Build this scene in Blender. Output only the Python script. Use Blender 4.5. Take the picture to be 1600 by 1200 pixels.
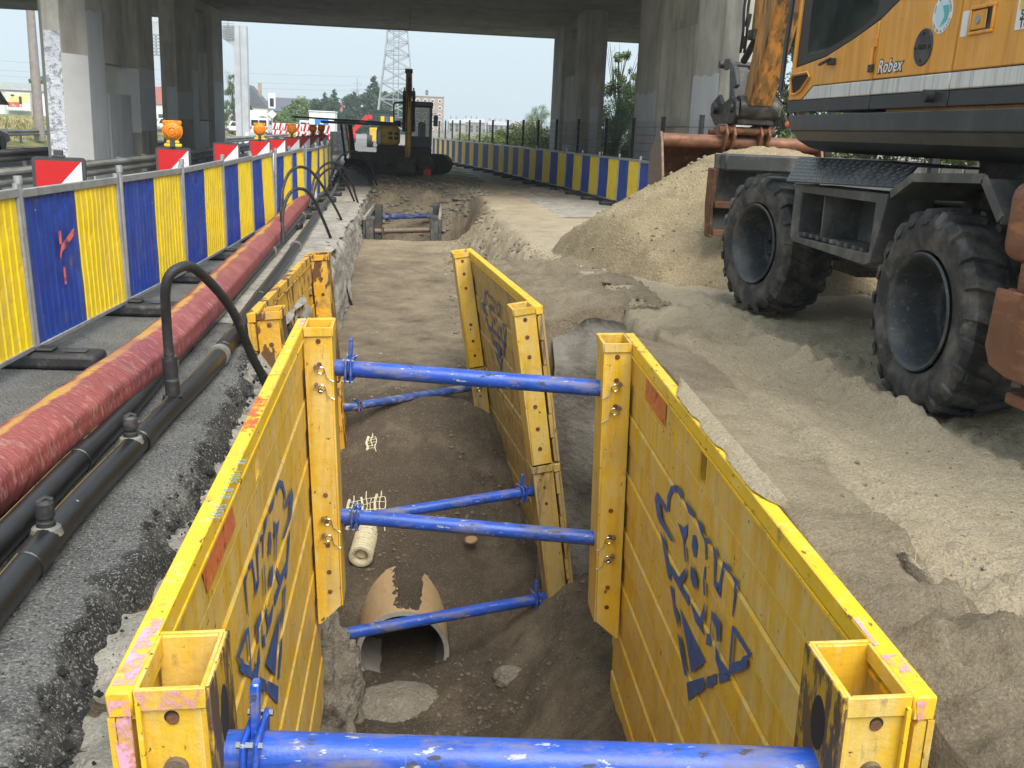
import bpy, bmesh, math, random
import numpy as np
from mathutils import Vector, Matrix
random.seed(7)
R = math.radians
SC = bpy.context.scene
for o in list(bpy.data.objects): bpy.data.objects.remove(o)
COL = SC.collection
# ------------------------------------------------------------------ camera
EYE = 1.65
cam_d = bpy.data.cameras.new('camera'); cam = bpy.data.objects.new('camera', cam_d); COL.objects.link(cam)
cam_d.sensor_width = 36.0; cam_d.lens = 1523.0 / 1600 * 36
cam_d.clip_start = 0.05; cam_d.clip_end = 5000
_p, _r, _y = R(14.5), R(2.5), R(6.5)
_f = Vector((math.sin(_y) * math.cos(_p), math.cos(_y) * math.cos(_p), -math.sin(_p)))
_r0 = Vector((math.cos(_y), -math.sin(_y), 0)); _u0 = _r0.cross(_f)
_rt = _r0 * math.cos(_r) + _u0 * math.sin(_r); _up = -_r0 * math.sin(_r) + _u0 * math.cos(_r)
cam.matrix_world = Matrix(((_rt.x, _up.x, -_f.x, 0), (_rt.y, _up.y, -_f.y, 0), (_rt.z, _up.z, -_f.z, EYE), (0, 0, 0, 1)))
SC.camera = cam
# ------------------------------------------------------------------ sky, sun, exposure
SUN_DIR = Vector((0.20, -0.60, 0.80)).normalized()
el = math.asin(SUN_DIR.z); az = math.atan2(SUN_DIR.x, SUN_DIR.y)
W = bpy.data.worlds.new('World'); SC.world = W; W.use_nodes = True
nt = W.node_tree; nt.nodes.clear()
wo = nt.nodes.new('ShaderNodeOutputWorld'); bg = nt.nodes.new('ShaderNodeBackground')
sky = nt.nodes.new('ShaderNodeTexSky'); sky.sky_type = 'NISHITA'; sky.sun_disc = False
sky.sun_elevation = el; sky.sun_rotation = az; sky.air_density = 1.0; sky.dust_density = 3.0; sky.ozone_density = 1.5
mx = nt.nodes.new('ShaderNodeMix'); mx.data_type = 'RGBA'; mx.inputs[0].default_value = 0.86
mx.inputs[7].default_value = (4.75, 5.65, 6.2, 1)
nt.links.new(sky.outputs[0], mx.inputs[6]); nt.links.new(mx.outputs[2], bg.inputs[0]); bg.inputs[1].default_value = 0.10
nt.links.new(bg.outputs[0], wo.inputs[0])
sl = bpy.data.lights.new('sun', 'SUN'); sl.energy = 3.0; sl.angle = R(48); sl.color = (1.0, 0.95, 0.87)
so = bpy.data.objects.new('sun', sl); COL.objects.link(so); so.rotation_euler = SUN_DIR.to_track_quat('Z', 'Y').to_euler()
SC.view_settings.view_transform = 'Standard'; SC.view_settings.look = 'None'
SC.view_settings.exposure = 0.86; SC.view_settings.gamma = 1.0; SC.view_settings.use_curve_mapping = False
SC.render.engine = 'CYCLES'

# ------------------------------------------------------------------ materials
def mat(name, base, rough=0.6, metal=0.0, var=0.15, vs=3.0, layers=(), bump=None, spec=0.5, rand=True, fine=None, alpha=None, emit=None, attr=None):
    """base colour with large scale variation; layers: (colour, scale, lo, hi, amount[, roughness]) painted by noise;
       bump: (strength, scale); fine: (amount, scale) small grain in value; alpha: (scale, lo, hi) worn print"""
    m = bpy.data.materials.new(name); m.use_nodes = True
    t = m.node_tree; N = t.nodes; L = t.links
    b = N['Principled BSDF']; out = N['Material Output']
    b.inputs['Roughness'].default_value = rough; b.inputs['Metallic'].default_value = metal
    b.inputs['Specular IOR Level'].default_value = spec
    tc = N.new('ShaderNodeTexCoord'); vec = tc.outputs['Object']
    if rand:
        oi = N.new('ShaderNodeObjectInfo'); ma = N.new('ShaderNodeVectorMath'); ma.operation = 'MULTIPLY_ADD'
        L.new(oi.outputs['Random'], ma.inputs[0]); ma.inputs[1].default_value = (37, 53, 71); L.new(vec, ma.inputs[2]); vec = ma.outputs[0]
    def noise(scale, detail=5.0, rgh=0.6):
        n = N.new('ShaderNodeTexNoise'); n.inputs['Detail'].default_value = detail; n.inputs['Roughness'].default_value = rgh
        if isinstance(scale, (tuple, list)):
            mp = N.new('ShaderNodeVectorMath'); mp.operation = 'MULTIPLY'; mp.inputs[1].default_value = scale
            L.new(vec, mp.inputs[0]); L.new(mp.outputs[0], n.inputs['Vector']); n.inputs['Scale'].default_value = 1.0
        else:
            L.new(vec, n.inputs['Vector']); n.inputs['Scale'].default_value = scale
        return n.outputs['Fac']
    def mapr(s, lo, hi, a=0.0, c=1.0):
        r = N.new('ShaderNodeMapRange'); r.inputs[1].default_value = lo; r.inputs[2].default_value = hi
        r.inputs[3].default_value = a; r.inputs[4].default_value = c; L.new(s, r.inputs[0]); return r.outputs[0]
    def mix(fac, c1, c2):
        x = N.new('ShaderNodeMix'); x.data_type = 'RGBA'
        if isinstance(fac, float): x.inputs[0].default_value = fac
        else: L.new(fac, x.inputs[0])
        for i, c in ((6, c1), (7, c2)):
            if isinstance(c, tuple): x.inputs[i].default_value = (*c[:3], 1)
            else: L.new(c, x.inputs[i])
        return x.outputs[2]
    c0 = tuple(v * (1 - var) for v in base); c1 = tuple(min(1, v * (1 + var)) for v in base)
    col = mix(mapr(noise(vs), 0.3, 0.7), c0, c1)
    rg = None
    if fine:
        g = mapr(noise(fine[1], 2.0, 0.7), 0.3, 0.7, 1 - fine[0], 1 + fine[0])
        vm = N.new('ShaderNodeVectorMath'); vm.operation = 'SCALE'; L.new(col, vm.inputs[0]); L.new(g, vm.inputs['Scale']); col = vm.outputs[0]
    if attr:
        an = N.new('ShaderNodeAttribute'); an.attribute_name = attr[0]; ad = N.new('ShaderNodeMath'); ad.operation = 'ADD'; L.new(an.outputs['Fac'], ad.inputs[0]); L.new(mapr(noise(attr[2], 8, 0.75), 0.2, 0.8, -0.5, 0.5), ad.inputs[1])
        col = mix(mapr(ad.outputs[0], 0.40, 0.60), col, attr[1])
    for l in layers:
        f = mapr(noise(l[1], 8.0, 0.65), l[2], l[3], 0.0, l[4])
        col = mix(f, col, l[0])
        if len(l) > 5:
            x = N.new('ShaderNodeMix'); L.new(f, x.inputs[0])
            if rg is None: x.inputs[2].default_value = rough
            else: L.new(rg, x.inputs[2])
            x.inputs[3].default_value = l[5]; rg = x.outputs[0]
    L.new(col, b.inputs['Base Color'])
    if rg is not None: L.new(rg, b.inputs['Roughness'])
    if bump:
        bp = N.new('ShaderNodeBump'); bp.inputs['Strength'].default_value = bump[0]; bp.inputs['Distance'].default_value = bump[2] if len(bump) > 2 else 0.02
        L.new(noise(bump[1], 6.0, 0.65), bp.inputs['Height']); L.new(bp.outputs[0], b.inputs['Normal'])
    if emit: b.inputs['Emission Color'].default_value = (*emit[:3], 1); b.inputs['Emission Strength'].default_value = emit[3]
    if alpha:
        tr = N.new('ShaderNodeBsdfTransparent'); ms = N.new('ShaderNodeMixShader')
        L.new(mapr(noise(alpha[0], 6.0, 0.7), alpha[1], alpha[2]), ms.inputs[0]); L.new(tr.outputs[0], ms.inputs[1]); L.new(b.outputs[0], ms.inputs[2])
        L.new(ms.outputs[0], out.inputs['Surface'])
    m['parts'] = 1
    return m

RUST = (0.10, 0.045, 0.022); DIRT = (0.13, 0.10, 0.07)
YEL = (0.70, 0.425, 0.03)
Mt = {}
def addm(k, *a, **kw): Mt[k] = mat(k, *a, **kw)
addm('yellow_steel', YEL, 0.40, 0, 0.10, 2.0, layers=[((0.66, 0.50, 0.19), (7, 7, 1.6), 0.44, 0.60, 0.75), ((0.45, 0.24, 0.015), (11, 11, 0.9), 0.50, 0.68, 0.50), ((0.70, 0.57, 0.28), (34, 34, 6), 0.57, 0.66, 0.5), ((0.34, 0.26, 0.13), 2.2, 0.55, 0.74, 0.45, 0.85),
     (DIRT, (20, 20, 5), 0.62, 0.70, 0.6, 0.8), (RUST, 17, 0.655, 0.67, 0.95, 0.9), ((0.20, 0.10, 0.03), (45, 45, 14), 0.66, 0.69, 0.7)], bump=(0.30, 7, 0.03))
addm('yellow_top', (0.78, 0.50, 0.025), 0.42, 0, 0.08, 4, layers=[(RUST, (34, 10, 34), 0.625, 0.645, 0.9, 0.9), (DIRT, 9, 0.58, 0.70, 0.6, 0.8), ((0.80, 0.62, 0.25), 14, 0.56, 0.66, 0.6)], bump=(0.12, 40))
addm('yellow_rust', (0.66, 0.36, 0.025), 0.55, 0, 0.2, 4, layers=[((0.50, 0.33, 0.12), (6, 6, 1), 0.48, 0.6, 0.8), (RUST, (8, 8, 3), 0.53, 0.56, 0.95, 0.9), (DIRT, 5, 0.55, 0.7, 0.6, 0.9)], bump=(0.3, 30))
addm('yellow_dusty', (0.60, 0.38, 0.06), 0.55, 0, 0.15, 4, layers=[((0.42, 0.32, 0.17), (9, 9, 1.3), 0.38, 0.56, 0.85), ((0.12, 0.09, 0.06), (14, 14, 1.6), 0.50, 0.64, 0.85), (RUST, (14, 14, 6), 0.63, 0.66, 0.9, 0.9)], bump=(0.25, 30))
addm('yellow_worn', (0.50, 0.30, 0.03), 0.55, 0.2, 0.2, 5, layers=[((0.10, 0.065, 0.045), (14, 14, 4), 0.44, 0.50, 0.95, 0.6), (RUST, 20, 0.6, 0.66, 0.8, 0.9)], bump=(0.3, 40))
addm('blue_strut', (0.018, 0.075, 0.42), 0.34, 0, 0.25, 5, layers=[((0.05, 0.14, 0.50), (2, 30, 30), 0.5, 0.62, 0.5), ((0.42, 0.43, 0.42), (10, 34, 34), 0.62, 0.635, 0.85), ((0.20, 0.17, 0.13), (3, 9, 9), 0.50, 0.64, 0.75, 0.85), ((0.05, 0.045, 0.04), (7, 18, 18), 0.62, 0.64, 0.9, 0.8)], bump=(0.12, 60))
addm('blue_worn', (0.03, 0.07, 0.26), 0.5, 0, 0.3, 5, layers=[((0.30, 0.29, 0.28), (3, 12, 12), 0.50, 0.62, 0.75, 0.8), (RUST, 12, 0.6, 0.66, 0.8)], bump=(0.15, 60))
addm('rust_steel', (0.13, 0.06, 0.03), 0.8, 0.2, 0.35, 8, layers=[((0.27, 0.12, 0.05), 14, 0.52, 0.62, 0.7)], bump=(0.35, 60))
addm('rust_brown', (0.20, 0.085, 0.045), 0.55, 0.1, 0.25, 4, layers=[((0.40, 0.17, 0.08), (3, 3, 10), 0.52, 0.64, 0.7), ((0.07, 0.04, 0.03), 8, 0.58, 0.66, 0.7)], bump=(0.2, 50))
addm('bolt_steel', (0.20, 0.15, 0.11), 0.6, 0.5, 0.3, 20, bump=(0.3, 80))
addm('chrome', (0.6, 0.6, 0.6), 0.2, 1.0, 0.1, 10)
addm('hole_dark', (0.02, 0.017, 0.012), 0.9, 0, 0.2, 10)  # near-black, painted for the shade inside holes and slots, also screw heads
addm('stencil_blue', (0.045, 0.095, 0.30), 0.5, 0, 0.3, 9, alpha=((16, 16, 5), 0.26, 0.38))
addm('pink_spray', (0.75, 0.35, 0.45), 0.6, 0, 0.15, 9, alpha=(11, 0.44, 0.56))
addm('red_spray', (0.70, 0.10, 0.04), 0.6, 0, 0.2, 9, alpha=(18, 0.42, 0.58))
addm('chalk_blue', (0.10, 0.40, 0.55), 0.6, 0, 0.2, 9)
addm('orange_label', (0.62, 0.16, 0.045), 0.45, 0, 0.2, 40, layers=[(YEL, (18, 18, 12), 0.62, 0.66, 0.8)], alpha=((14, 14, 8), 0.38, 0.43))
addm('concrete', (0.40, 0.38, 0.33), 0.85, 0, 0.22, 1.0, layers=[((0.20, 0.18, 0.15), (2, 2, 0.3), 0.5, 0.68, 0.7), ((0.5, 0.47, 0.40), (5, 5, 0.6), 0.6, 0.75, 0.4)], bump=(0.35, 25), fine=(0.12, 90))
addm('pale_rubble', (0.31, 0.275, 0.215), 0.95, 0, 0.2, 4, layers=[((0.20, 0.17, 0.13), 8, 0.5, 0.62, 0.7), ((0.50, 0.47, 0.42), 22, 0.56, 0.66, 0.6)], bump=(1.0, 24, 0.05), fine=(0.25, 70))
addm('cut_earth', (0.21, 0.195, 0.17), 0.95, 0, 0.3, 2.5, layers=[((0.12, 0.10, 0.08), 5, 0.48, 0.62, 0.7), ((0.32, 0.30, 0.26), (3, 3, 9), 0.56, 0.68, 0.5)], bump=(0.6, 12, 0.05))
addm('rubble_grey', (0.23, 0.215, 0.185), 0.95, 0, 0.25, 3, layers=[((0.12, 0.10, 0.075), 5, 0.46, 0.6, 0.8), ((0.36, 0.34, 0.30), 14, 0.56, 0.66, 0.6)], bump=(0.9, 30, 0.04), fine=(0.25, 70))
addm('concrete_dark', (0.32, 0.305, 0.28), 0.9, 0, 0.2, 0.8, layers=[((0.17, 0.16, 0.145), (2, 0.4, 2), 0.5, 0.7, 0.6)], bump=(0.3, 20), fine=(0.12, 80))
addm('pier_paint', (0.47, 0.49, 0.51), 0.8, 0, 0.08, 1.5, layers=[((0.36, 0.37, 0.38), (4, 4, 0.5), 0.5, 0.7, 0.5)], bump=(0.15, 30))
addm('pier_paint_white', (0.66, 0.66, 0.65), 0.8, 0, 0.08, 1.5, bump=(0.15, 30))
addm('pier_rough', (0.60, 0.62, 0.66), 0.9, 0, 0.1, 2, layers=[((0.20, 0.21, 0.24), 9, 0.51, 0.58, 0.75)], bump=(1.0, 9, 0.08))
addm('asphalt', (0.15, 0.15, 0.146), 0.7, 0, 0.3, 1.3, rand=False, attr=('fresh', (0.020, 0.020, 0.021), 5.0), fine=(0.45, 110), layers=[((0.25, 0.24, 0.215), 2.6, 0.48, 0.68, 0.55), ((0.045, 0.045, 0.048), 5, 0.54, 0.66, 0.6), ((0.42, 0.41, 0.38), 85, 0.545, 0.60, 0.8), ((0.03, 0.03, 0.032), 60, 0.53, 0.60, 0.75)], bump=(1.0, 80, 0.03))
addm('asphalt_fresh', (0.022, 0.022, 0.023), 0.75, 0, 0.3, 6, rand=False, layers=[((0.10, 0.10, 0.10), 90, 0.58, 0.66, 0.7)], bump=(1.0, 50, 0.04))
addm('road_grey', (0.22, 0.22, 0.22), 0.8, 0, 0.2, 0.8, layers=[((0.32, 0.32, 0.31), 0.5, 0.5, 0.7, 0.6)], bump=(0.3, 60))
addm('subbase', (0.36, 0.335, 0.29), 0.95, 0, 0.25, 3, rand=False, layers=[((0.20, 0.175, 0.14), 7, 0.5, 0.64, 0.8), ((0.54, 0.515, 0.47), 16, 0.57, 0.68, 0.7)], bump=(0.9, 22, 0.05), fine=(0.2, 90))
addm('heap_sand', (0.44, 0.345, 0.205), 0.95, 0, 0.14, 2.2, rand=False, layers=[((0.31, 0.235, 0.14), (4, 4, 9), 0.48, 0.64, 0.7), ((0.54, 0.45, 0.30), 16, 0.55, 0.66, 0.5)], bump=(1.0, 34, 0.06), fine=(0.35, 60))
addm('stone', (0.25, 0.225, 0.185), 0.9, 0, 0.35, 9, bump=(0.3, 60))
addm('soil_lump', (0.17, 0.135, 0.095), 0.95, 0, 0.3, 9, bump=(0.5, 60))
addm('shell', (0.62, 0.59, 0.52), 0.7, 0, 0.2, 30)
addm('clay_pipe', (0.46, 0.32, 0.175), 0.38, 0, 0.12, 5, layers=[((0.62, 0.38, 0.19), (30, 4, 30), 0.52, 0.66, 0.6), ((0.20, 0.14, 0.09), 14, 0.58, 0.72, 0.6)], bump=(0.1, 50))
addm('pipe_inside', (0.33, 0.31, 0.29), 0.5, 0, 0.15, 6)
addm('drain_cream', (0.66, 0.60, 0.42), 0.6, 0, 0.15, 14, layers=[(DIRT, 24, 0.56, 0.66, 0.6)])
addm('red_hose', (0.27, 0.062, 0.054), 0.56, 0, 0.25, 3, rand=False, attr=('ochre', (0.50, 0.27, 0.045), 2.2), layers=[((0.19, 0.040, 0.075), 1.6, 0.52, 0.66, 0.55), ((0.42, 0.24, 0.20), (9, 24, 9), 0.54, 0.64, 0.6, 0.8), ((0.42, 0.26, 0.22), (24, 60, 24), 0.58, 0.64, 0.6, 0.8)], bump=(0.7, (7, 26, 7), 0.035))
addm('black_pipe', (0.011, 0.011, 0.012), 0.30, 0, 0.3, 4, layers=[((0.08, 0.076, 0.07), (12, 5, 12), 0.58, 0.76, 0.35, 0.6), ((0.45, 0.45, 0.42), 10, 0.72, 0.735, 0.8)], bump=(0.12, 40))
addm('pipe_stripe', (0.15, 0.12, 0.03), 0.5, 0, 0.2, 10, layers=[((0.03, 0.03, 0.03), 9, 0.54, 0.6, 0.8)])
addm('grey_clamp', (0.20, 0.19, 0.17), 0.6, 0.3, 0.3, 20)
addm('black_rubber', (0.022, 0.022, 0.024), 0.6, 0, 0.3, 10, layers=[((0.15, 0.14, 0.13), 9, 0.55, 0.7, 0.6)], bump=(0.3, 40))
addm('galvanised', (0.40, 0.41, 0.42), 0.45, 0.6, 0.18, 8, layers=[((0.25, 0.24, 0.22), 14, 0.55, 0.65, 0.5)])
addm('guardrail_steel', (0.25, 0.245, 0.235), 0.6, 0.3, 0.25, 1.5, layers=[((0.13, 0.115, 0.10), (3, 1, 6), 0.48, 0.66, 0.7)])
addm('sheet_blue', (0.014, 0.048, 0.29), 0.42, 0, 0.2, 4, layers=[((0.05, 0.09, 0.30), (5, 5, 1), 0.48, 0.66, 0.6), ((0.40, 0.42, 0.50), 34, 0.67, 0.69, 0.8), ((0.16, 0.15, 0.14), (3, 3, 4), 0.58, 0.72, 0.5)], bump=(0.25, 9, 0.05))
addm('sheet_yellow', (0.86, 0.62, 0.02), 0.45, 0, 0.06, 4, layers=[((0.62, 0.46, 0.08), (6, 6, 1.2), 0.48, 0.66, 0.55), ((0.4, 0.38, 0.30), 34, 0.66, 0.68, 0.7), ((0.42, 0.36, 0.22), (3, 3, 4), 0.56, 0.72, 0.5)], bump=(0.25, 9, 0.05))
addm('sign_red', (0.52, 0.012, 0.014), 0.4, 0, 0.06, 5)
addm('sign_white', (0.74, 0.74, 0.74), 0.45, 0, 0.06, 5)
addm('dark_plastic', (0.05, 0.052, 0.058), 0.55, 0, 0.2, 8)
addm('amber_lens', (0.80, 0.24, 0.006), 0.18, 0, 0.15, 30, layers=[((0.45, 0.10, 0.005), 26, 0.52, 0.62, 0.6)], bump=(0.5, 60))
addm('lamp_yellow', (0.80, 0.50, 0.02), 0.5, 0, 0.1, 5)
addm('machine_orange', (0.72, 0.325, 0.045), 0.35, 0, 0.08, 2, layers=[((0.80, 0.46, 0.16), (7, 12, 0.7), 0.50, 0.68, 0.6), ((0.42, 0.17, 0.025), (9, 16, 0.9), 0.52, 0.68, 0.6), (DIRT, 26, 0.66, 0.72, 0.5)], bump=(0.03, 30))
addm('stick_orange', (0.56, 0.235, 0.04), 0.55, 0, 0.15, 3, layers=[((0.22, 0.115, 0.035), (9, 9, 1.1), 0.42, 0.55, 0.85, 0.6), ((0.055, 0.04, 0.028), (13, 13, 1.8), 0.51, 0.60, 0.85, 0.5)], bump=(0.15, 30))
addm('machine_black', (0.028, 0.032, 0.037), 0.38, 0, 0.2, 3, layers=[((0.10, 0.10, 0.095), (6, 6, 1.4), 0.52, 0.74, 0.5), ((0.16, 0.15, 0.13), 14, 0.66, 0.74, 0.4)], bump=(0.05, 40))
addm('machine_grey', (0.060, 0.063, 0.061), 0.55, 0, 0.2, 3, layers=[((0.22, 0.20, 0.17), 4, 0.48, 0.7, 0.7), ((0.035, 0.035, 0.035), (9, 9, 3), 0.58, 0.68, 0.6)], bump=(0.15, 40))
addm('tread_plate', (0.065, 0.07, 0.078), 0.34, 0.5, 0.2, 3, layers=[((0.17, 0.155, 0.13), 6, 0.52, 0.7, 0.6, 0.7)])
addm('stripe_silver', (0.60, 0.60, 0.58), 0.45, 0, 0.1, 3, layers=[((0.28, 0.27, 0.25), (9, 40, 1.2), 0.50, 0.66, 0.7)])
addm('cab_glass', (0.018, 0.024, 0.024), 0.06, 0, 0.3, 2, layers=[((0.055, 0.075, 0.065), 3, 0.4, 0.65, 0.8)], spec=0.8)
addm('tyre', (0.026, 0.026, 0.027), 0.65, 0, 0.25, 6, layers=[((0.17, 0.15, 0.125), (6, 6, 6), 0.44, 0.68, 0.7, 0.9), ((0.28, 0.26, 0.23), (30, 8, 8), 0.62, 0.72, 0.4, 0.9)], bump=(0.3, 30))
addm('rim_grey', (0.034, 0.040, 0.046), 0.5, 0.1, 0.2, 5, layers=[((0.16, 0.145, 0.125), 6, 0.48, 0.68, 0.6, 0.85), ((0.22, 0.20, 0.17), 30, 0.6, 0.66, 0.6, 0.9)], bump=(0.1, 30))
addm('hydraulic_dark', (0.035, 0.034, 0.033), 0.5, 0.3, 0.3, 9, layers=[((0.14, 0.12, 0.10), 9, 0.5, 0.66, 0.7)])
addm('bark', (0.10, 0.08, 0.06), 0.9, 0, 0.3, 8, bump=(0.4, 30))
addm('leaf_mid', (0.10, 0.165, 0.040), 0.6, 0, 0.45, 1.1)
addm('leaf_light', (0.13, 0.18, 0.035), 0.6, 0, 0.4, 1.2)
addm('leaf_dark', (0.040, 0.075, 0.030), 0.65, 0, 0.45, 0.6)
addm('grass', (0.11, 0.14, 0.035), 0.8, 0, 0.4, 0.25, layers=[((0.33, 0.27, 0.11), 0.4, 0.45, 0.6, 0.8)], fine=(0.4, 4))
addm('straw', (0.36, 0.29, 0.14), 0.8, 0, 0.35, 6)
addm('moss', (0.10, 0.125, 0.03), 0.9, 0, 0.4, 6)
addm('far_soil', (0.24, 0.22, 0.18), 0.95, 0, 0.25, 0.4, rand=False, layers=[((0.11, 0.13, 0.045), 0.12, 0.48, 0.62, 0.8)])
addm('white_paint', (0.76, 0.76, 0.75), 0.5, 0, 0.05, 3)
addm('wall_white', (0.74, 0.75, 0.76), 0.6, 0, 0.05, 1)
addm('roof_grey', (0.42, 0.45, 0.47), 0.6, 0, 0.1, 1)
addm('roof_red', (0.30, 0.10, 0.07), 0.8, 0, 0.2, 2)
addm('roof_slate', (0.10, 0.11, 0.13), 0.7, 0, 0.2, 2)
addm('brick_far', (0.36, 0.27, 0.20), 0.85, 0, 0.15, 1)
addm('render_far', (0.36, 0.33, 0.29), 0.85, 0, 0.1, 1)
addm('window_far', (0.05, 0.06, 0.075), 0.15, 0, 0.3, 3)
addm('glass_dark', (0.02, 0.025, 0.03), 0.08, 0, 0.2, 3)
addm('poster_pale', (0.72, 0.60, 0.25), 0.5, 0, 0.15, 2, layers=[((0.74, 0.72, 0.62), 1.2, 0.5, 0.6, 0.9)])
addm('poster_red', (0.55, 0.12, 0.10), 0.5, 0, 0.2, 3, layers=[((0.7, 0.62, 0.55), 3, 0.55, 0.6, 0.9)])
addm('door_blue', (0.03, 0.20, 0.52), 0.5, 0, 0.1, 3)
addm('mast_steel', (0.36, 0.38, 0.40), 0.5, 0.2, 0.1, 3)
addm('gantry_steel', (0.52, 0.54, 0.56), 0.45, 0.4, 0.12, 1.2, layers=[((0.40, 0.41, 0.42), (3, 3, 0.5), 0.5, 0.7, 0.5)])
addm('pole_grey', (0.30, 0.27, 0.25), 0.8, 0, 0.2, 4)
addm('car_white', (0.72, 0.73, 0.74), 0.25, 0, 0.03, 3)
addm('car_black', (0.02, 0.02, 0.022), 0.2, 0, 0.1, 3)
addm('fence_black', (0.012, 0.013, 0.013), 0.5, 0, 0.2, 6)
addm('wood_grey', (0.24, 0.23, 0.21), 0.85, 0, 0.25, 3)
addm('wood_tan', (0.42, 0.28, 0.14), 0.8, 0, 0.2, 6)
addm('machine_yellow', (0.66, 0.43, 0.05), 0.5, 0, 0.15, 3, layers=[(DIRT, 4, 0.52, 0.7, 0.6)])
addm('machine_red', (0.55, 0.03, 0.03), 0.45, 0, 0.1, 3)
addm('track_dark', (0.085, 0.076, 0.065), 0.8, 0.1, 0.3, 8, bump=(0.4, 30))
addm('red_can', (0.62, 0.07, 0.03), 0.5, 0, 0.2, 5)
addm('sticker_teal', (0.10, 0.42, 0.42), 0.5, 0, 0.08, 5)
addm('sticker_sky', (0.50, 0.66, 0.74), 0.5, 0, 0.08, 5)
addm('print_black', (0.03, 0.03, 0.03), 0.5, 0, 0.1, 5)
addm('indicator', (0.75, 0.16, 0.015), 0.3, 0, 0.1, 20)

def clear_glass():
    m = bpy.data.materials.new('clear_glass'); m.use_nodes = True; t = m.node_tree; N = t.nodes; b = N['Principled BSDF']; b.inputs['Base Color'].default_value = (0.03, 0.04, 0.04, 1); b.inputs['Roughness'].default_value = 0.05
    tr = N.new('ShaderNodeBsdfTransparent'); tr.inputs[0].default_value = (0.75, 0.82, 0.80, 1); ms = N.new('ShaderNodeMixShader'); ms.inputs[0].default_value = 0.5
    t.links.new(tr.outputs[0], ms.inputs[1]); t.links.new(b.outputs[0], ms.inputs[2]); t.links.new(ms.outputs[0], N['Material Output'].inputs['Surface']); return m
Mt['clear_glass'] = clear_glass()
def soil_material():
    """wet dark soil / dry sand mixed by the mesh attribute 'dry' and broken up by noise"""
    m = bpy.data.materials.new('site_soil'); m.use_nodes = True
    t = m.node_tree; N = t.nodes; L = t.links; b = N['Principled BSDF']
    b.inputs['Roughness'].default_value = 0.95; b.inputs['Specular IOR Level'].default_value = 0.3
    tc = N.new('ShaderNodeTexCoord'); at = N.new('ShaderNodeAttribute'); at.attribute_name = 'dry'
    def noise(s, d=6, r=0.65):
        n = N.new('ShaderNodeTexNoise'); n.inputs['Scale'].default_value = s; n.inputs['Detail'].default_value = d; n.inputs['Roughness'].default_value = r
        L.new(tc.outputs['Object'], n.inputs['Vector']); return n.outputs['Fac']
    def math_(op, a, c):
        x = N.new('ShaderNodeMath'); x.operation = op
        for i, v in ((0, a), (1, c)):
            if isinstance(v, (int, float)): x.inputs[i].default_value = v
            else: L.new(v, x.inputs[i])
        return x.outputs[0]
    w = math_('ADD', at.outputs['Fac'], math_('MULTIPLY', math_('SUBTRACT', noise(1.6, 9, 0.72), 0.5), 1.0))
    cr = N.new('ShaderNodeValToRGB'); L.new(w, cr.inputs[0]); e = cr.color_ramp.elements
    e[0].position = 0.0; e[0].color = (0.095, 0.072, 0.050, 1); e[1].position = 1.0; e[1].color = (0.61, 0.51, 0.355, 1)
    for p, c in ((0.28, (0.145, 0.113, 0.080, 1)), (0.5, (0.30, 0.24, 0.165, 1)), (0.75, (0.46, 0.38, 0.262, 1))):
        k = e.new(p); k.color = c
    g = N.new('ShaderNodeMapRange'); g.inputs[1].default_value = 0.3; g.inputs[2].default_value = 0.7; g.inputs[3].default_value = 0.52; g.inputs[4].default_value = 1.48
    L.new(noise(85, 6, 0.85), g.inputs[0])
    vm = N.new('ShaderNodeVectorMath'); vm.operation = 'SCALE'; L.new(cr.outputs[0], vm.inputs[0]); L.new(g.outputs[0], vm.inputs['Scale'])
    sp = N.new('ShaderNodeMapRange'); sp.inputs[1].default_value = 0.655; sp.inputs[2].default_value = 0.68; sp.inputs[4].default_value = 0.8; L.new(noise(75, 2, 0.5), sp.inputs[0])
    mx = N.new('ShaderNodeMix'); mx.data_type = 'RGBA'; L.new(sp.outputs[0], mx.inputs[0]); L.new(vm.outputs[0], mx.inputs[6]); mx.inputs[7].default_value = (0.42, 0.39, 0.33, 1)
    L.new(mx.outputs[2], b.inputs['Base Color'])
    bp = N.new('ShaderNodeBump'); bp.inputs['Strength'].default_value = 1.0; bp.inputs['Distance'].default_value = 0.05
    L.new(math_('ADD', noise(38, 8, 0.75), math_('MULTIPLY', noise(9, 6, 0.7), 1.2)), bp.inputs['Height']); L.new(bp.outputs[0], b.inputs['Normal'])
    return m
Mt['soil'] = soil_material()

# ------------------------------------------------------------------ object helpers
def tag(o, label=None, cat=None, group=None, kind=None):
    if label: o['label'] = label
    if cat: o['category'] = cat
    if group: o['group'] = group
    if kind: o['kind'] = kind
    return o
def thing(name, label, cat, loc=(0, 0, 0), group=None):
    o = bpy.data.objects.new(name, None); COL.objects.link(o); o.location = loc; o.empty_display_size = 0.2
    return tag(o, label, cat, group)
def rootoff(p):
    v = Vector((0, 0, 0))
    while p is not None: v = v + Vector(p.location); p = p.parent
    return v
def ordn(i): return ['first', 'second', 'third', 'fourth', 'fifth', 'sixth', 'seventh', 'eighth', 'ninth', 'tenth', 'eleventh', 'twelfth', 'thirteenth', 'fourteenth', 'fifteenth', 'sixteenth', 'seventeenth', 'eighteenth', 'nineteenth', 'twentieth', 'twenty-first', 'twenty-second', 'twenty-third', 'twenty-fourth'][i]
def copy_tree(o, parent=None):
    c = o.copy(); COL.objects.link(c); c.parent = parent
    for ch in list(o.children): copy_tree(ch, c)
    return c

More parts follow.
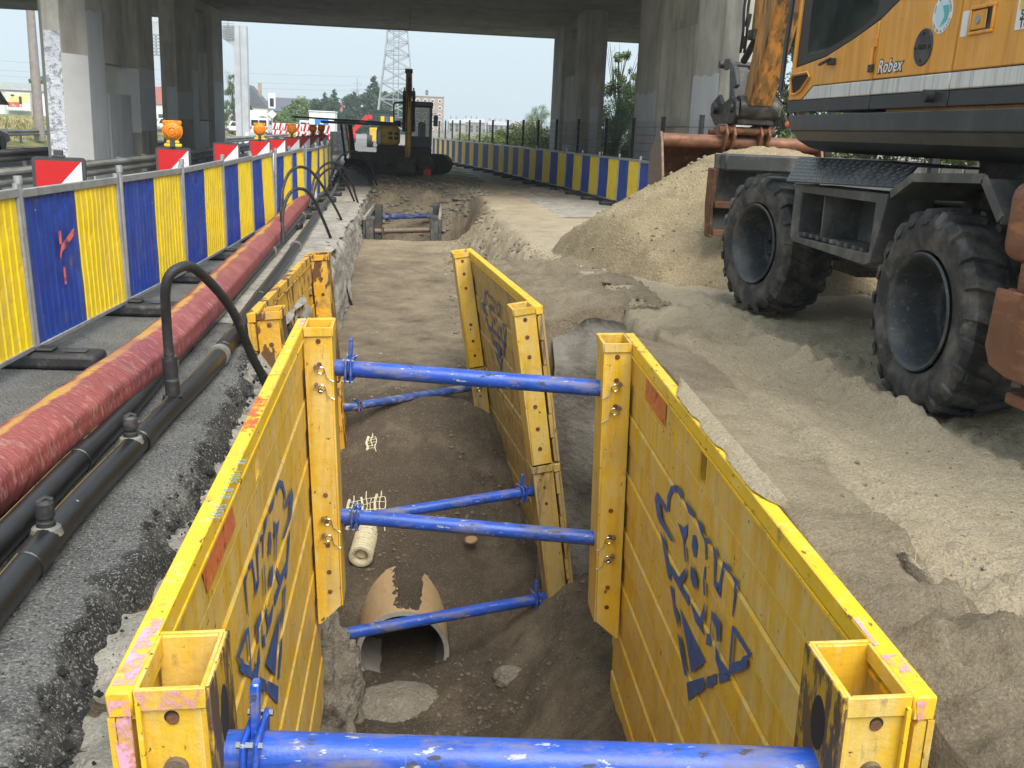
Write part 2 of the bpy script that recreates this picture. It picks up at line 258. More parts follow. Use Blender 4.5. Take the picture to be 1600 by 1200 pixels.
class MB:
    def __init__(s, xf=None): s.v = []; s.f = []; s.sm = []; s.xf = xf
    def add(s, verts, faces, smooth=False):
        n = len(s.v)
        if s.xf: verts = [s.xf(Vector(p)) for p in verts]
        s.v += [tuple(p) for p in verts]; s.f += [tuple(i + n for i in f) for f in faces]; s.sm += [smooth] * len(faces); return s
    def box(s, c, d, rz=0.0, mtx=None):
        x, y, z = d[0] / 2, d[1] / 2, d[2] / 2
        P = [Vector((i * x, j * y, k * z)) for k in (-1, 1) for j in (-1, 1) for i in (-1, 1)]
        if mtx is not None: P = [mtx @ p for p in P]
        elif rz: m = Matrix.Rotation(rz, 3, 'Z'); P = [m @ p for p in P]
        return s.add([p + Vector(c) for p in P], [(0, 2, 3, 1), (4, 5, 7, 6), (0, 1, 5, 4), (2, 6, 7, 3), (0, 4, 6, 2), (1, 3, 7, 5)])
    def box2(s, a, b): return s.box([(p + q) / 2 for p, q in zip(a, b)], [abs(q - p) for p, q in zip(a, b)])
    def beam(s, p, q, w, h, up=(0, 0, 1)):
        p, q = Vector(p), Vector(q); d = (q - p); L = d.length; d.normalize(); u = Vector(up)
        if abs(d.dot(u)) > 0.98: u = Vector((0, 1, 0))
        a = d.cross(u).normalized(); b = a.cross(d).normalized()
        m = Matrix((a, d, b)).transposed(); return s.box((p + q) / 2, (w, L, h), mtx=m)
    def tube(s, pts, r, n=10, cap=True, ends=None):
        pts = [Vector(p) for p in pts]; rr = r if isinstance(r, (list, tuple)) else [r] * len(pts); V = []; F = []
        a = None
        for i, p in enumerate(pts):
            t = (pts[min(i + 1, len(pts) - 1)] - pts[max(i - 1, 0)]).normalized()
            if a is None:
                u = Vector((0, 0, 1)) if abs(t.z) < 0.9 else Vector((1, 0, 0)); a = t.cross(u).normalized()
            else: a = (a - t * a.dot(t)).normalized()
            b = t.cross(a)
            for k in range(n):
                an = 2 * math.pi * k / n; V.append(p + (a * math.cos(an) + b * math.sin(an)) * rr[i])
        for i in range(len(pts) - 1):
            for k in range(n):
                F.append((i * n + k, i * n + (k + 1) % n, (i + 1) * n + (k + 1) % n, (i + 1) * n + k))
        s.add(V, F, True)
        if cap:
            s.add(V[:n], [tuple(range(n))[::-1]]); s.add(V[-n:], [tuple(range(n))])
        return s
    def cyl(s, p, q, r, n=12, r2=None): return s.tube([p, q], [r, r if r2 is None else r2], n)
    def prism(s, poly, d, plane='yz', at=0.0):
        """2-D polygon in a plane, pushed d along the third axis from at"""
        def P(u, v, w): return {'yz': (w, u, v), 'xz': (u, w, v), 'xy': (u, v, w)}[plane]
        n = len(poly); V = [P(u, v, at) for u, v in poly] + [P(u, v, at + d) for u, v in poly]
        return s.add(V, [tuple(range(n)), tuple(range(2 * n - 1, n - 1, -1))] + [(i, (i + 1) % n, n + (i + 1) % n, n + i) for i in range(n)])
    def lathe(s, prof, c, axis='x', n=32, closed=False):
        V = []; F = []; m = len(prof); c = Vector(c)
        for k in range(n):
            a = 2 * math.pi * k / n; ca, sa = math.cos(a), math.sin(a)
            for (r, h) in prof:
                V.append(c + Vector({'x': (h, r * ca, r * sa), 'z': (r * ca, r * sa, h), 'y': (r * ca, h, r * sa)}[axis]))
        e = m if closed else m - 1
        for k in range(n):
            for j in range(e):
                F.append((k * m + j, k * m + (j + 1) % m, ((k + 1) % n) * m + (j + 1) % m, ((k + 1) % n) * m + j))
        return s.add(V, F, True)
    def quad(s, a, b, c, d): return s.add([a, b, c, d], [(0, 1, 2, 3)])
    def build(s, name, m, parent=None, bevel=0.0, label=None, recalc=True, sharp=35, seg=1, local=False):
        off = Vector((0, 0, 0)) if local else rootoff(parent)
        me = bpy.data.meshes.new(name); me.from_pydata([tuple(Vector(p) - off) for p in s.v], [], s.f)
        if recalc:
            bm = bmesh.new(); bm.from_mesh(me); bmesh.ops.recalc_face_normals(bm, faces=bm.faces); bm.to_mesh(me); bm.free()
        if any(s.sm) or bevel:
            me.polygons.foreach_set('use_smooth', [True] * len(me.polygons)); me.set_sharp_from_angle(angle=R(sharp))
        me.materials.append(Mt[m] if isinstance(m, str) else m)
        o = bpy.data.objects.new(name, me); COL.objects.link(o); o.parent = parent
        if bevel:
            b = o.modifiers.new('bevel', 'BEVEL'); b.width = bevel; b.segments = seg; b.limit_method = 'ANGLE'; b.angle_limit = R(40)
        if label: o['label'] = label
        return o

def text_mesh(txt, size, mtx, m, name, parent, shear=0.0, depth=0.0015, space=1.0, label=None, bold=0.0):
    c = bpy.data.curves.new('lettering', 'FONT'); c.body = txt; c.size = size; c.shear = shear; c.extrude = depth; c.offset = bold
    c.align_x = 'LEFT'; c.space_character = space
    t = bpy.data.objects.new('lettering', c); COL.objects.link(t)
    dg = bpy.context.evaluated_depsgraph_get(); dg.update()
    me = bpy.data.meshes.new_from_object(t.evaluated_get(dg)); bpy.data.objects.remove(t)
    off = rootoff(parent)
    me.transform(Matrix.Translation(-off) @ mtx); me.materials.clear(); me.materials.append(Mt[m])
    o = bpy.data.objects.new(name, me); COL.objects.link(o); o.parent = parent
    if label: o['label'] = label
    return o

# ---- numpy value noise
_rng = np.random.RandomState(11); _T = _rng.rand(256, 256)
def vnoise(x, y):
    xi = np.floor(x).astype(int); yi = np.floor(y).astype(int); fx = x - xi; fy = y - yi
    fx = fx * fx * (3 - 2 * fx); fy = fy * fy * (3 - 2 * fy)
    g = lambda a, b: _T[a & 255, b & 255]
    return (g(xi, yi) * (1 - fx) + g(xi + 1, yi) * fx) * (1 - fy) + (g(xi, yi + 1) * (1 - fx) + g(xi + 1, yi + 1) * fx) * fy
def fbm(x, y, s, o=4, seed=0):
    x = np.asarray(x, float); y = np.asarray(y, float)
    v = 0; a = 1.0; t = 0
    for i in range(o):
        v = v + a * (vnoise(x * s + seed * 17.3 + i * 5.1, y * s + seed * 9.7 + i * 3.3) - 0.5); t += a; a *= 0.55; s *= 2.03
    return v / t * 2
def sstep(a, b, x): t = np.clip((x - a) / (b - a), 0, 1); return t * t * (3 - 2 * t)

def mesh_np(name, V, F, m, parent=None, smooth=True, attr=None):
    me = bpy.data.meshes.new(name); V = np.asarray(V, np.float32); F = np.asarray(F, np.int32)
    me.vertices.add(len(V)); me.vertices.foreach_set('co', V.ravel())
    k = F.shape[1]; me.loops.add(F.size); me.loops.foreach_set('vertex_index', F.ravel()); me.polygons.add(len(F))
    me.polygons.foreach_set('loop_start', np.arange(0, F.size, k, dtype=np.int32)); me.polygons.foreach_set('loop_total', np.full(len(F), k, np.int32))
    me.polygons.foreach_set('use_smooth', np.full(len(F), smooth)); me.update(calc_edges=True); me.validate()
    if attr is not None:
        for an, av in attr.items():
            a = me.attributes.new(an, 'FLOAT', 'POINT'); a.data.foreach_set('value', np.asarray(av, np.float32))
    me.materials.append(Mt[m] if isinstance(m, str) else m)
    o = bpy.data.objects.new(name, me); COL.objects.link(o); o.parent = parent; return o
def grid_faces(ny, nx):
    i = np.arange(ny * nx).reshape(ny, nx)
    return np.stack([i[:-1, :-1], i[:-1, 1:], i[1:, 1:], i[1:, :-1]], -1).reshape(-1, 4)

# ================================================================== GROUND
def floor_z(y): return np.interp(y, [0, 7.0, 7.85, 8.15, 8.75, 9.5, 10.3, 11.0, 12.0, 17, 19.5, 21.6, 22.2, 25.6, 26.0, 27.2, 28.2], [-3.15, -3.15, -3.12, -2.98, -2.64, -2.14, -1.70, -1.38, -1.33, -1.12, -0.80, -0.74, -2.0, -2.0, -0.8, -0.35, 0.0])
def xr_at(y): return np.interp(y, [0, 6.3, 6.6, 8.8, 10, 12, 14, 20, 24, 28], [1.72, 1.72, 1.82, 1.78, 1.62, 1.24, 0.98, 0.95, 1.05, 1.1])
def wr_at(y): return np.interp(y, [0, 6.3, 7, 9, 11, 13, 16, 28], [0.05, 0.05, 0.12, 0.2, 0.5, 0.85, 1.0, 0.8])
def ground_h(X, Y):
    zr = 0.20 * sstep(17, 9, Y) * sstep(8.5, 5.5, X) + 0.05 * sstep(2.6, 1.6, X) * sstep(8, 6, Y)
    zr = zr + 0.04 * fbm(X, Y, 0.5, 3, 1) + 0.030 * fbm(X, Y, 2.2, 4, 2) * sstep(30, 12, Y) + 0.034 * fbm(X, Y, 7, 4, 48) * sstep(16, 8, Y) + (0.022 * np.abs(fbm(X, Y, 15, 3, 53)) + 0.010 * fbm(X, Y, 34, 2, 54)) * sstep(11, 6, Y)
    # wheel ridges beside the machine
    zr = zr + 0.13 * np.exp(-((X - 2.72 - 0.03 * np.sin(Y * 3)) / 0.10) ** 2) * sstep(4.0, 5.0, Y) * sstep(9.5, 8.2, Y) * (0.6 + 0.9 * fbm(X, Y, 6, 3, 5))
    zr = zr + 0.05 * np.exp(-((X - 2.2 - 0.2 * np.sin(Y * 0.9)) / 0.12) ** 2) * sstep(2.5, 4, Y) * sstep(12, 9, Y) * (0.5 + fbm(X, Y, 5, 3, 8))
    # tyre tread prints where the machine has driven
    tp_ = np.exp(-((X - 3.15) / 0.24) ** 4) * sstep(1.0, 2.0, Y) * sstep(9.6, 8.6, Y); zr = zr - tp_ * (0.035 - 0.028 * sstep(-0.2, 0.5, np.sin(Y * 30 + np.abs(X - 3.15) * 34)) * (0.6 + fbm(X, Y, 4, 3, 49)))
    # clods close to the camera
    cl = sstep(3.3, 1.7, X) * sstep(4.2, 2.0, Y)
    zr = zr + cl * (0.20 * np.abs(fbm(X, Y, 3.6, 5, 3)) - 0.09 + 0.10 * fbm(X, Y, 11, 4, 4))
    # rough dug-up strip beside the excavation
    ex = sstep(2.6, 1.6, X - xr_at(Y) * 0 - np.interp(Y, [0, 9, 13, 28], [0.5, 0.4, -0.1, -0.2])) * sstep(6, 7.5, Y) * sstep(34, 27, Y)
    zr = zr + ex * (0.10 * fbm(X, Y, 2.2, 5, 6) + 0.05 * fbm(X, Y, 8, 4, 7) - 0.03)
    zl = -0.14 + 0.03 * fbm(X, Y, 6, 4, 9)
    xr = xr_at(Y) + 0.05 * fbm(X, Y, 1.7, 3, 10) * sstep(6.2, 7, Y); w = wr_at(Y)
    xl = np.where(Y < 6.6, -0.80, -1.02)
    zf = floor_z(Y)
    rough = sstep(6.0, 6.6, Y)
    fl = zf + (0.012 + 0.023 * sstep(12.5, 10.5, Y)) * fbm(X, Y, 1.2, 3, 12) + 0.02 * fbm(X, Y, 6, 4, 13) + 0.030 * np.abs(fbm(X, Y, 11, 4, 47)) * sstep(11.5, 9.5, Y) + 0.05 * np.abs(fbm(X, Y, 5, 4, 14)) * sstep(0.4, 0.9, X) * sstep(9, 12, Y)
    # loose soil piled against the right-hand wall of the pit
    fl = fl - 0.40 * np.clip(np.abs(X - 0.05) - 0.1, 0, 1.2) ** 1.6 * sstep(8.5, 10.3, Y) * sstep(13.2, 11.4, Y)
    fl = fl + (0.75 * sstep(0.55, 1.75, X + 0.15 * fbm(X, Y, 2, 3, 44)) + 0.16 * sstep(0.0, 0.7, X) * sstep(8.3, 7.8, Y)) * sstep(9.2, 7.9, Y) + 0.06 * fbm(X, Y, 2.5, 4, 15) * sstep(9, 7, Y)
    k = sstep(0, 1, (X - xr) / w)
    z = fl + (zr - fl) * k
    bank = k * (1 - k) * 4
    z = z + bank * (0.17 * fbm(X, Y, 3.4, 5, 16) + 0.10 * fbm(X, Y, 11, 4, 17)) * sstep(9, 11, Y)
    kl = sstep(0, 0.06, xl - X)
    z = z + (zl - z) * kl
    ins = ((X - 0.02) ** 2 + (z + 2.95) ** 2 < 0.40 ** 2) & (Y > 7.93) & (Y < 8.95)
    z = np.where(ins, -3.29, z)
    # end of the excavation
    ke = sstep(26.0, 28.4, Y + 0.4 * fbm(X, Y, 1.2, 4, 18)) * sstep(-1.4, -0.9, X)
    z = z + 0.22 * fbm(X, Y, 2.6, 4, 58) * ke * (1 - ke) * 4 * (X > -1.1)
    z = z * (1 - ke) + (zr * 1.0 + (0.14 * fbm(X, Y, 1.6, 5, 19) + 0.12 * np.abs(fbm(X, Y, 4, 4, 57))) * sstep(33, 28, Y)) * ke
    # dip of the bank at the third box
    return z
def dryness(X, Y):
    z = ground_h(X, Y)
    d = 0.90 + 0.06 * sstep(2.4, 4.0, X) + 0.22 * np.exp(-(((X - 2.6) / 1.1) ** 2 + ((Y - 3.4) / 1.4) ** 2))
    d = d - 0.16 * np.exp(-(((X - 2.5) / 0.7) ** 2 + ((Y - 7.5) / 2.5) ** 2)) - 0.10 * np.exp(-(((X - 1.85) / 0.25) ** 2)) * sstep(9, 6, Y)
    d = d + 0.12 * sstep(9, 14, Y) * sstep(1.0, 2.0, X) + 0.10 * sstep(20, 26, Y) * sstep(1.5, 3.5, X) * sstep(60, 40, Y)
    d = d - 0.24 * sstep(11.5, 17, Y)
    intr = (X > -1.05) & (X < xr_at(Y) + 0.1) & (Y < 27)
    fl = np.interp(Y, [0, 6.5, 8, 10.9, 11.2, 12.5, 19, 21.5, 22, 27], [0.30, 0.30, 0.26, 0.22, 0.30, 0.44, 0.48, 0.64, 0.40, 0.62])
    fl = fl + 0.10 * sstep(0.5, 1.2, X) * sstep(6, 6.4, Y)
    d = np.where(intr, fl, d)
    return d
ys = [-2.0]
while ys[-1] < 70: ys.append(ys[-1] + (0.10 if ys[-1] < 1.4 else 0.021 + 0.0048 * max(0, ys[-1] - 1.5) ** 1.1))
xs = np.concatenate([np.arange(-3.5, -1.2, 0.12), np.arange(-1.2, -0.70, 0.025), np.arange(-0.70, 3.2, 0.026), np.arange(3.2, 5, 0.05), np.arange(5, 9.01, 0.15)])
X, Y = np.meshgrid(xs, np.array(ys)); Z = ground_h(X, Y)
g = mesh_np('ground', np.stack([X, Y, Z], -1).reshape(-1, 3), grid_faces(*X.shape), 'soil', attr={'dry': dryness(X, Y).ravel()})
tag(g, kind='structure')
ym = float(ys[-1])
b = MB()
for (a, c) in (((-3.5, ym), (9, 3000)), ((9, -30), (3000, 3000)), ((-3000, -30), (-3.5, 3000)), ((-3.5, -30), (9, -2.0))):
    z = -0.05
    b.quad((a[0], a[1], z), (c[0], a[1], z), (c[0], c[1], z), (a[0], c[1], z))
tag(b.build('terrain', 'far_soil', recalc=False), kind='structure')

# asphalt with a broken edge
def edge_x(y): return np.interp(y, [-3, 1.5, 2.4, 3.0, 3.5, 5, 5.6, 7, 9, 14, 20, 26, 30, 130], [-0.93, -0.93, -0.93, -0.99, -1.0, -0.97, -1.03, -1.04, -1.05, -1.06, -1.08, -1.1, -1.1, -1.1])
ay = np.concatenate([np.arange(-3, 1.4, 0.2), np.arange(1.4, 9, 0.028), np.arange(9, 30, 0.1), np.arange(30, 131, 2.0)])
su = np.concatenate([[-0.015, 0.0, 0.012, 0.025, 0.04], np.arange(0.06, 0.7, 0.028), np.arange(0.7, 2.2, 0.12), [2.4, 3, 4, 6, 9]])
S, AY = np.meshgrid(su, ay)
ed = edge_x(AY) + (0.085 * fbm(AY * 0 + 3.3, AY, 1.6, 4, 21) + 0.05 * fbm(AY * 0 + 1.3, AY, 7.0, 4, 22)) * sstep(40, 25, AY)
crk = np.clip(0.5 + 1.2 * fbm(AY * 0 + 8.8, AY, 2.2, 3, 23), 0.15, 1)
AX = ed - S + 0.02 * fbm(S, AY, 14, 3, 24) * sstep(0.25, 0.0, S)
AZ = -0.135 * (1 - sstep(-0.02, 0.05 + 0.10 * crk, S)) + 0.010 * fbm(AX, AY, 20, 3, 25) * sstep(0.5, 0.0, S) + 0.004 * fbm(AX, AY, 30, 3, 26)
AZ = np.where(S < -0.01, -0.17, AZ)
AZ = AZ + 0.014 * np.abs(fbm(AX, AY, 24, 3, 27)) * sstep(0.16, 0.02, S)
a = mesh_np('road', np.stack([AX, AY, AZ], -1).reshape(-1, 3), grid_faces(*AX.shape), 'asphalt', attr={'fresh': (sstep(0.22, 0.0, S - 0.12 * fbm(AY * 0 + 5.5, AY, 1.6, 4, 28)) * sstep(24, 14, AY)).ravel()}); tag(a, kind='structure')
# pale bound sub-base exposed in the left wall of the excavation
cy = np.arange(6.45, 27.2, 0.07); ch = np.linspace(0, 1, 26)
H, CY = np.meshgrid(ch, cy); top = -0.03; bot = np.interp(CY, [6, 9, 12, 20, 27], [-1.9, -1.7, -1.35, -0.9, -0.6])
CX = -1.0 + 0.10 * fbm(CY, H * 1.6, 1.4, 4, 31) + 0.05 * fbm(CY, H * 1.6, 6, 4, 32) + 0.05 * H - 0.10 * sstep(0.12, 0.0, H)
c = mesh_np('trench_wall', np.stack([CX, CY, top + (bot - top) * H], -1).reshape(-1, 3), grid_faces(*CX.shape), 'subbase'); tag(c, kind='structure')
# dusty concrete shoulder between the pipes and the cut
hy = np.arange(8.2, 28, 0.12); hs = np.linspace(0, 1, 16); HS, HY = np.meshgrid(hs, hy)
HX = -0.99 - HS * (0.62 + 0.012 * HY) + 0.07 * fbm(HY * 0 + 2, HY, 2.5, 4, 33) * sstep(0.3, 0, HS)
HZ = 0.006 + 0.012 * fbm(HX, HY, 5, 4, 34) * sstep(0.9, 0.5, HS) - 0.035 * sstep(0.08, 0, HS) - 0.03 * sstep(0.85, 1, HS)
c = mesh_np('shoulder', np.stack([HX, HY, HZ], -1).reshape(-1, 3), grid_faces(*HX.shape), 'subbase'); tag(c, kind='structure')
# rubble fill between the broken road edge and the front trench box
ry = np.arange(1.3, 6.6, 0.04); rs = np.linspace(0, 1, 12); RS, RY = np.meshgrid(rs, ry)
RX = -0.75 - 0.38 * RS; RZ = -0.10 - 0.05 * RS + 0.05 * fbm(RX, RY, 7, 5, 35) + 0.03 * fbm(RX, RY, 20, 3, 36)
c = mesh_np('rubble_strip', np.stack([RX, RY, RZ], -1).reshape(-1, 3), grid_faces(*RX.shape), 'subbase'); tag(c, kind='structure')
# soil lip lying against the outside of the front right panel
ly = np.arange(1.2, 6.5, 0.035); ls = np.linspace(0, 1, 18); LS, LY = np.meshgrid(ls, ly)
ptop = np.interp(LY, [2.16, 6.19], [0.25, 0.40]); pxo = np.interp(LY, [2.16, 6.19], [1.42, 1.50])
LX = pxo + 0.012 + LS * 0.42
lw = np.interp(LY, [1.2, 2.6, 3.2, 3.6, 5.0, 5.5, 6.5], [-0.16, -0.12, -0.05, -0.012, -0.012, -0.03, -0.08])
LZ = (ptop + lw) * (1 - LS) + (ground_h(np.maximum(LX, 1.95), LY) + 0.02) * LS + 0.03 * fbm(LX, LY, 5, 4, 37) * sstep(0, 0.2, LS) + 0.16 * np.abs(fbm(LX, LY, 6, 5, 38)) * sstep(3.6, 2.2, LY) * sstep(0, 0.25, LS)
LZ[:, 0] -= 1.6; LX[:, 0] += 0.004
c = mesh_np('soil_bank', np.stack([LX, LY, LZ], -1).reshape(-1, 3), grid_faces(*LX.shape), 'soil', attr={'dry': (0.60 + 0.15 * sstep(3, 4, LY) * sstep(5.4, 4.8, LY)).ravel()}); tag(c, kind='structure')

# soil lying against the back of the leaning panel
ly = np.arange(8.5, 12.3, 0.035); ls = np.linspace(0, 1, 34); LS, LY = np.meshgrid(ls, ly)
pxo = np.interp(LY, [7.85, 11.55], [1.12, 0.76]); tp2 = 0.14 - 0.16 * sstep(9.3, 8.5, LY) - 0.35 * sstep(11.5, 12.3, LY)
LX = pxo + 0.03 + LS * (2.35 - pxo)
LZ = tp2 * (1 - LS) ** 1.4 + (ground_h(np.maximum(LX, 2.3), LY) + 0.015) * (1 - (1 - LS) ** 1.4) + (0.10 * fbm(LX, LY, 2.6, 5, 55) + 0.07 * np.abs(fbm(LX, LY, 8, 4, 56))) * sstep(0, 0.15, LS) * sstep(1, 0.85, LS)
LZ[:, 0] -= 1.6; LX[:, 0] += 0.30; LZ[0, :] -= 1.2; LX[0, :] += 0.22; LZ[-1, :] -= 0.7; LX[-1, :] += 0.14
c = mesh_np('soil_bank', np.stack([LX, LY, LZ], -1).reshape(-1, 3), grid_faces(*LX.shape), 'soil', attr={'dry': (0.52 + 0 * LX).ravel()}); tag(c, kind='structure')
# loose sand spilled over the cap of the right panel
ty = np.arange(3.35, 5.05, 0.03); ts = np.linspace(0, 1, 12); TS, TY = np.meshgrid(ts, ty)
TX = np.interp(TY, [2.16, 6.19], [1.42, 1.50]) + 0.02 - TS * np.clip(0.118 - 0.05 * np.abs(fbm(TY, TY * 0 + 4, 2.4, 4, 45)) * 2, 0.045, 0.084) * sstep(3.3, 3.55, TY) * sstep(5.1, 4.75, TY)
TZ = np.interp(TY, [2.16, 6.19], [0.25, 0.40]) + 0.006 + 0.030 * (1 - TS ** 2) + 0.006 * fbm(TX, TY, 20, 3, 46)
tag(mesh_np('sand_spill', np.stack([TX, TY, TZ], -1).reshape(-1, 3), grid_faces(*TX.shape), 'soil', attr={'dry': np.full(TX.size, 1.1)}), kind='stuff')
# far carriageway and verge on the left
b = MB(); b.quad((-18.0, -20, -0.03), (-10.2, -20, -0.03), (-10.2, 400, -0.03), (-18.0, 400, -0.03)); tag(b.build('carriageway', 'road_grey', recalc=False), kind='structure')
vy = np.arange(0, 420, 4.0); vx = np.array([-18.0, -18.6, -20, -24, -30, -40, -60, -120]); VX, VY = np.meshgrid(vx, vy)
VZ = np.interp(-VX, [18, 18.6, 20, 24, 30, 40, 60, 120], [-0.04, 0.12, 0.35, 0.75, 1.0, 1.1, 1.2, 1.2]) + 0.08 * fbm(VX, VY, 0.2, 3, 40)
c = mesh_np('verge', np.stack([VX, VY, VZ], -1).reshape(-1, 3), grid_faces(*VX.shape), 'grass'); tag(c, kind='structure')
b = MB(); b.quad((-9.9, 45, -0.035), (-3.6, 45, -0.035), (-3.6, 400, -0.035), (-9.9, 400, -0.035)); 
tag(b.build('side_road', 'road_grey', recalc=False), kind='structure')

# ================================================================== VIADUCT
dk = thing('viaduct', 'wide concrete viaduct deck carried over the site on tall piers', 'bridge', (0, 31, 0))
for k, y0 in enumerate(np.arange(21.9, 43.5, 3.2)):
    y1 = min(y0 + 3.185, 43.7)
    for x0 in range(-60, 60, 12):
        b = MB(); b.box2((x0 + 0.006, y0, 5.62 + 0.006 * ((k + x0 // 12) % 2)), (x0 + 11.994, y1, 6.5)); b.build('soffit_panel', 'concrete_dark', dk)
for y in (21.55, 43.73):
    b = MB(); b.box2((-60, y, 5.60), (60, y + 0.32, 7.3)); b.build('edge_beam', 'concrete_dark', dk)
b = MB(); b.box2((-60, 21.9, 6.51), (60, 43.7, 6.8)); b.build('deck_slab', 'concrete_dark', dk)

def octa(x0, x1, y0, y1, cx, cy): return [(x0 + cx, y0), (x1 - cx, y0), (x1, y0 + cy), (x1, y1 - cy), (x1 - cx, y1), (x0 + cx, y1), (x0, y1 - cy), (x0, y0 + cy)]
def pier(label, sx, xin, yA, yB, yC, yD, wid, hole, slot, rough=False, cx=0.3, cy=0.55):
    """two chamfered columns (yA..yB, yC..yD) joined by a web; sx=-1 stands on the left; xin is the face turned to the site"""
    p = thing('concrete_pier', label, 'bridge pier', (xin + sx * wid / 2, (yA + yD) / 2, 0), 'concrete piers under the viaduct')
    xa, xb = sorted((xin, xin + sx * wid))
    for (a, c) in ((yA, yB), (yC, yD)):
        b = MB(); b.prism(octa(xa, xb, a, c, cx, cy), 5.72, 'xy', -0.1); b.build('column', 'concrete', p)
    m = xin + sx * 0.10; xw = sorted((m, xin + sx * 0.42))
    z = [-0.1, hole[0], hole[1], slot]
    b = MB()
    if z[1] > 0: b.box2((xw[0], yB - 0.2, z[0]), (xw[1], yC + 0.2, z[1])); b.build('lower_web', 'pier_paint', p)
    b = MB(); b.box2((xw[0], yB - 0.2, z[2]), (xw[1], yC + 0.2, z[3])); b.build('web', 'concrete', p)
    b = MB(); b.box2((xw[0] - sx * 0.0, yB - 0.2, 5.3), (xw[1], yC + 0.2, 5.62)); b.build('web_head', 'concrete_dark', p)
    # painted anti-graffiti patches, a few millimetres proud
    e = 0.004; si = -sx
    fx = lambda d: xin + si * d
    def side(y0, y1, z1, z0=0.02, m='pier_paint', edge=0.0):
        b = MB(); n = max(3, int((y1 - y0) / 0.12)); P = [(y0, z0), (y1, z0)] + [(y1 + (y0 - y1) * i / n, z1 + 0.025 * (math.sin(i * 1.1) + math.sin(i * 0.37 + 1)) * edge) for i in range(n + 1)]
        b.prism(P, si * e * 2, 'yz', xin - si * e); b.build('paint_patch', m, p)
    def front(y, z1, m='pier_paint', z0=0.02):
        b = MB(); b.box2((xa + cx + 0.01, y - 0.006, z0), (xb - cx - 0.01, y + 0.004, z1)); b.build('paint_patch', m, p)
    def chamf(y, z1, m, z0=0.02):
        P, Q = Vector((xin + sx * cx, y, 0)), Vector((xin, y + cy, 0)); n = Vector((si * cy, -cx, 0)).normalized() * e
        b = MB(); V = [P + n, Q + n, Q - n, P - n]; b.prism([(v.x, v.y) for v in V], z1 - z0, 'xy', z0); b.build('paint_patch', m, p)
    return p, side, front, chamf
p, side, front, chamf = pier('nearest left concrete pier with rough white painted front column', -1, -7.2, 23.2, 26.0, 27.5, 30.7, 1.0, (2.15, 2.85), 5.0, cx=0.32, cy=0.75)
front(23.2, 3.35, 'pier_rough'); chamf(23.2, 2.9, 'pier_paint_white'); side(23.97, 25.2, 3.9, edge=1); side(28.3, 29.9, 2.9, 1.25); chamf(27.5, 2.85, 'pier_paint_white', 1.2)
p, side, front, chamf = pier('dark left concrete pier at the far side under the viaduct', -1, -7.2, 34.2, 36.6, 37.9, 41.5, 1.0, (1.55, 1.6), 3.9, cx=0.32, cy=0.75)
front(34.2, 2.6); side(34.97, 35.9, 3.2); side(38.7, 40.7, 3.0); chamf(34.2, 2.45, 'pier_paint', 1.6)
p, side, front, chamf = pier('nearest right concrete pier with an opening, behind the sand heap', 1, 6.35, 19.9, 22.9, 25.0, 28.7, 1.15, (0.0, 1.95), 4.2, cx=0.2, cy=0.5)
front(19.9, 2.9); side(20.5, 22.4, 3.0, edge=1); side(25.7, 28.1, 2.8, edge=1)
p, side, front, chamf = pier('far right concrete pier with a slot, behind the mesh fence', 1, 5.75, 33.3, 35.8, 37.8, 41.3, 0.80, (1.3, 1.32), 3.7, cx=0.25, cy=0.5)
front(33.3, 2.55); side(38.4, 40.6, 2.2)

# ================================================================== TRENCH BOXES
class Panel:
    def __init__(s, P0, P1, lean, side):
        s.P0 = Vector(P0); d = Vector(P1) - s.P0; s.L = d.length; s.s = d / s.L
        w = Vector((lean, 0, -1.0)); w = (w - s.s * w.dot(s.s)).normalized(); s.d = w
        n = w.cross(s.s); n = n * (1 if n.x * side > 0 else -1); s.n = n
        s.side = side
    def __call__(s, v): return s.P0 + s.s * v[0] + s.n * v[1] + s.d * v[2]          # (along, inward, down)
    def mtx(s, a, n, h, ang=0.0):
        """matrix that lays text (x right, y up) on the inner face; seen from inside the pit"""
        u = s.s * (-s.side); up = -s.d
        if s.side > 0: u = s.s
        else: u = -s.s
        ca, sa = math.cos(ang), math.sin(ang); x = u * ca + up * sa; y = -u * sa + up * ca; z = x.cross(y)
        o = s((a, n, h)); return Matrix(((x.x, y.x, z.x, o.x), (x.y, y.y, z.y, o.y), (x.z, y.z, z.z, o.z), (0, 0, 0, 1)))

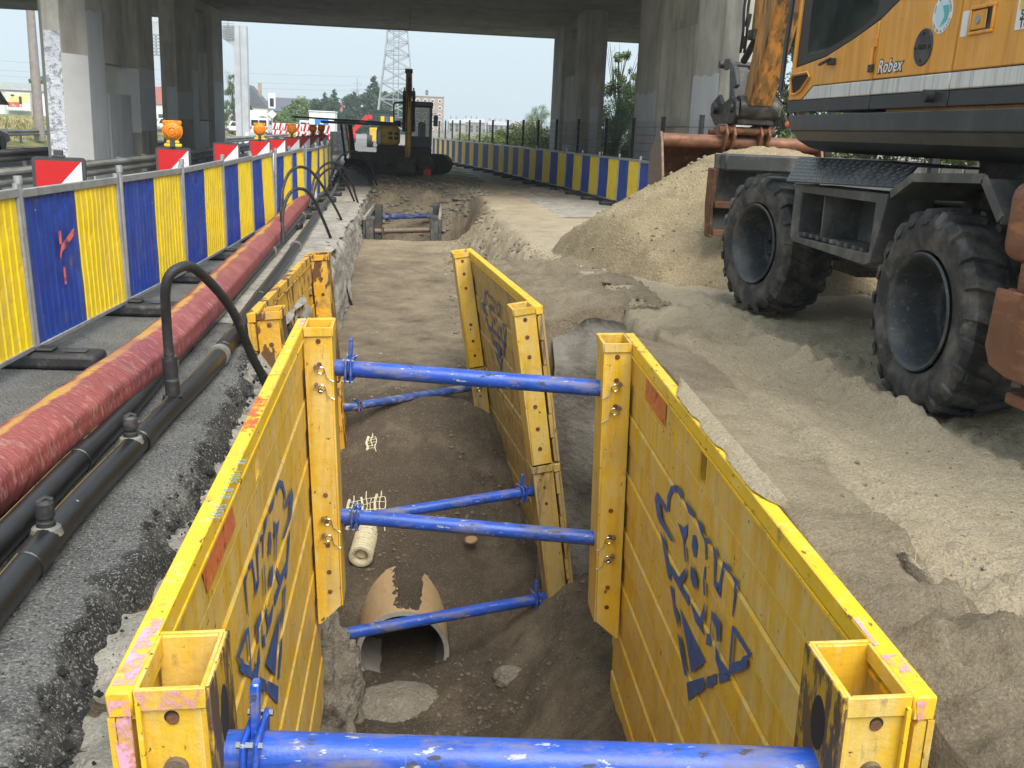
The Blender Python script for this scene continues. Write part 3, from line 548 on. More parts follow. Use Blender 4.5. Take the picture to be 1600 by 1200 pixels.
def post(pn, parent, s0, s1, h0, h1, m, mw, bolts, t=0.065, dep=0.165, cut=0.14):
    """open-topped box post on the inner side of a panel from s0 to s1"""
    r = MB(pn); n1 = t + dep; k = 0.012
    for sa in (s0, s1 - k):
        r.add([(sa, t, h0), (sa, n1, h0), (sa, n1, h1 - cut), (sa, t + 0.02, h1), (sa, t, h1), (sa + k, t, h0), (sa + k, n1, h0), (sa + k, n1, h1 - cut), (sa + k, t + 0.02, h1), (sa + k, t, h1)],
              [(0, 1, 2, 3, 4), (9, 8, 7, 6, 5)] + [(i, (i + 1) % 5, 5 + (i + 1) % 5, 5 + i) for i in range(5)])
    pb = r.build('post', m, parent, bevel=0.003)
    r = MB(pn); r.box2((s0 - 0.004, n1, h0), (s1 + 0.004, n1 + 0.014, h1 - cut)); r.build('face_plate', mw, pb, bevel=0.003)
    r = MB(pn)                                    # rim round the open top
    for sa, sb in ((s0 - 0.012, s0 - 0.0005), (s1 + 0.0005, s1 + 0.012)): r.box2((sa, t + 0.005, h0 - 0.004), (sb, n1 + 0.016, h0 + 0.055))
    r.box2((s0, n1 + 0.0145, h0 - 0.004), (s1, n1 + 0.024, h0 + 0.06)); r.box2((s0 + 0.004, t + 0.001, h0 - 0.002), (s1 - 0.004, t + 0.014, h0 + 0.05))
    r.build('rim', m, pb, bevel=0.002)
    r = MB(pn); r.box2((s0 + k, t + 0.014, h0 + 0.30), (s1 - k, n1 - 0.001, h0 + 0.305)); r.build('inner_floor', 'yellow_dusty', pb)
    for (h, rad) in bolts:
        nn = t + dep * 0.56
        for sa, dr in ((s0, -1), (s1, 1)):
            r = MB(pn); r.cyl((sa, nn, h), (sa + dr * (0.010 if rad > 0.02 else 0.004), nn, h), rad, 12)
            r.build('bolt' if rad > 0.02 else 'pin_hole', 'bolt_steel' if rad > 0.02 else 'rust_steel', pb)
    return pb

def panel(pn, root, m, mtop, h0, h1, nplk, plates, ps, t=0.065, hole=None, pw=0.26, posts=True, mw=None, name='side_panel', bolts=(), pbot=None, pm=None, cut=0.14):
    L = pn.L; r = MB(pn); r.box2((0, 0, h0), (L, t, h0 + 0.075)); sp = r.build(name, mtop, root, bevel=0.006)
    r = MB(pn); r.box2((0.0, 0.0, h0 + 0.076), (L, 0.018, h1)); r.build('back_sheet', m, sp)
    hh = (h1 - h0 - 0.08) / nplk
    for k in range(nplk):
        a = h0 + 0.08 + k * hh; c = a + hh - 0.006; lean = 0.008 if k % 2 else 0.0
        lo, hi = 0.004, L - 0.004
        segs = [(lo, hi)]
        if hole and k == 0: segs = [(lo, hole - 0.07), (hole + 0.07, hi)]
        for (sa, sb) in segs:
            r = MB(pn); n1 = t - 0.012 - lean
            r.add([(sa, 0.02, a), (sb, 0.02, a), (sb, n1 - 0.010, a), (sa, n1 - 0.010, a), (sb, n1, a + 0.016), (sa, n1, a + 0.016), (sb, n1, c - 0.004), (sa, n1, c - 0.004), (sb, n1 - 0.008, c), (sa, n1 - 0.008, c), (sb, 0.02, c), (sa, 0.02, c)],
                  [(0, 1, 2, 3), (3, 2, 4, 5), (5, 4, 6, 7), (7, 6, 8, 9), (9, 8, 10, 11), (0, 3, 5, 7, 9, 11), (1, 10, 8, 6, 4, 2)])
            r.build('plank', m, sp)
        if hole and k == 0:
            r = MB(pn)
            for (sa, sb) in ((hole - 0.068, hole - 0.048), (hole + 0.048, hole + 0.068)): r.box2((sa, 0.02, a), (sb, t - 0.014, c))
            r.box2((hole - 0.048, 0.02, a), (hole + 0.048, t - 0.014, a + 0.02)); r.box2((hole - 0.048, 0.02, c - 0.02), (hole + 0.048, t - 0.014, c)); r.build('hand_hole_frame', m, sp)
            r = MB(pn); r.box2((hole - 0.048, 0.019, a + 0.02), (hole + 0.048, 0.024, c - 0.02)); r.build('hand_hole_shade', 'hole_dark', sp)  # dark plate at the back, its colour stands in for shade in the hole
    # ledger seam welded on below the cap
    r = MB(pn); r.box2((0.02, t - 0.011, h0 + 0.078), (L - 0.02, t + 0.004, h0 + 0.092)); r.build('cap_lip', mtop, sp)
    if posts:
        for (s0, s1, b) in ps: post(pn, sp, s0, s1, h0 + 0.002, pbot or (h1 - 0.5), pm or (m if b == 0 else 'yellow_steel'), mw or m, bolts, t, cut=cut)
    return sp

def strut(root, p, q, r, m='blue_strut', collar=0.18, lug=True, flip=False, name='strut'):
    p, q = Vector(p), Vector(q)
    if flip: p, q = q, p
    d = (q - p).normalized(); b = MB(); b.cyl(p, q, r, 20); st = b.build(name, m, root)
    c = p + d * collar; up = Vector((0, 0, 1)); a = d.cross(up).normalized(); upp = a.cross(d)
    for k in (0, 1):
        b = MB(); cc = c + d * (0.034 * k); M3 = Matrix((d, a, upp)).transposed()
        b.box(cc, (0.016, r * 3.0, r * 3.0), mtx=M3); b.build('flange', m, st, bevel=0.012, seg=2)
    for sa in (-1, 1):
        for sb in (-1, 1):
            b = MB(); o = c + a * (sa * r * 1.28) + upp * (sb * r * 1.28); b.cyl(o - d * 0.018, o + d * 0.052, r * 0.16, 8); b.build('bolt', 'chrome' if m == 'blue_strut' else 'rust_steel', st)
    if lug:
        b = MB(); b.box(c + d * 0.017 + upp * (r * 2.2), (0.024, r * 0.7, r * 3.0), mtx=Matrix((d, a, upp)).transposed()); b.build('handle', m, st, bevel=0.005)
    b = MB(); b.cyl(p + d * 0.3 * (q - p).length, p + d * (0.3 * (q - p).length + 0.004), r * 1.012, 20); b.build('sleeve_seam', m, st)
    return st
def rclip(root, pn, s, n, h):
    """spring clip through a strut pin"""
    b = MB(); P = []
    for i in range(22):
        a = i / 21 * 2 * math.pi * 1.0; P.append(pn((s, n + 0.012 + 0.022 * math.cos(a), h + 0.022 * math.sin(a))))
    b.tube(P, 0.003, 5); b.tube([pn((s, n + 0.034, h)), pn((s, n + 0.045, h + 0.05)), pn((s, n + 0.09, h + 0.075))], 0.003, 5); b.build('spring_clip', 'chrome', root)
    b = MB(); c = pn((s, n - 0.02, h - 0.028)); e = pn((s - 0.035, n - 0.02, h - 0.028)); b.cyl(c, e, 0.013, 10); b.build('strut_pin', 'bolt_steel', root)

BOLTS = [(0.09, 0.012), (0.225, 0.030)]
# ---- front box
A = Panel((-0.735, 2.25, 0.25), (-0.71, 6.44, 0.40), 0.035, 1)
B = Panel((1.42, 2.16, 0.25), (1.50, 6.19, 0.40), 0.035, -1)
box1 = thing('trench_box', 'bright yellow steel trench box in the foreground with blue stencils and three blue struts', 'trench shield', (0.35, 4.3, -2.5))
small = [(0.09, 0.0165), (0.245, 0.0165), (0.42, 0.0165), (1.15, 0.0165), (1.34, 0.0165), (1.52, 0.0165), (1.72, 0.0165), (1.87, 0.0165)]
spA = panel(A, box1, 'yellow_steel', 'yellow_top', 0.0, 2.95, 14, None, [(0.012, 0.272, 0), (A.L - 0.272, A.L - 0.012, 0)], hole=2.05, mw='yellow_steel', bolts=small, pbot=2.12)
spB = panel(B, box1, 'yellow_steel', 'yellow_top', 0.0, 2.95, 14, None, [(0.012, 0.272, 0), (B.L - 0.272, B.L - 0.012, 0)], hole=2.095, mw='yellow_steel', bolts=small, pbot=2.12)
for pn, sp in ((A, spA), (B, spB)):
    # worn cheek plate with an oval strut slot, its inner shade painted as a flat dark ellipse
    r = MB(pn); n0 = 0.2455
    r.add([(0.0, n0, 0.0), (0.285, n0, 0.0), (0.285, n0, 0.42), (0.20, n0, 0.50), (0.0, n0, 0.50), (0.0, n0 + 0.012, 0.0), (0.285, n0 + 0.012, 0.0), (0.285, n0 + 0.012, 0.42), (0.20, n0 + 0.012, 0.50), (0.0, n0 + 0.012, 0.50)],
          [(0, 1, 2, 3, 4), (9, 8, 7, 6, 5)] + [(i, (i + 1) % 5, 5 + (i + 1) % 5, 5 + i) for i in range(5)])
    r.build('cheek_plate', 'yellow_worn', sp, bevel=0.003)
    r = MB(pn); E_ = [(0.14 + 0.045 * math.cos(a), 0.17 + 0.085 * math.sin(a)) for a in [i * math.pi / 10 for i in range(20)]]
    r.add([(u, n0 + 0.0135, v) for u, v in E_] + [(u, n0 + 0.0125, v) for u, v in E_], [tuple(range(20)), tuple(range(39, 19, -1))] + [(i, (i + 1) % 20, 20 + (i + 1) % 20, 20 + i) for i in range(20)]); r.build('slot', 'hole_dark', sp)
    for h, rad, mm in ((0.085, 0.019, 'hole_dark'), (0.235, 0.031, 'bolt_steel')):
        r = MB(pn); r.cyl((0.014, 0.155, h), (0.0105 if mm == 'hole_dark' else -0.006, 0.155, h), rad, 16); r.build('pin_hole' if mm == 'hole_dark' else 'bolt', mm, sp)  # the hole is only a thin black disc painted as its inner shade
    r = MB(pn); r.beam((-0.004, 0.08, 0.03), (-0.004, 0.08, 2.4), 0.012, 0.012); r.build('weld_bead', 'yellow_top', sp)
    # pale pink marker spray
    def spray(name, pts, n, m, parent=sp, pn=pn):
        r = MB(pn); r.add([(p[0], p[1], p[2]) for p in pts], [tuple(range(len(pts)))]); return r.build(name, m, parent, recalc=False)
    if pn is A:
        spray('pink_mark', [(0.03, 0.01, -0.002), (0.36, 0.02, -0.002), (0.36, 0.063, -0.002), (0.03, 0.063, -0.002)], 0, 'pink_spray')
        spray('pink_mark', [(-0.0035, 0.005, 0.02), (-0.0035, 0.06, 0.02), (-0.0035, 0.058, 0.25), (-0.0035, 0.02, 0.25)], 0, 'pink_spray')
        spray('pink_mark', [(-0.0035, 0.075, 0.0), (-0.0035, 0.235, 0.0), (-0.0035, 0.22, 0.055), (-0.0035, 0.09, 0.055)], 0, 'pink_spray')
        spray('red_mark', [(1.95, 0.004, -0.002), (2.48, 0.004, -0.002), (2.48, 0.063, -0.002), (1.95, 0.063, -0.002)], 0, 'red_spray')
        spray('pink_mark', [(A.L - 0.24, 0.03, -0.002), (A.L - 0.05, 0.03, -0.002), (A.L - 0.05, 0.063, -0.002), (A.L - 0.24, 0.063, -0.002)], 0, 'pink_spray')
        spray('orange_label', [(0.84, 0.0585, 0.09), (1.40, 0.0585, 0.09), (1.46, 0.0585, 0.22), (0.90, 0.0585, 0.22)], 0, 'orange_label')
    else:
        spray('pink_mark', [(0.06, 0.015, -0.002), (0.20, 0.015, -0.002), (0.20, 0.07, -0.002), (0.06, 0.07, -0.002)], 0, 'pink_spray')
        spray('pink_mark', [(0.25, 0.05, -0.002), (0.40, 0.05, -0.002), (0.40, 0.063, -0.002), (0.25, 0.063, -0.002)], 0, 'pink_spray')
        spray('pink_mark', [(-0.0035, 0.015, 0.01), (-0.0035, 0.06, 0.01), (-0.0035, 0.05, 0.07), (-0.0035, 0.02, 0.07)], 0, 'pink_spray')
        spray('orange_label', [(2.84, 0.0585, 0.10), (3.36, 0.0585, 0.10), (3.36, 0.0585, 0.24), (2.84, 0.0585, 0.24)], 0, 'orange_label')
LOGO = [[(2.987, 0.728), (2.936, 0.664), (2.691, 0.656), (2.693, 0.686), (2.86, 0.696), (2.781, 0.766), (2.508, 0.769), (2.568, 0.795), (2.711, 0.803), (2.842, 0.812), (2.904, 0.799)], [(2.706, 0.594), (2.638, 0.504), (2.523, 0.448), (2.401, 0.441), (2.41, 0.488), (2.494, 0.481), (2.591, 0.517), (2.642, 0.578), (2.645, 0.658), (2.688, 0.666)], [(2.377, 0.458), (2.17, 0.449), (2.163, 0.477), (2.271, 0.495)], [(2.132, 0.453), (2.012, 0.442), (1.983, 0.488), (1.906, 0.461), (1.872, 0.469), (1.914, 0.495), (1.987, 0.5), (2.052, 0.491)], [(1.842, 0.459), (1.763, 0.459), (1.769, 0.499), (1.764, 0.603), (1.715, 0.587), (1.687, 0.639), (1.782, 0.633), (1.805, 0.518)], [(2.457, 0.633), (2.34, 0.611), (2.275, 0.555), (2.269, 0.626), (2.3, 0.662), (2.246, 0.753), (2.274, 0.768), (2.345, 0.673)], [(2.17, 0.568), (2.127, 0.547), (2.076, 0.579), (2.085, 0.645), (2.124, 0.665), (2.174, 0.627)], [(2.166, 0.734), (2.102, 0.722), (2.037, 0.75), (2.046, 0.801), (2.098, 0.814), (2.159, 0.794)], [(1.983, 0.488), (1.927, 0.511), (1.912, 0.572), (1.932, 0.583), (1.957, 0.525)], [(1.92, 0.606), (1.917, 0.685), (1.89, 0.752), (1.922, 0.759), (1.947, 0.701), (1.942, 0.628)], [(2.809, 0.85), (2.69, 0.852), (2.601, 0.935), (2.369, 0.905), (2.256, 0.791), (2.236, 0.824), (2.305, 0.915), (2.152, 0.897), (2.146, 0.953), (2.526, 0.966), (2.515, 1.012), (2.581, 1.018), (2.675, 0.95)], [(2.531, 1.038), (2.448, 1.016), (2.41, 1.086), (2.321, 1.103), (2.303, 1.178), (2.419, 1.137)], [(2.312, 1.053), (2.075, 1.057), (1.809, 1.051), (2.026, 1.256), (2.168, 1.147)], [(2.129, 0.916), (1.95, 0.899), (1.892, 0.783), (1.877, 0.846), (1.911, 0.917), (1.852, 0.944), (2.024, 0.963)], [(1.782, 0.761), (1.644, 0.749), (1.636, 0.842), (1.678, 0.858), (1.707, 0.806), (1.771, 0.804), (1.755, 0.935), (1.829, 0.971), (1.827, 0.908), (1.782, 0.891)], [(1.673, 0.455), (1.576, 0.438), (1.582, 0.469), (1.653, 0.478), (1.675, 0.565), (1.672, 0.64), (1.736, 0.627), (1.704, 0.571)], [(1.572, 0.454), (1.464, 0.442), (1.471, 0.519), (1.485, 0.628), (1.499, 0.627), (1.498, 0.524), (1.503, 0.472)], [(1.489, 0.667), (1.451, 0.654), (1.23, 0.645), (1.261, 0.673), (1.457, 0.685), (1.455, 0.834), (1.485, 0.849)], [(1.484, 0.853), (1.345, 0.749), (1.326, 0.719), (1.225, 0.637), (1.277, 0.71), (1.26, 0.726), (1.334, 0.793), (1.472, 0.902)], [(1.69, 0.875), (1.619, 0.91), (1.476, 0.886), (1.47, 0.91), (1.601, 0.977), (1.67, 0.952)], [(2.097, 1.359), (1.82, 1.142), (1.792, 1.186), (2.041, 1.427)], [(1.776, 1.113), (1.641, 1.004), (1.629, 1.051), (1.762, 1.171)], [(1.615, 0.986), (1.499, 0.91), (1.442, 0.906), (1.59, 1.024)], [(2.317, 1.204), (2.236, 1.199), (2.087, 1.318), (2.14, 1.342), (2.259, 1.271)]]
def stencil(pn, sp, ds, dh, m='stencil_blue', sc=1.0, n=0.0585):
    r = MB(pn)
    for P in LOGO: r.add([(1.2 + (u - 1.2) * sc + ds, n, 0.44 + (v - 0.44) * sc + dh) for u, v in P], [tuple(range(len(P)))])
    return r.build('stencil_mark', m, sp, recalc=False)
stencil(A, spA, 0.06, 0.06, sc=1.04); stencil(B, spB, 0, 0)
# felt-pen writing on the cap of the left panel (read from the road side)
o = A((1.62, 0.056, -0.0015)); xx, yy = -A.s, A.n
text_mesh('YK  1005  020 .SISH', 0.056, Matrix(((xx.x, yy.x, 0, o.x), (xx.y, yy.y, 0, o.y), (xx.z, yy.z, 1, o.z), (0, 0, 0, 1))), 'chalk_blue', 'pen_writing', spA, space=1.25, depth=0.0004, bold=-0.0012)['kind'] = 'stuff'
n_in = 0.238
strut(box1, A((0.142, n_in, 0.295)), B((0.142, n_in, 0.33)), 0.060, collar=0.075)
strut(box1, A((A.L - 0.142, n_in, 0.30)), B((B.L - 0.142, n_in, 0.335)), 0.055, collar=0.09)
strut(box1, A((A.L - 0.142, n_in, 1.36)), B((B.L - 0.142, n_in, 1.41)), 0.052, collar=0.09, lug=False)
for pn, hs in ((A, (0.28, 0.40, 1.34, 1.46)), (B, (0.29, 0.45, 1.36, 1.50))):
    for h in hs: rclip(box1, pn, pn.L - 0.285, 0.155, h)
# ---- second box: leaning, upper extension bolted on a base box
C_ = Panel((-1.17, 7.25, 0.27), (-1.06, 10.65, 0.30), 0.09, 1)
D_ = Panel((1.12, 7.85, 0.28), (0.76, 11.55, 0.30), 0.165, -1)
box2 = thing('trench_box', 'leaning dusty yellow trench box behind the front one with rusty left panel', 'trench shield', (0.0, 9.4, -2.0))
bl = [(0.10, 0.018), (0.25, 0.018), (0.42, 0.018), (0.86, 0.018), (1.06, 0.018), (1.24, 0.018)]
panel(C_, box2, 'yellow_rust', 'yellow_rust', 0.0, 1.38, 6, None, [(0.012, 0.25, 0), (C_.L - 0.25, C_.L - 0.012, 0)], mw='yellow_worn', name='upper_panel', bolts=bl, pbot=1.38, cut=0.0)
panel(C_, box2, 'yellow_rust', 'yellow_rust', 1.40, 2.8, 7, None, [(0.012, 0.25, 0), (C_.L - 0.25, C_.L - 0.012, 0)], name='base_panel', bolts=[(1.5, 0.012), (1.7, 0.012)], pbot=2.6)
spD = panel(D_, box2, 'yellow_dusty', 'yellow_top', 0.0, 1.38, 6, None, [(0.012, 0.25, 1), (D_.L - 0.25, D_.L - 0.012, 1)], mw='yellow_steel', name='upper_panel', bolts=bl, pbot=1.385, cut=0.0)
stencil(D_, spD, 0.35, -0.12, sc=0.85)
panel(D_, box2, 'yellow_dusty', 'yellow_dusty', 1.40, 3.35, 9, None, [(0.012, 0.25, 0), (D_.L - 0.25, D_.L - 0.012, 0)], name='base_panel', bolts=[(1.47, 0.014), (1.6, 0.014), (1.75, 0.014)], pbot=2.98)
strut(box2, C_((C_.L - 0.13, n_in - 0.01, 1.72)), D_((D_.L - 0.13, n_in - 0.01, 1.66)), 0.046, m='blue_worn', flip=False, lug=False)
strut(box2, C_((0.13, n_in - 0.01, 1.78)), D_((0.13, n_in - 0.01, 1.66)), 0.046, flip=True, collar=0.10, lug=True)
strut(box2, C_((0.13, n_in - 0.01, 2.78)), D_((0.13, n_in - 0.01, 2.72)), 0.052, flip=True, collar=0.10, lug=True)
rclip(box2, D_, D_.L - 0.262, 0.155, 1.66)
# ---- third box: small grey one at the end of the excavation
E1 = Panel((-0.96, 21.7, -0.28), (-0.86, 25.2, -0.27), 0.0, 1)
E2 = Panel((0.77, 22.4, -0.28), (0.92, 26.2, -0.27), 0.0, -1)
box3 = thing('trench_box', 'small grey muddy trench box sunk at the far end of the excavation', 'trench shield', (0.0, 24, -2.0))
for pn in (E1, E2):
    sp = panel(pn, box3, 'machine_grey', 'subbase', 0.0, 1.9, 6, None, [(0.012, 0.25, 2), (pn.L - 0.25, pn.L - 0.012, 2)], name='side_panel', pbot=1.4, mw='hydraulic_dark', pm='machine_grey', bolts=[(0.12, 0.02), (0.3, 0.02), (0.42, 0.02)])
for i, (s_, h_) in enumerate(((0.13, 0.32), (3.35, 0.30))):
    strut(box3, E1((s_, n_in - 0.01, h_)), E2((s_ + (0.2 if i else 0), n_in - 0.01, h_)), 0.062, m='bolt_steel' if i == 0 else 'blue_worn', lug=False)

# ================================================================== PIT CONTENTS
px, py, pz, pr = 0.02, 7.95, -2.95, 0.42
cp = thing('clay_pipe', 'brown glazed sewer pipe half buried in the pit floor', 'pipe', (px, py, pz - pr))
b = MB(); b.lathe([(pr, 0.0), (pr, 2.6), (pr - 0.045, 2.6), (pr - 0.045, 0.0)], (px, py, pz), 'y', 48, True); b.build('pipe_wall', 'clay_pipe', cp)
b = MB(); b.lathe([(pr - 0.046, 0.004), (pr - 0.047, 2.55)], (px, py, pz), 'y', 48); b.build('lining', 'pipe_inside', cp)
b = MB(); b.lathe([(pr + 0.001, -0.002), (pr - 0.044, -0.002)], (px, py, pz), 'y', 48); b.build('rim', 'concrete', cp)
# soil in and over the pipe
def soil_patch(name, fn, nu, nv, dry, kind='structure'):
    U, V = np.meshgrid(np.linspace(0, 1, nu), np.linspace(0, 1, nv)); P = fn(U, V)
    o = mesh_np(name, np.stack(P, -1).reshape(-1, 3), grid_faces(nv, nu), 'soil', attr={'dry': np.full(U.size, dry)}); return tag(o, kind=kind)
def f1(U, V):
    y = py + 0.04 + V * 1.2; ha = 0.30 + 0.16 * V + 0.07 * fbm(V, np.sign(U - 0.5) + 1.5, 9, 4, 50); a = math.pi / 2 + (0.5 - U) * 2 * ha
    rr = pr + 0.03 * np.sin(U * math.pi) * sstep(0, 0.06, V) - 0.006 + 0.02 * fbm(U, V * 3, 9, 4, 51)
    return px + 0.03 + rr * np.cos(a), y, pz + rr * np.sin(a)
soil_patch('soil_on_pipe', f1, 50, 140, 0.2)
def f2(U, V):
    x = px + (U - 0.5) * 0.60; y = py - 0.25 + V * 2.2
    z = pz - 0.31 + 0.16 * U ** 2 - 0.12 * sstep(0.12, 0.0, V) + 0.03 * fbm(x, y, 5, 4, 52); return x, y, z
soil_patch('soil_in_pipe', f2, 24, 50, 0.2)
# ribbed cream land drain
dr = thing('drain_pipe', 'short cream ribbed land drain sticking out of the wet soil', 'pipe', (-0.37, 8.05, -2.1))
prof = [(0.062, 0)]
for k in range(22): y = k * 0.03; prof += [(0.078, y + 0.002), (0.078, y + 0.017), (0.068, y + 0.020), (0.068, y + 0.029)]
b = MB(); ang = R(-14)
M_ = Matrix.Translation((-0.40, 8.86, -2.42)) @ Matrix.Rotation(R(-6), 4, 'Z') @ Matrix.Rotation(R(9), 4, 'X') @ Matrix.Scale(1.5, 4)
b.xf = lambda v: M_ @ v
b.lathe(prof, (0, 0, 0), 'y', 28); b.build('ribbed_wall', 'drain_cream', dr)
b = MB(); b.xf = lambda v: M_ @ v; b.lathe([(0.062, 0.0), (0.048, 0.004), (0.046, 0.05), (0.03, 0.052), (0.028, 0.03), (0.0, 0.03)], (0, 0, 0), 'y', 28); b.build('socket', 'drain_cream', dr)
b = MB(); b.lathe([(0.061, 0.0), (0.062, 0.0)], (0, 0, 0), 'y', 8)
# strips of white mesh showing through the soil over the drain
ms = thing('drain_mesh', 'torn white mesh strips showing through the dark soil', 'plastic mesh', (-0.35, 9, -1.7))
for (x0, y0, n, ln) in ((-0.56, 9.28, 9, 0.34), (-0.40, 10.25, 3, 0.20)):
    for k in range(n):
        P = []
        for i in range(7):
            x = x0 + k * 0.047 + 0.010 * math.sin(i * 1.3 + k); y = y0 + 0.1 * math.sin(k * 2.1) * 0.5 + ln * i / 6; z = float(ground_h(np.array([x]), np.array([y]))[0]) + 0.010
            P.append((x, y, z))
        b = MB(); b.tube(P, 0.006 if k % 3 else 0.014, 5); b.build('mesh_strand', 'drain_cream', ms)
    for i in range(5):
        P = [(x0 + t * 0.047 * (n - 1), y0 + ln * (0.1 + 0.2 * i), float(ground_h(np.array([x0 + t * 0.047 * (n - 1)]), np.array([y0 + ln * (0.1 + 0.2 * i)]))[0]) + 0.010) for t in (0, .25, .5, .75, 1)]
        b = MB(); b.tube(P, 0.004, 4); b.build('mesh_strand', 'drain_cream', ms)

def rock(name, label, cat, c, d, m, seed, sub=4, amp=0.3, rot=0.0, fscale=1.7):
    bm = bmesh.new(); bmesh.ops.create_icosphere(bm, subdivisions=sub, radius=1.0)
    rr = random.Random(seed); o = [rr.uniform(-50, 50) for _ in range(3)]
    from mathutils import noise as mn
    for v in bm.verts:
        p = v.co.copy(); k = 1 + amp * mn.fractal(p * fscale + Vector(o), 0.9, 2.0, 5)
        v.co = Vector((p.x * d[0], p.y * d[1], p.z * d[2])) * k
    me = bpy.data.meshes.new(name); bm.to_mesh(me); bm.free(); me.polygons.foreach_set('use_smooth', [True] * len(me.polygons))
    me.materials.append(Mt[m]); ob = bpy.data.objects.new(name, me); COL.objects.link(ob); ob.location = c; ob.rotation_euler = (0, 0, rot)
    return tag(ob, label, cat)
rock('concrete_lump', 'jagged pale concrete lump wedged against the left panel foot', 'concrete rubble', (-0.66, 7.35, -2.98), (0.34, 0.42, 0.70), 'pale_rubble', 3, 5, 0.34, fscale=3.0)
rock('concrete_slab', 'rounded grey concrete lump half sunk in soil before the sewer pipe', 'concrete rubble', (0.02, 7.50, -3.27), (0.52, 0.34, 0.24), 'pale_rubble', 5, 5, 0.06)
rock('concrete_lump', 'pale round stone lying in the loose soil right of the pipe', 'stone', (0.95, 7.35, -2.85), (0.16, 0.13, 0.10), 'pale_rubble', 8, 4, 0.25)
rock('broken_stone', 'small tan stone on the wet soil below the double strut', 'stone', (0.68, 9.05, -2.33), (0.07, 0.05, 0.04), 'wood_tan', 9, 3, 0.3)
# grey slab standing behind the leaning panel
bm_ = MB()
sy = np.linspace(0, 1, 26); sx_ = np.linspace(0, 1, 20); U, V = np.meshgrid(sx_, sy)
PX = 1.28 + 0.66 * U + 0.04 * V; PZ = -2.75 + 2.80 * V - 0.07 * (2 * np.abs(U - 0.4)) ** 2 * V + 0.09 * fbm(U, V * 0.3, 4, 4, 61); PY = 8.35 - 0.25 * U + 0.12 * fbm(U, V * 2, 2.5, 5, 62) - 0.10 * V + 0.40 * sstep(0.86, 1.0, V)
V1 = np.stack([PX, PY, PZ], -1).reshape(-1, 3); V2 = V1 + np.array([0, 0.22, 0.0])
nV, nU = PX.shape; F1 = grid_faces(nV, nU); idx = np.arange(nV * nU).reshape(nV, nU)
ring = np.concatenate([idx[0, :], idx[1:, -1], idx[-1, -2::-1], idx[-2:0:-1, 0]]); n_ = nV * nU
sideF = np.stack([ring, np.roll(ring, -1), np.roll(ring, -1) + n_, ring + n_], -1)
cs = mesh_np('concrete_block', np.concatenate([V1, V2]), np.concatenate([F1, F1[:, ::-1] + n_, sideF]), 'cut_earth')
tag(cs, 'grey broken concrete block standing in the bank behind the leaning panel', 'concrete rubble')

# loose stones, clods and shells
def scatter(name, n, region, size, m, seed, flat=0.7, reg=None):
    rr = np.random.RandomState(seed); V = []; F = []
    base = np.array([(1, 0, 0), (-1, 0, 0), (0, 1, 0), (0, -1, 0), (0, 0, 1), (0, 0, -1)], float)
    fo = np.array([(0, 2, 4), (2, 1, 4), (1, 3, 4), (3, 0, 4), (2, 0, 5), (1, 2, 5), (3, 1, 5), (0, 3, 5)])
    X = rr.uniform(region[0], region[1], n); Yv = region[2] + (region[3] - region[2]) * rr.rand(n) ** 1.5
    if reg: k = reg(X, Yv, rr); X, Yv = X[k], Yv[k]
    Z = ground_h(X, Yv); S = size[0] + (size[1] - size[0]) * rr.rand(len(X)) ** 5.0 * np.clip(0.6 + 1.2 * fbm(X, Yv, 1.5, 3, seed), 0.15, 1.3)
    for i in range(len(X)):
        q = base * rr.uniform(0.55, 1.2, (6, 1)) * S[i]; a = rr.uniform(0, 6.28); ca, sa = math.cos(a), math.sin(a)
        q = np.stack([q[:, 0] * ca - q[:, 1] * sa, q[:, 0] * sa + q[:, 1] * ca, q[:, 2] * flat], -1)
        V.append(q + (X[i], Yv[i], Z[i] + S[i] * 0.15)); F.append(fo + 6 * i)
    o = mesh_np(name, np.concatenate(V), np.concatenate(F), m, smooth=False); return tag(o, kind='stuff')
inpit = lambda x, y, r: (x < xr_at(y) + 0.1)
scatter('gravel', 5200, (-0.95, 1.8, 6.8, 11.5), (0.004, 0.034), 'soil_lump', 71, reg=inpit)
scatter('gravel', 900, (-0.95, 1.3, 11, 22), (0.006, 0.05), 'stone', 72, reg=lambda x, y, r: (x < xr_at(y) + 0.5) & (r.rand(len(x)) < 0.15 + 0.85 * sstep(0.3, 0.9, x)))
scatter('gravel', 3200, (0.7, 2.4, 8.5, 24), (0.010, 0.075), 'soil_lump', 73, reg=lambda x, y, r: (x > xr_at(y) - 0.25) & (x < xr_at(y) + 0.9))
scatter('gravel', 4200, (1.7, 6.0, 1.6, 14), (0.003, 0.018), 'soil_lump', 74); scatter('gravel', 1200, (1.7, 5.0, 1.6, 12), (0.002, 0.012), 'stone', 78)
scatter('gravel', 7000, (1.75, 4.2, 1.7, 7.5), (0.0018, 0.008), 'soil_lump', 79)
scatter('shell_fragments', 1500, (-0.9, 5.0, 2.5, 13), (0.003, 0.009), 'shell', 75, reg=lambda x, y, r: (x < 1.5) | (x > 1.95))
scatter('gravel', 1200, (1.72, 3.0, 1.3, 3.6), (0.004, 0.020), 'stone', 76)
scatter('gravel', 2400, (-1.2, 2.2, 25.8, 32), (0.02, 0.13), 'stone', 77)
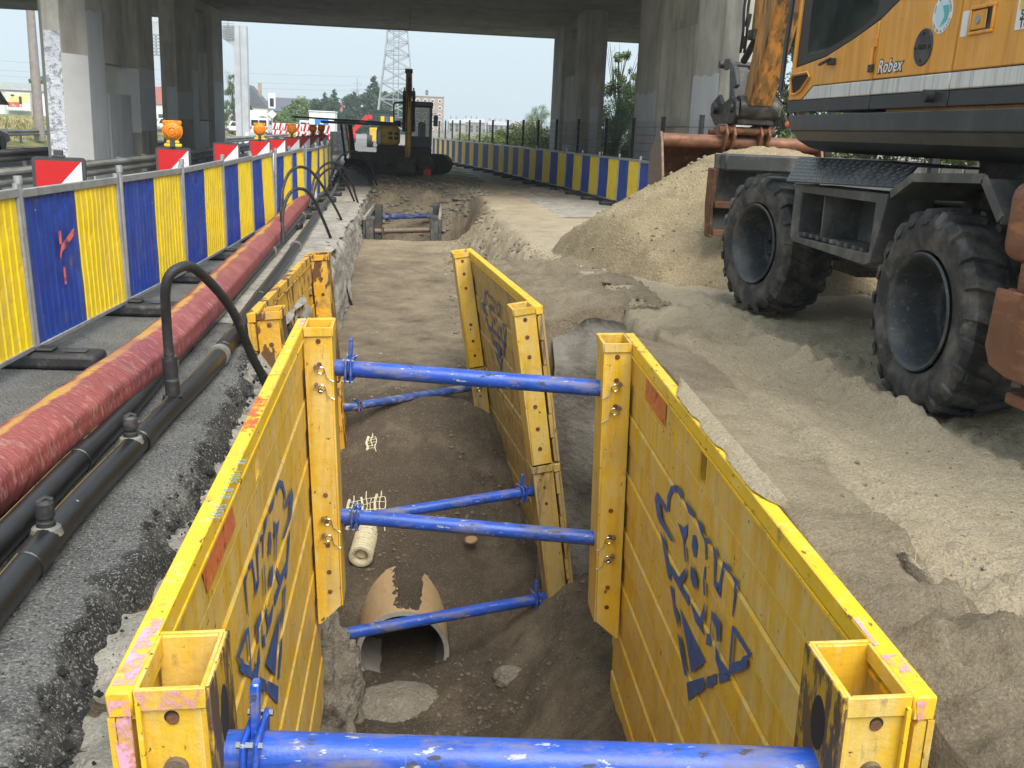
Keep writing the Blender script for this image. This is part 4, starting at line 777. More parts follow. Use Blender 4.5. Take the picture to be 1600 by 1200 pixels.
# grit on the asphalt by the broken edge
rr = np.random.RandomState(5); V = []; F = []
base = np.array([(1, 0, 0), (-1, 0, 0), (0, 1, 0), (0, -1, 0), (0, 0, 1), (0, 0, -1)], float); fo = np.array([(0, 2, 4), (2, 1, 4), (1, 3, 4), (3, 0, 4), (2, 0, 5), (1, 2, 5), (3, 1, 5), (0, 3, 5)])
for i in range(2600):
    y = 2.2 + 7 * rr.rand() ** 1.4; off = rr.rand() ** 1.6; x = float(edge_x(y)) - 0.02 - off * (0.5 if rr.rand() < 0.8 else 1.6); s_ = 0.002 + 0.006 * rr.rand() ** 3
    V.append(base * rr.uniform(0.6, 1.2, (6, 1)) * s_ + (x, y, 0.002 + s_ * 0.3)); F.append(fo + 6 * i)
tag(mesh_np('asphalt_grit', np.concatenate(V), np.concatenate(F), 'asphalt', smooth=False), kind='stuff')
V = []; F = []
for i in range(2200):
    y = 2.0 + 9 * rr.rand() ** 1.3; x = float(edge_x(y)) - 0.10 + 0.10 * rr.randn(); s_ = 0.003 + 0.018 * rr.rand() ** 4
    V.append(base * rr.uniform(0.6, 1.2, (6, 1)) * s_ + (x, y, (-0.02 if x < float(edge_x(y)) - 0.04 else -0.09) + s_ * 0.2)); F.append(fo + 6 * i)
tag(mesh_np('asphalt_crumbs', np.concatenate(V), np.concatenate(F), 'asphalt_fresh', smooth=False), kind='stuff')
# dry grass stalks on the right-hand spoil
def blades(name, n, fn, m, seed, h=(0.05, 0.16), w=0.003, ground=True):
    rr = np.random.RandomState(seed); V = []; F = []; k = 0
    for i in range(n):
        x, y, z0 = fn(rr); hh = rr.uniform(*h); a = rr.uniform(0, 6.28); ln = rr.uniform(0.3, 1.2) * hh; ww = w * rr.uniform(0.7, 1.3)
        dx, dy = math.cos(a), math.sin(a); P = [(x + dx * ln * t * t, y + dy * ln * t * t, z0 + hh * t * (1 - 0.25 * t)) for t in (0, 0.5, 1)]
        V += [(P[0][0] - dy * ww, P[0][1] + dx * ww, P[0][2]), (P[0][0] + dy * ww, P[0][1] - dx * ww, P[0][2]), (P[1][0] - dy * ww * .7, P[1][1] + dx * ww * .7, P[1][2]), (P[1][0] + dy * ww * .7, P[1][1] - dx * ww * .7, P[1][2]), (P[2][0], P[2][1], P[2][2]), (P[2][0] + 0.001, P[2][1], P[2][2])]
        F += [(k, k + 1, k + 3, k + 2), (k + 2, k + 3, k + 5, k + 4)]; k += 6
    return tag(mesh_np(name, V, F, m), kind='stuff')
def gz(x, y): return float(ground_h(np.array([x]), np.array([y]))[0])
cent = [(1.86, 3.1), (1.82, 3.25), (2.3, 2.75), (2.25, 2.5), (1.95, 2.4)]
def tuft(rr):
    c = cent[rr.randint(len(cent))]; x = c[0] + rr.randn() * 0.09; y = c[1] + rr.randn() * 0.10; return x, y, gz(x, y)
blades('dry_grass', 230, tuft, 'straw', 81, h=(0.015, 0.07), w=0.0016)
blades('dry_grass', 60, lambda rr: (lambda x, y: (x, y, gz(x, y)))(rr.uniform(1.8, 3.2), rr.uniform(2.0, 5.0)), 'straw', 82, h=(0.008, 0.03), w=0.0016)

# ================================================================== PIPES AND HOSES ON THE ROAD
def spline(pts, n=12):
    P = [Vector(p) for p in pts]; out = []
    for i in range(len(P) - 1):
        a, b_, c, d = P[max(i - 1, 0)], P[i], P[i + 1], P[min(i + 2, len(P) - 1)]
        for k in range(n):
            t = k / n; out.append(0.5 * ((2 * b_) + (-a + c) * t + (2 * a - 5 * b_ + 4 * c - d) * t * t + (-a + 3 * b_ - 3 * c + d) * t ** 3))
    out.append(P[-1]); return out
RP = [(-1.80, 2.6, .143), (-1.73, 4.18, .146), (-1.685, 5.15, .146), (-1.64, 6.56, .146), (-1.68, 8.56, .146), (-1.79, 11.95, .146), (-1.89, 15.2, .146), (-2.0, 18.2, .146), (-2.10, 21.0, .146)]
rp = thing('drainage_hose', 'thick dark red wrapped drainage pipe lying along the striped barriers', 'pipe', (-1.7, 8, 0))
path = spline(RP, 40); V = []; F = []; n = 40; OC = []
for i, p in enumerate(path):
    t = (path[min(i + 1, len(path) - 1)] - path[max(i - 1, 0)]).normalized(); a = Vector((t.y, -t.x, 0)).normalized(); u = a.cross(t) * -1
    if u.z < 0: u = -u
    for k in range(n):
        an = 2 * math.pi * k / n
        rad = 0.153 + 0.002 * math.sin(an * 9 + i * 0.03) + 0.002 * math.sin(i * 0.35 + 2 * math.sin(an)) + 0.012 * math.exp(-((an - 0.5) / 0.12) ** 2) + 0.003 * float(fbm(np.array([an * 1.2]), np.array([i * 0.06]), 1.5, 3, 91)[0])
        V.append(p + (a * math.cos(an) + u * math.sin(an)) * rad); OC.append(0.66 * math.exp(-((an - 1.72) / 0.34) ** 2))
for i in range(len(path) - 1):
    for k in range(n): F.append((i * n + k, i * n + (k + 1) % n, (i + 1) * n + (k + 1) % n, (i + 1) * n + k))
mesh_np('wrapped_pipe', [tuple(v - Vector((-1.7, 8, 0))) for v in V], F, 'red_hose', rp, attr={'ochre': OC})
b = MB(); b.tube(spline([(-2.10, 20.9, .15), (-2.25, 26.1, .15), (-2.6, 33, .15), (-3.1, 45, .15)], 12), 0.145, 20); b.build('rigid_pipe', 'rust_brown', rp)
for y, x in ((20.9, -2.095), (21.25, -2.10)):
    b = MB(); b.lathe([(0.16, -0.06), (0.20, -0.06), (0.20, 0.06), (0.16, 0.06)], (x, y, .165), 'y', 28); b.build('coupling', 'sign_white', rp)
b = MB(); b.lathe([(0.15, -0.05), (0.19, -0.05), (0.19, 0.05), (0.15, 0.05)], (-2.22, 25.2, .165), 'y', 28); b.build('coupling', 'grey_clamp', rp)
R1 = [(-1.30, 2.0, .09), (-1.315, 3.08, .09), (-1.33, 3.9, .09), (-1.295, 5.14, .09), (-1.255, 6.29, .09), (-1.27, 7.2, .09), (-1.25, 7.55, .085), (-1.30, 7.95, .09), (-1.37, 10.85, .09), (-1.45, 13.7, .09), (-1.60, 18.4, .09), (-1.75, 24, .09), (-2.2, 34, .09)]
R2 = [(-1.49, 2.0, .09), (-1.494, 3.55, .09), (-1.50, 4.29, .09), (-1.502, 5.07, .09), (-1.55, 6.63, .09), (-1.575, 8.6, .09), (-1.66, 12.2, .09), (-1.76, 15.85, .09), (-1.87, 20, .09), (-2.02, 26, .09), (-2.5, 36, .09)]
R1 = [(x * 1.016, y * 1.016, 0.064) for x, y, z in R1]; R2 = [(x * 1.016, y * 1.016, 0.064) for x, y, z in R2]
for k, (pts, lab) in enumerate(((R1, 'black plastic well-point main nearest the trench edge, with capped tees'), (R2, 'black plastic main lying between red pipe and trench-side main'))):
    t = thing('black_main', lab, 'pipe', (pts[0][0], 8, 0))
    sp_ = spline(pts, 16); b = MB(); b.tube(sp_, 0.059, 20); b.build('main', 'black_pipe', t)
    b = MB(); b.tube([p + Vector((-0.022, 0, 0.0545)) for p in sp_ if p.y < 24], 0.003, 6); b.build('stripe', 'pipe_stripe', t)
    for y in ((3.45, 4.9, 7.0, 9.2) if k == 0 else (4.6, 7.15, 9.0)):
        x = float(np.interp(y, [p[1] for p in pts], [p[0] for p in pts])); b = MB(); b.lathe([(0.057, -0.08), (0.064, -0.075), (0.064, 0.075), (0.057, 0.08)], (x, y, .064), 'y', 22); b.build('joint_sleeve', 'black_pipe', t)
    if k == 0:
        for (y, capd) in ((3.62, 1), (4.74, 1), (5.52, 0)):
            x = float(np.interp(y, [p[1] for p in pts], [p[0] for p in pts])) - 0.005
            b = MB(); b.lathe([(0.060, -0.02), (0.052, 0.010), (0.036, 0.018)], (x, y, 0.106), 'z', 20); fl = b.build('saddle', 'grey_clamp' if capd else 'black_pipe', t)
            b = MB(); b.lathe([(0.033, 0.0), (0.033, 0.025), (0.028, 0.03), (0.028, 0.04), (0.035, 0.045), (0.034, 0.10), (0.024, 0.112), (0.0, 0.113)] if capd else [(0.040, 0), (0.040, 0.09), (0.03, 0.10), (0, 0.10)], (x, y, 0.115), 'z', 16); b.build('riser', 'black_rubber', t)
            if capd:
                b = MB(); b.tube([(x - 0.022, y - 0.015, 0.222), (x + 0.004, y, 0.236), (x + 0.026, y + 0.01, 0.224)], 0.010, 7); b.build('tape_knot', 'black_rubber', t)
for (PP, y) in ((R2, 6.45), (R1, 6.75), (R2, 12.5), (R1, 13.1), (R2, 17.5)):
    x = float(np.interp(y, [p[1] for p in PP], [p[0] for p in PP]))
    b = MB(); b.lathe([(0.05, -0.05), (0.074, -0.05), (0.078, -0.02), (0.071, 0.0), (0.078, 0.02), (0.074, 0.05), (0.05, 0.05)], (x, y, 0.065), 'y', 24)
    c = b.build('pipe_coupling', 'grey_clamp'); c.location = (0, 0, 0)
    tag(c, 'grey clamp ring coupling around a black main, ' + {6.45: 'beside the big hose loop', 6.75: 'just beyond the big hose loop', 12.5: 'left of the pale cut', 13.1: 'by the first thin hose', 17.5: 'by the far hose loops'}[y], 'pipe clamp')
def hose(label, pts, r=0.023, parentcat='hose'):
    t = thing('suction_hose', label, 'hose', pts[0], 'black suction hoses looping into the trench')
    sp_ = spline(pts, 14); b = MB(); b.tube(sp_, r, 12); b.build('hose_tube', 'black_rubber', t)
    b = MB(); d = (sp_[1] - sp_[0]).normalized(); b.cyl(sp_[0] - d * 0.02, sp_[0] + d * 0.12, r * 1.5, 12); b.build('hose_end', 'black_rubber', t)
hose('thick black hose looping from the near main behind the yellow left panel', [(-1.32, 5.54, .22), (-1.325, 5.52, .5), (-1.30, 5.44, .76), (-1.24, 5.47, .85), (-1.17, 5.62, .82), (-1.05, 5.95, .55), (-0.98, 6.2, .22), (-0.90, 6.42, -.12), (-0.86, 6.5, -0.6)], 0.028)
hose('nearer thin black hose arching over the pale cut into the trench', [(-1.55, 12.6, .18), (-1.56, 12.7, .55), (-1.46, 12.9, .80), (-1.31, 13.6, .72), (-1.16, 14.6, .15), (-1.02, 15.2, -.45), (-0.93, 15.6, -.95), (-0.86, 15.8, -1.2)], 0.022)
hose('second thin black hose arching over the pale cut into the trench', [(-1.76, 14.2, .18), (-1.77, 14.3, .65), (-1.66, 14.6, .98), (-1.48, 15.4, .95), (-1.29, 16.8, .45), (-1.12, 18.0, -.15), (-1.0, 18.6, -.75)], 0.022)
hose('third black hose looping beside the far grey trench box', [(-1.80, 18.6, .15), (-1.72, 19.0, .70), (-1.50, 19.8, .92), (-1.25, 21.0, .70), (-1.10, 21.8, .1), (-0.98, 22.3, -.35)], 0.022)
hose('fourth black hose looping beside the far grey trench box', [(-1.85, 19.6, .15), (-1.75, 20.0, .60), (-1.52, 20.8, .78), (-1.35, 21.4, .55), (-1.2, 22.0, .12), (-1.13, 22.3, -.1)], 0.022)
hose('farthest black hose looping onto the trench end below the crawler', [(-2.0, 25.6, .15), (-1.8, 26, .75), (-1.45, 26.6, .98), (-1.1, 27.4, .75), (-0.85, 27.9, .05)], 0.026)
for k in range(9):
    y = 27.5 + k * 1.6; x0 = float(np.interp(y, [24, 34], [-1.75, -2.2]))
    hose('thin grey black hose tangled along the far mains, ' + ordn(k) + ' beyond the last loop', [(x0, y, .12), (x0 + 0.15, y + 0.2, .45), (x0 + 0.55, y + 0.5, .42), (x0 + 0.95, y + 0.7, .05)], 0.028)

# ================================================================== STRIPED BARRIERS
def make_barrier():
    """2.0 m long, local x from 0; faces -y; blue half then yellow half"""
    t = thing('striped_barrier', '', 'barrier')
    L = 2.02; z0, z1 = 0.11, 1.16
    b = MB(); b.box2((0.03, -0.02, z1 - 0.055), (L - 0.03, 0.02, z1)); b.build('frame_rail', 'galvanised', t, bevel=0.004)
    b = MB(); b.box2((0.03, -0.015, z0), (L - 0.03, 0.015, z0 + 0.03)); b.build('frame_rail', 'galvanised', t, bevel=0.004)
    for x in (0.02, L - 0.02):
        b = MB(); b.cyl((x, 0, 0.03), (x, 0, z1 + 0.06 if x < 1 else z1 + 0.03), 0.021, 12); b.build('frame_tube', 'galvanised', t)
    b = MB(); b.cyl((0.02, 0, z1 + 0.03), (0.02, 0, z1 + 0.085), 0.027, 12); b.build('hook', 'galvanised', t)
    for (xa, xb, m, nm) in ((0.045, L / 2 - 0.002, 'sheet_blue', 'blue_sheet'), (L / 2 + 0.002, L - 0.045, 'sheet_yellow', 'yellow_sheet')):
        V = []; F = []; k = 0; nr = 9; w = (xb - xa) / nr
        prof = []
        for i in range(nr):
            prof += [(xa + i * w, 0.0), (xa + i * w + 0.010, -0.0065), (xa + i * w + 0.022, -0.0065), (xa + i * w + 0.032, 0.0)]
        prof.append((xb, 0.0)); hz = np.linspace(z0 + 0.03, z1 - 0.055, 22)
        for z in hz:
            for (x, y) in prof:
                V.append((x, y + 0.010 * float(fbm(np.array([x]), np.array([z]), 2.6, 3, 95)[0]) + 0.016 * max(0.0, float(fbm(np.array([x]), np.array([z]), 9.0, 2, 96)[0]) - 0.42), z))
        np_ = len(prof)
        for i in range(len(hz) - 1):
            for j in range(np_ - 1): F.append((i * np_ + j, i * np_ + j + 1, (i + 1) * np_ + j + 1, (i + 1) * np_ + j))
        nn = len(V); V += [(x, y + 0.006, z) for x, y, z in V]; F += [tuple(q + nn for q in f[::-1]) for f in F]
        mesh_np(nm, V, F, m, t, smooth=False)
    return t
def make_foot():
    b = MB(); b.box2((-0.42, -0.12, 0.0), (0.42, 0.12, 0.105)); o = b.build('rubber_block', 'black_rubber', None, bevel=0.03, seg=2)
    b = MB(); b.box2((-0.12, -0.06, 0.1055), (0.12, 0.06, 0.13)); b.build('socket', 'black_rubber', o, bevel=0.01)
    for x in (-0.26, 0.26):
        b = MB(); b.box2((x - 0.07, -0.05, 0.1055), (x + 0.07, 0.05, 0.118)); b.build('grip_pad', 'dark_plastic', o, bevel=0.008)
    return o
bproto = make_barrier(); fproto = make_foot()
first = [True, True]
def row(nodes, side, zoff=0.0):
    for i in range(len(nodes) - 1):
        (x0, y0), (x1, y1) = nodes[i], nodes[i + 1]; a = math.atan2(y1 - y0, x1 - x0); ln = math.hypot(x1 - x0, y1 - y0)
        o = bproto if first[0] else copy_tree(bproto); first[0] = False
        if side == 'left': o.location = (x0, y0, zoff); o.rotation_euler = (0, R(random.uniform(-0.8, 0.8)), a); o.rotation_euler.x = R(random.uniform(-2.2, 1.2))
        else: o.location = (x1, y1, zoff); o.rotation_euler = (0, R(random.uniform(-0.6, 0.6)), a + math.pi)
        o.scale = (ln / 2.03, 1, 1)
        extra = {('left', 1): ' with orange spray'}.get((side, i), '')
        tag(o, ('blue and yellow striped barrier%s, %s from the camera in left row' if side == 'left' else 'blue and yellow striped barrier%s, %s from the sand heap in right row') % (extra, ordn(i)), 'barrier', 'striped barriers on the %s' % side)
    for i, (x0, y0) in enumerate(nodes):
        j = min(i, len(nodes) - 2); a = math.atan2(nodes[j + 1][1] - nodes[j][1], nodes[j + 1][0] - nodes[j][0])
        o = fproto if first[1] else copy_tree(fproto); first[1] = False
        o.location = (x0, y0, zoff + 0.004); o.rotation_euler = (0, 0, a + math.pi / 2 + R(random.uniform(-7, 7)))
        tag(o, ('black rubber block foot under the left striped barriers, %s from the camera' if side == 'left' else 'black rubber block foot under the right striped barriers, %s from the sand heap') % ordn(i), 'barrier foot', 'rubber barrier feet on the %s' % side)
LN = [(-2.82, 5.38), (-2.73, 7.42), (-2.63, 9.52), (-2.52, 11.56), (-2.43, 13.58), (-2.37, 15.66), (-2.33, 17.9), (-2.28, 19.95), (-2.22, 22.0), (-2.19, 24.4), (-2.2, 26.6), (-2.25, 28.8), (-2.34, 31.0), (-2.48, 33.1)]
LN = [(x * 0.893, y * 0.893) for x, y in LN] + [(-2.36, 31.6)]
row(LN, 'left')
RN = [(5.9, 22.5), (5.77, 24.5), (5.66, 26.5), (5.5, 28.5), (5.35, 30.5), (5.17, 32.5), (4.93, 34.5), (4.68, 36.5), (4.46, 38.5), (4.26, 40.5), (4.08, 42.5), (3.8, 44.5), (3.48, 46.5), (3.17, 48.5), (2.88, 50.5), (2.62, 52.5), (2.38, 54.5), (2.16, 56.5), (1.95, 58.5)]
RN = [(x * 0.895, y * 0.895) for x, y in RN] + [(1.55, 54.3), (1.37, 56.1)]
row(RN, 'right')
# orange spray on the second left panel (local to that panel)
b2 = [o for o in bpy.data.objects if o.get('label', '').startswith('blue and yellow striped barrier with orange')][0]
b = MB()
for (xa, za, xb, zb, w) in ((0.58, 0.72, 0.86, 0.82, 0.05), (0.55, 0.80, 0.60, 0.80, 0.09), (0.54, 0.66, 0.58, 0.72, 0.05), (0.57, 0.53, 0.61, 0.53, 0.12)):
    b.quad((xa, -0.024, za - w / 2), (xb, -0.024, zb - w / 2), (xb, -0.024, zb + w / 2), (xa, -0.024, za + w / 2))
Mt['orange_spray'] = mat('orange_spray', (0.85, 0.16, 0.07), 0.6, 0, 0.1, 9, alpha=(16, 0.38, 0.55))
b.build('sprayed_mark', 'orange_spray', b2, recalc=False, local=True)

# ------------------------------------------------------------------ red and white beacons
def make_beacon(lamp):
    t = thing('traffic_beacon', '', 'traffic beacon'); w, h, z0 = 0.21, 0.86, 0.42
    b = MB(); pts = []
    for (cx, cz, a0) in ((w - 0.03, z0 + h - 0.03, 0), (-w + 0.03, z0 + h - 0.03, 90), (-w + 0.03, z0 + 0.03, 180), (w - 0.03, z0 + 0.03, 270)):
        for k in range(5): a = R(a0 + k * 22.5); pts.append((cx + 0.03 * math.cos(a), cz + 0.03 * math.sin(a)))
    b.prism(pts, 0.045, 'xz', -0.01); b.build('board', 'dark_plastic', t)
    iw = w - 0.028; i0, i1 = z0 + 0.03, z0 + h - 0.03; y = -0.0125
    def poly(P, m, nm): b = MB(); b.prism(P, 0.002, 'xz', y - 0.002); b.build(nm, m, t)
    zz = i1; s_ = 0.40
    poly([(-iw, i1), (iw, i1), (-iw, i1 - s_)], 'sign_red', 'red_stripe')
    poly([(iw, i1 - 0.0015), (iw, i1 - s_), (-iw, i1 - 2 * s_), (-iw, i1 - s_ - 0.0015)], 'sign_white', 'white_stripe')
    poly([(iw, i1 - s_ - 0.0015), (iw, i0), (-iw, i0), (-iw, i1 - 2 * s_ - 0.0015)], 'sign_red', 'red_stripe')
    b = MB(); b.box2((-0.03, 0, 0.08), (0.03, 0.04, z0 + 0.02)); b.build('stem', 'dark_plastic', t)
    b = MB(); b.box2((-0.22, -0.35, 0.0), (0.22, 0.4, 0.10)); b.build('base', 'black_rubber', t, bevel=0.02)
    zt = z0 + h
    if lamp:
        b = MB(); b.box2((-0.105, -0.02, zt + 0.001), (0.105, 0.06, zt + 0.045)); b.box2((-0.075, -0.02, zt + 0.045), (0.075, 0.06, zt + 0.085)); b.build('lamp_bracket', 'lamp_yellow', t, bevel=0.012)
        b = MB(); b.box2((-0.03, -0.035, zt), (0.03, 0.03, zt + 0.10)); b.build('lamp_stem', 'dark_plastic', t, bevel=0.005)
        zc = zt + 0.20
        b = MB(); b.lathe([(0.0, -0.06), (0.05, -0.055), (0.09, -0.04), (0.108, -0.015), (0.112, 0.0)], (0, 0, zc), 'y', 28); l = b.build('lens', 'amber_lens', t)
        b = MB(); b.lathe([(0.112, -0.005), (0.122, -0.005), (0.124, 0.03), (0.105, 0.06), (0.0, 0.065)], (0, 0, zc), 'y', 28); b.build('lamp_housing', 'amber_lens', t)
        b = MB(); b.box2((-0.112, -0.01, zc + 0.07), (0.112, 0.04, zc + 0.125)); b.build('lamp_cap', 'amber_lens', t, bevel=0.01)
        for k in range(3):
            b = MB(); rr_ = 0.035 + 0.028 * k; b.lathe([(rr_, -0.062 + 0.010 * k + 0.004 * k * k), (rr_ + 0.006, -0.066 + 0.010 * k + 0.004 * k * k), (rr_ + 0.012, -0.058 + 0.010 * k + 0.004 * k * k)], (0, 0, zc), 'y', 28); b.build('lens_ring', 'amber_lens', l)
    else:
        b = MB(); b.box2((-0.035, -0.01, zt - 0.002), (0.035, 0.04, zt + 0.06)); b.box2((-0.05, -0.015, zt - 0.002), (0.05, 0.045, zt + 0.015)); b.build('lamp_socket', 'dark_plastic', t, bevel=0.006)
    return t
bp0, bp1 = make_beacon(False), make_beacon(True); used = {0: False, 1: False}
BY = [(8.75, -2.92, 0), (12.9, -2.92, 1), (16.6, -2.92, 0), (20.3, -2.92, 1), (22.8, -2.91, 0), (25.65, -2.9, 1), (28.4, -2.9, 0), (31.3, -2.9, 1), (34.5, -2.92, 1)]
for i, (y, x, l) in enumerate(BY):
    pr_ = bp1 if l else bp0; o = pr_ if not used[l] else copy_tree(pr_); used[l] = True
    o.location = (x, y, 0.002); o.rotation_euler = (0, 0, R(8 + random.uniform(-3, 3)))
    tag(o, 'red and white beacon %s, %s from the camera behind left barriers' % ('with amber lamp' if l else 'without lamp', ordn(i)), 'traffic beacon', 'traffic beacons behind the left barriers')

# ------------------------------------------------------------------ guardrails
def wbeam(b, P, z, h=0.31, d=0.08, out=-1):
    prof = [(0.0, 0.5), (0.0, 0.44), (1, 0.30), (1, 0.18), (0.1, 0.06), (0.1, -0.06), (1, -0.18), (1, -0.30), (0.0, -0.44), (0.0, -0.5)]
    V = []; F = []; n = len(prof)
    for i, (x, y) in enumerate(P):
        V += [(x - out * d * u, y, z + v * h) for u, v in prof] + [(x - out * d * u + out * 0.006, y, z + v * h) for u, v in prof]
    m = 2 * n
    for i in range(len(P) - 1):
        for j in range(n - 1):
            F.append((i * m + j, i * m + j + 1, (i + 1) * m + j + 1, (i + 1) * m + j)); F.append((i * m + n + j, (i + 1) * m + n + j, (i + 1) * m + n + j + 1, i * m + n + j + 1))
        for j in (0, n - 1): F.append((i * m + j, (i + 1) * m + j, (i + 1) * m + n + j, i * m + n + j))
    b.add(V, F)
def guardrail(label, P, zs, group, zb=0.0, post=(2.0, 0.07)):
    t = thing('guardrail', label, 'guardrail', (P[0][0], P[0][1], zb), group)
    for z in zs:
        b = MB(); wbeam(b, P, z); b.build('rail_beam', 'guardrail_steel', t)
    y = P[0][1] + 0.5
    while y < min(P[-1][1], 62):
        x = float(np.interp(y, [p[1] for p in P], [p[0] for p in P])); b = MB(); b.box2((x - 0.11, y - 0.03, zb - 0.05), (x - 0.005, y + 0.03, max(zs) + 0.16)); b.build('post', 'guardrail_steel', t); y += post[0]
    return t
guardrail('double steel guardrail running just behind the red and white beacons', [(-6.6, 6), (-6.4, 16.7), (-6.2, 20), (-6.15, 25.75), (-6.2, 31.4), (-6.5, 43), (-8.2, 62)], (0.60, 0.22), 'guardrails by the left carriageway')
guardrail('steel guardrail on the traffic side behind the left concrete piers', [(-9.6, 8), (-9.6, 30), (-9.6, 62), (-10, 120)], (0.58,), 'guardrails by the left carriageway')
guardrail('pale steel guardrail in front of the grassy verge across the carriageway', [(-18.3, 20), (-18.4, 47.6), (-18.7, 62), (-19.5, 150)], (0.62,), 'guardrails by the left carriageway')

# ------------------------------------------------------------------ mesh fence on the right
FN = [(6.05, 11.0), (6.05, 14.0), (6.05, 17.1), (6.04, 20.4), (6.02, 23.5), (6.0, 26.6), (5.86, 29.6), (5.58, 32.9), (5.3, 35.9), (5.02, 38.9), (4.78, 41.9), (4.42, 44.9), (4.0, 47.9), (3.6, 50.9), (3.25, 53.9), (2.9, 56.9), (2.6, 59.9), (2.3, 63), (2.0, 66)]
fe = thing('mesh_fence', 'black wire mesh fence with square posts behind the right striped barriers', 'fence', (6, 11, 0))
for i, (x, y) in enumerate(FN):
    b = MB(); b.box2((x - 0.045, y - 0.045, 0), (x + 0.045, y + 0.045, 2.12)); b.build('post', 'fence_black', fe)
    b = MB(); b.box2((x - 0.05, y - 0.05, 2.121), (x + 0.05, y + 0.05, 2.15)); b.build('post_cap', 'fence_black', fe)
    if i < len(FN) - 1:
        P, Q = Vector((x, y, 0)), Vector((*FN[i + 1], 0)); b = MB(); far = y > 40
        for z in np.arange(0.1, 2.06, 0.2):
            for e in ((0.0, 0.01) if not far else (0.0,)): b.tube([P + Vector((-0.03, 0, z + e)), Q + Vector((-0.03, 0, z + e))], 0.0035, 3, cap=False)
        nv = 34 if not far else 12
        for k in range(nv): p = P.lerp(Q, (k + 0.5) / nv) + Vector((-0.03, 0, 0)); b.tube([p + Vector((0, 0, 0.06)), p + Vector((0, 0, 2.06))], 0.0022, 3, cap=False)
        b.build('wire_panel', 'fence_black', fe, recalc=False)
# grey timber fence far right behind the machine
wf = thing('board_fence', 'weathered grey timber board fence behind the wheeled excavator', 'fence', (8.5, 16, 0))
for k in range(44):
    y = 11.5 + k * 0.21; b = MB(); b.box((7.9 + 0.02 * math.sin(k * 2.3), y, 0.72 + 0.02 * math.sin(k * 1.7)), (0.025, 0.195, 1.45)); b.build('board', 'wood_grey', wf)
b = MB(); b.box2((7.93, 11.4, 1.05), (7.98, 20.8, 1.14)); b.build('rail', 'wood_grey', wf)

# ================================================================== SAND HEAP
hx, hy_ = np.meshgrid(np.arange(1.2, 7.2, 0.035), np.arange(8.6, 16.5, 0.035))
ccx, ccy = 4.3, 11.6
rad = np.hypot((hx - ccx), (hy_ - ccy) * np.where(hy_ < ccy, 1.25, 0.95)) * (1 + 0.10 * fbm(hx, hy_, 0.6, 3, 101))
hz = 1.95 - 0.62 * np.sqrt(rad ** 2 + 0.15) - 2.6 * np.clip(xr_at(hy_) + 1.05 - hx, 0, 9) ** 1.3 + 0.035 * fbm(hx, hy_, 2.4, 4, 102) + 0.022 * fbm(hx, hy_, 7, 4, 103) + 0.012 * np.abs(fbm(hx, hy_, 16, 3, 105))
crown = sstep(1.6, 0.4, rad); hz = hz + crown * 0.06 * np.abs(fbm(hx, hy_, 5, 4, 104)) - 0.5 * np.clip(hz - 1.45, 0, 2)
gd = ground_h(hx, hy_); hz2 = np.maximum(hz, gd - 0.05); hz2 = np.where(hz < gd - 0.02, gd - 0.05, hz2)
sh = mesh_np('sand_heap', np.stack([hx, hy_, hz2], -1).reshape(-1, 3), grid_faces(*hx.shape), 'heap_sand')
tag(sh, 'tall heap of pale yellow sand in front of the wheeled excavator', 'sand heap')
rr = np.random.RandomState(14); V = []; F = []; n = 0
for i in range(2600):
    a = rr.uniform(0, 6.28); q = 0.6 + 2.5 * rr.rand(); x = ccx + q * math.cos(a); y = ccy + q * math.sin(a); ii = int(round((y - 8.6) / 0.035)); jj = int(round((x - 1.2) / 0.035))
    if 0 <= ii < hx.shape[0] and 0 <= jj < hx.shape[1]:
        s_ = 0.004 + 0.03 * rr.rand() ** 5; V.append(base * rr.uniform(0.6, 1.2, (6, 1)) * s_ + (x, y, hz2[ii, jj] + s_ * 0.2)); F.append(fo + 6 * n); n += 1
tag(mesh_np('sand_lumps', np.concatenate(V), np.concatenate(F), 'heap_sand', smooth=False), kind='stuff')

# ================================================================== WHEELED EXCAVATOR
ex = thing('wheeled_excavator', 'large orange and black wheeled excavator beside the trench on the right', 'excavator', (4.2, 6.8, 0.15))
XS = 2.95
def side(poly, m, name, x=XS, d=0.03, bevel=0.006, parent=ex):
    b = MB(); b.prism(poly, d, 'yz', x); return b.build(name, m, parent, bevel=bevel)
body = MB(); body.box2((3.02, 2.6, 1.70), (5.42, 6.2, 3.1)); body.build('engine_house', 'machine_orange', ex, bevel=0.03)
# black lower skirt with a rounded underside
b = MB(); SK = [(2.945, 1.865), (2.942, 1.755), (2.958, 1.745), (2.99, 1.68), (3.07, 1.63), (3.2, 1.60), (5.2, 1.60), (5.4, 1.66), (5.45, 1.865)]
V = [(x, 2.5, z) for x, z in SK] + [(x, 7.45, z) for x, z in SK] + [(x + (0.04 if x < 4 else -0.04), 7.73 - (1.865 - z) * 0.75, z) for x, z in SK]; n = len(SK)
b.add(V, [tuple(range(n))] + [(i, (i + 1) % n, n + (i + 1) % n, n + i) for i in range(n)] + [(n + i, n + (i + 1) % n, 2 * n + (i + 1) % n, 2 * n + i) for i in range(n)] + [tuple(range(3 * n - 1, 2 * n - 1, -1))])
b.build('lower_skirt', 'machine_black', ex, bevel=0.004, sharp=25)
for (ya, yb) in ((6.275, 7.69), (5.325, 6.265), (2.6, 5.315)): side([(ya, 1.885), (yb, 1.885), (yb - 0.005, 1.972), (ya, 1.972)], 'machine_black', 'side_band')
for (ya, yb) in ((6.275, 7.40), (5.325, 6.265), (2.6, 5.315)):
    P = [(ya, 1.976), (yb, 1.976), (yb if yb < 7 else 7.22, 2.066), (ya, 2.066)]; side(P, 'stripe_silver', 'silver_stripe', x=XS - 0.002)
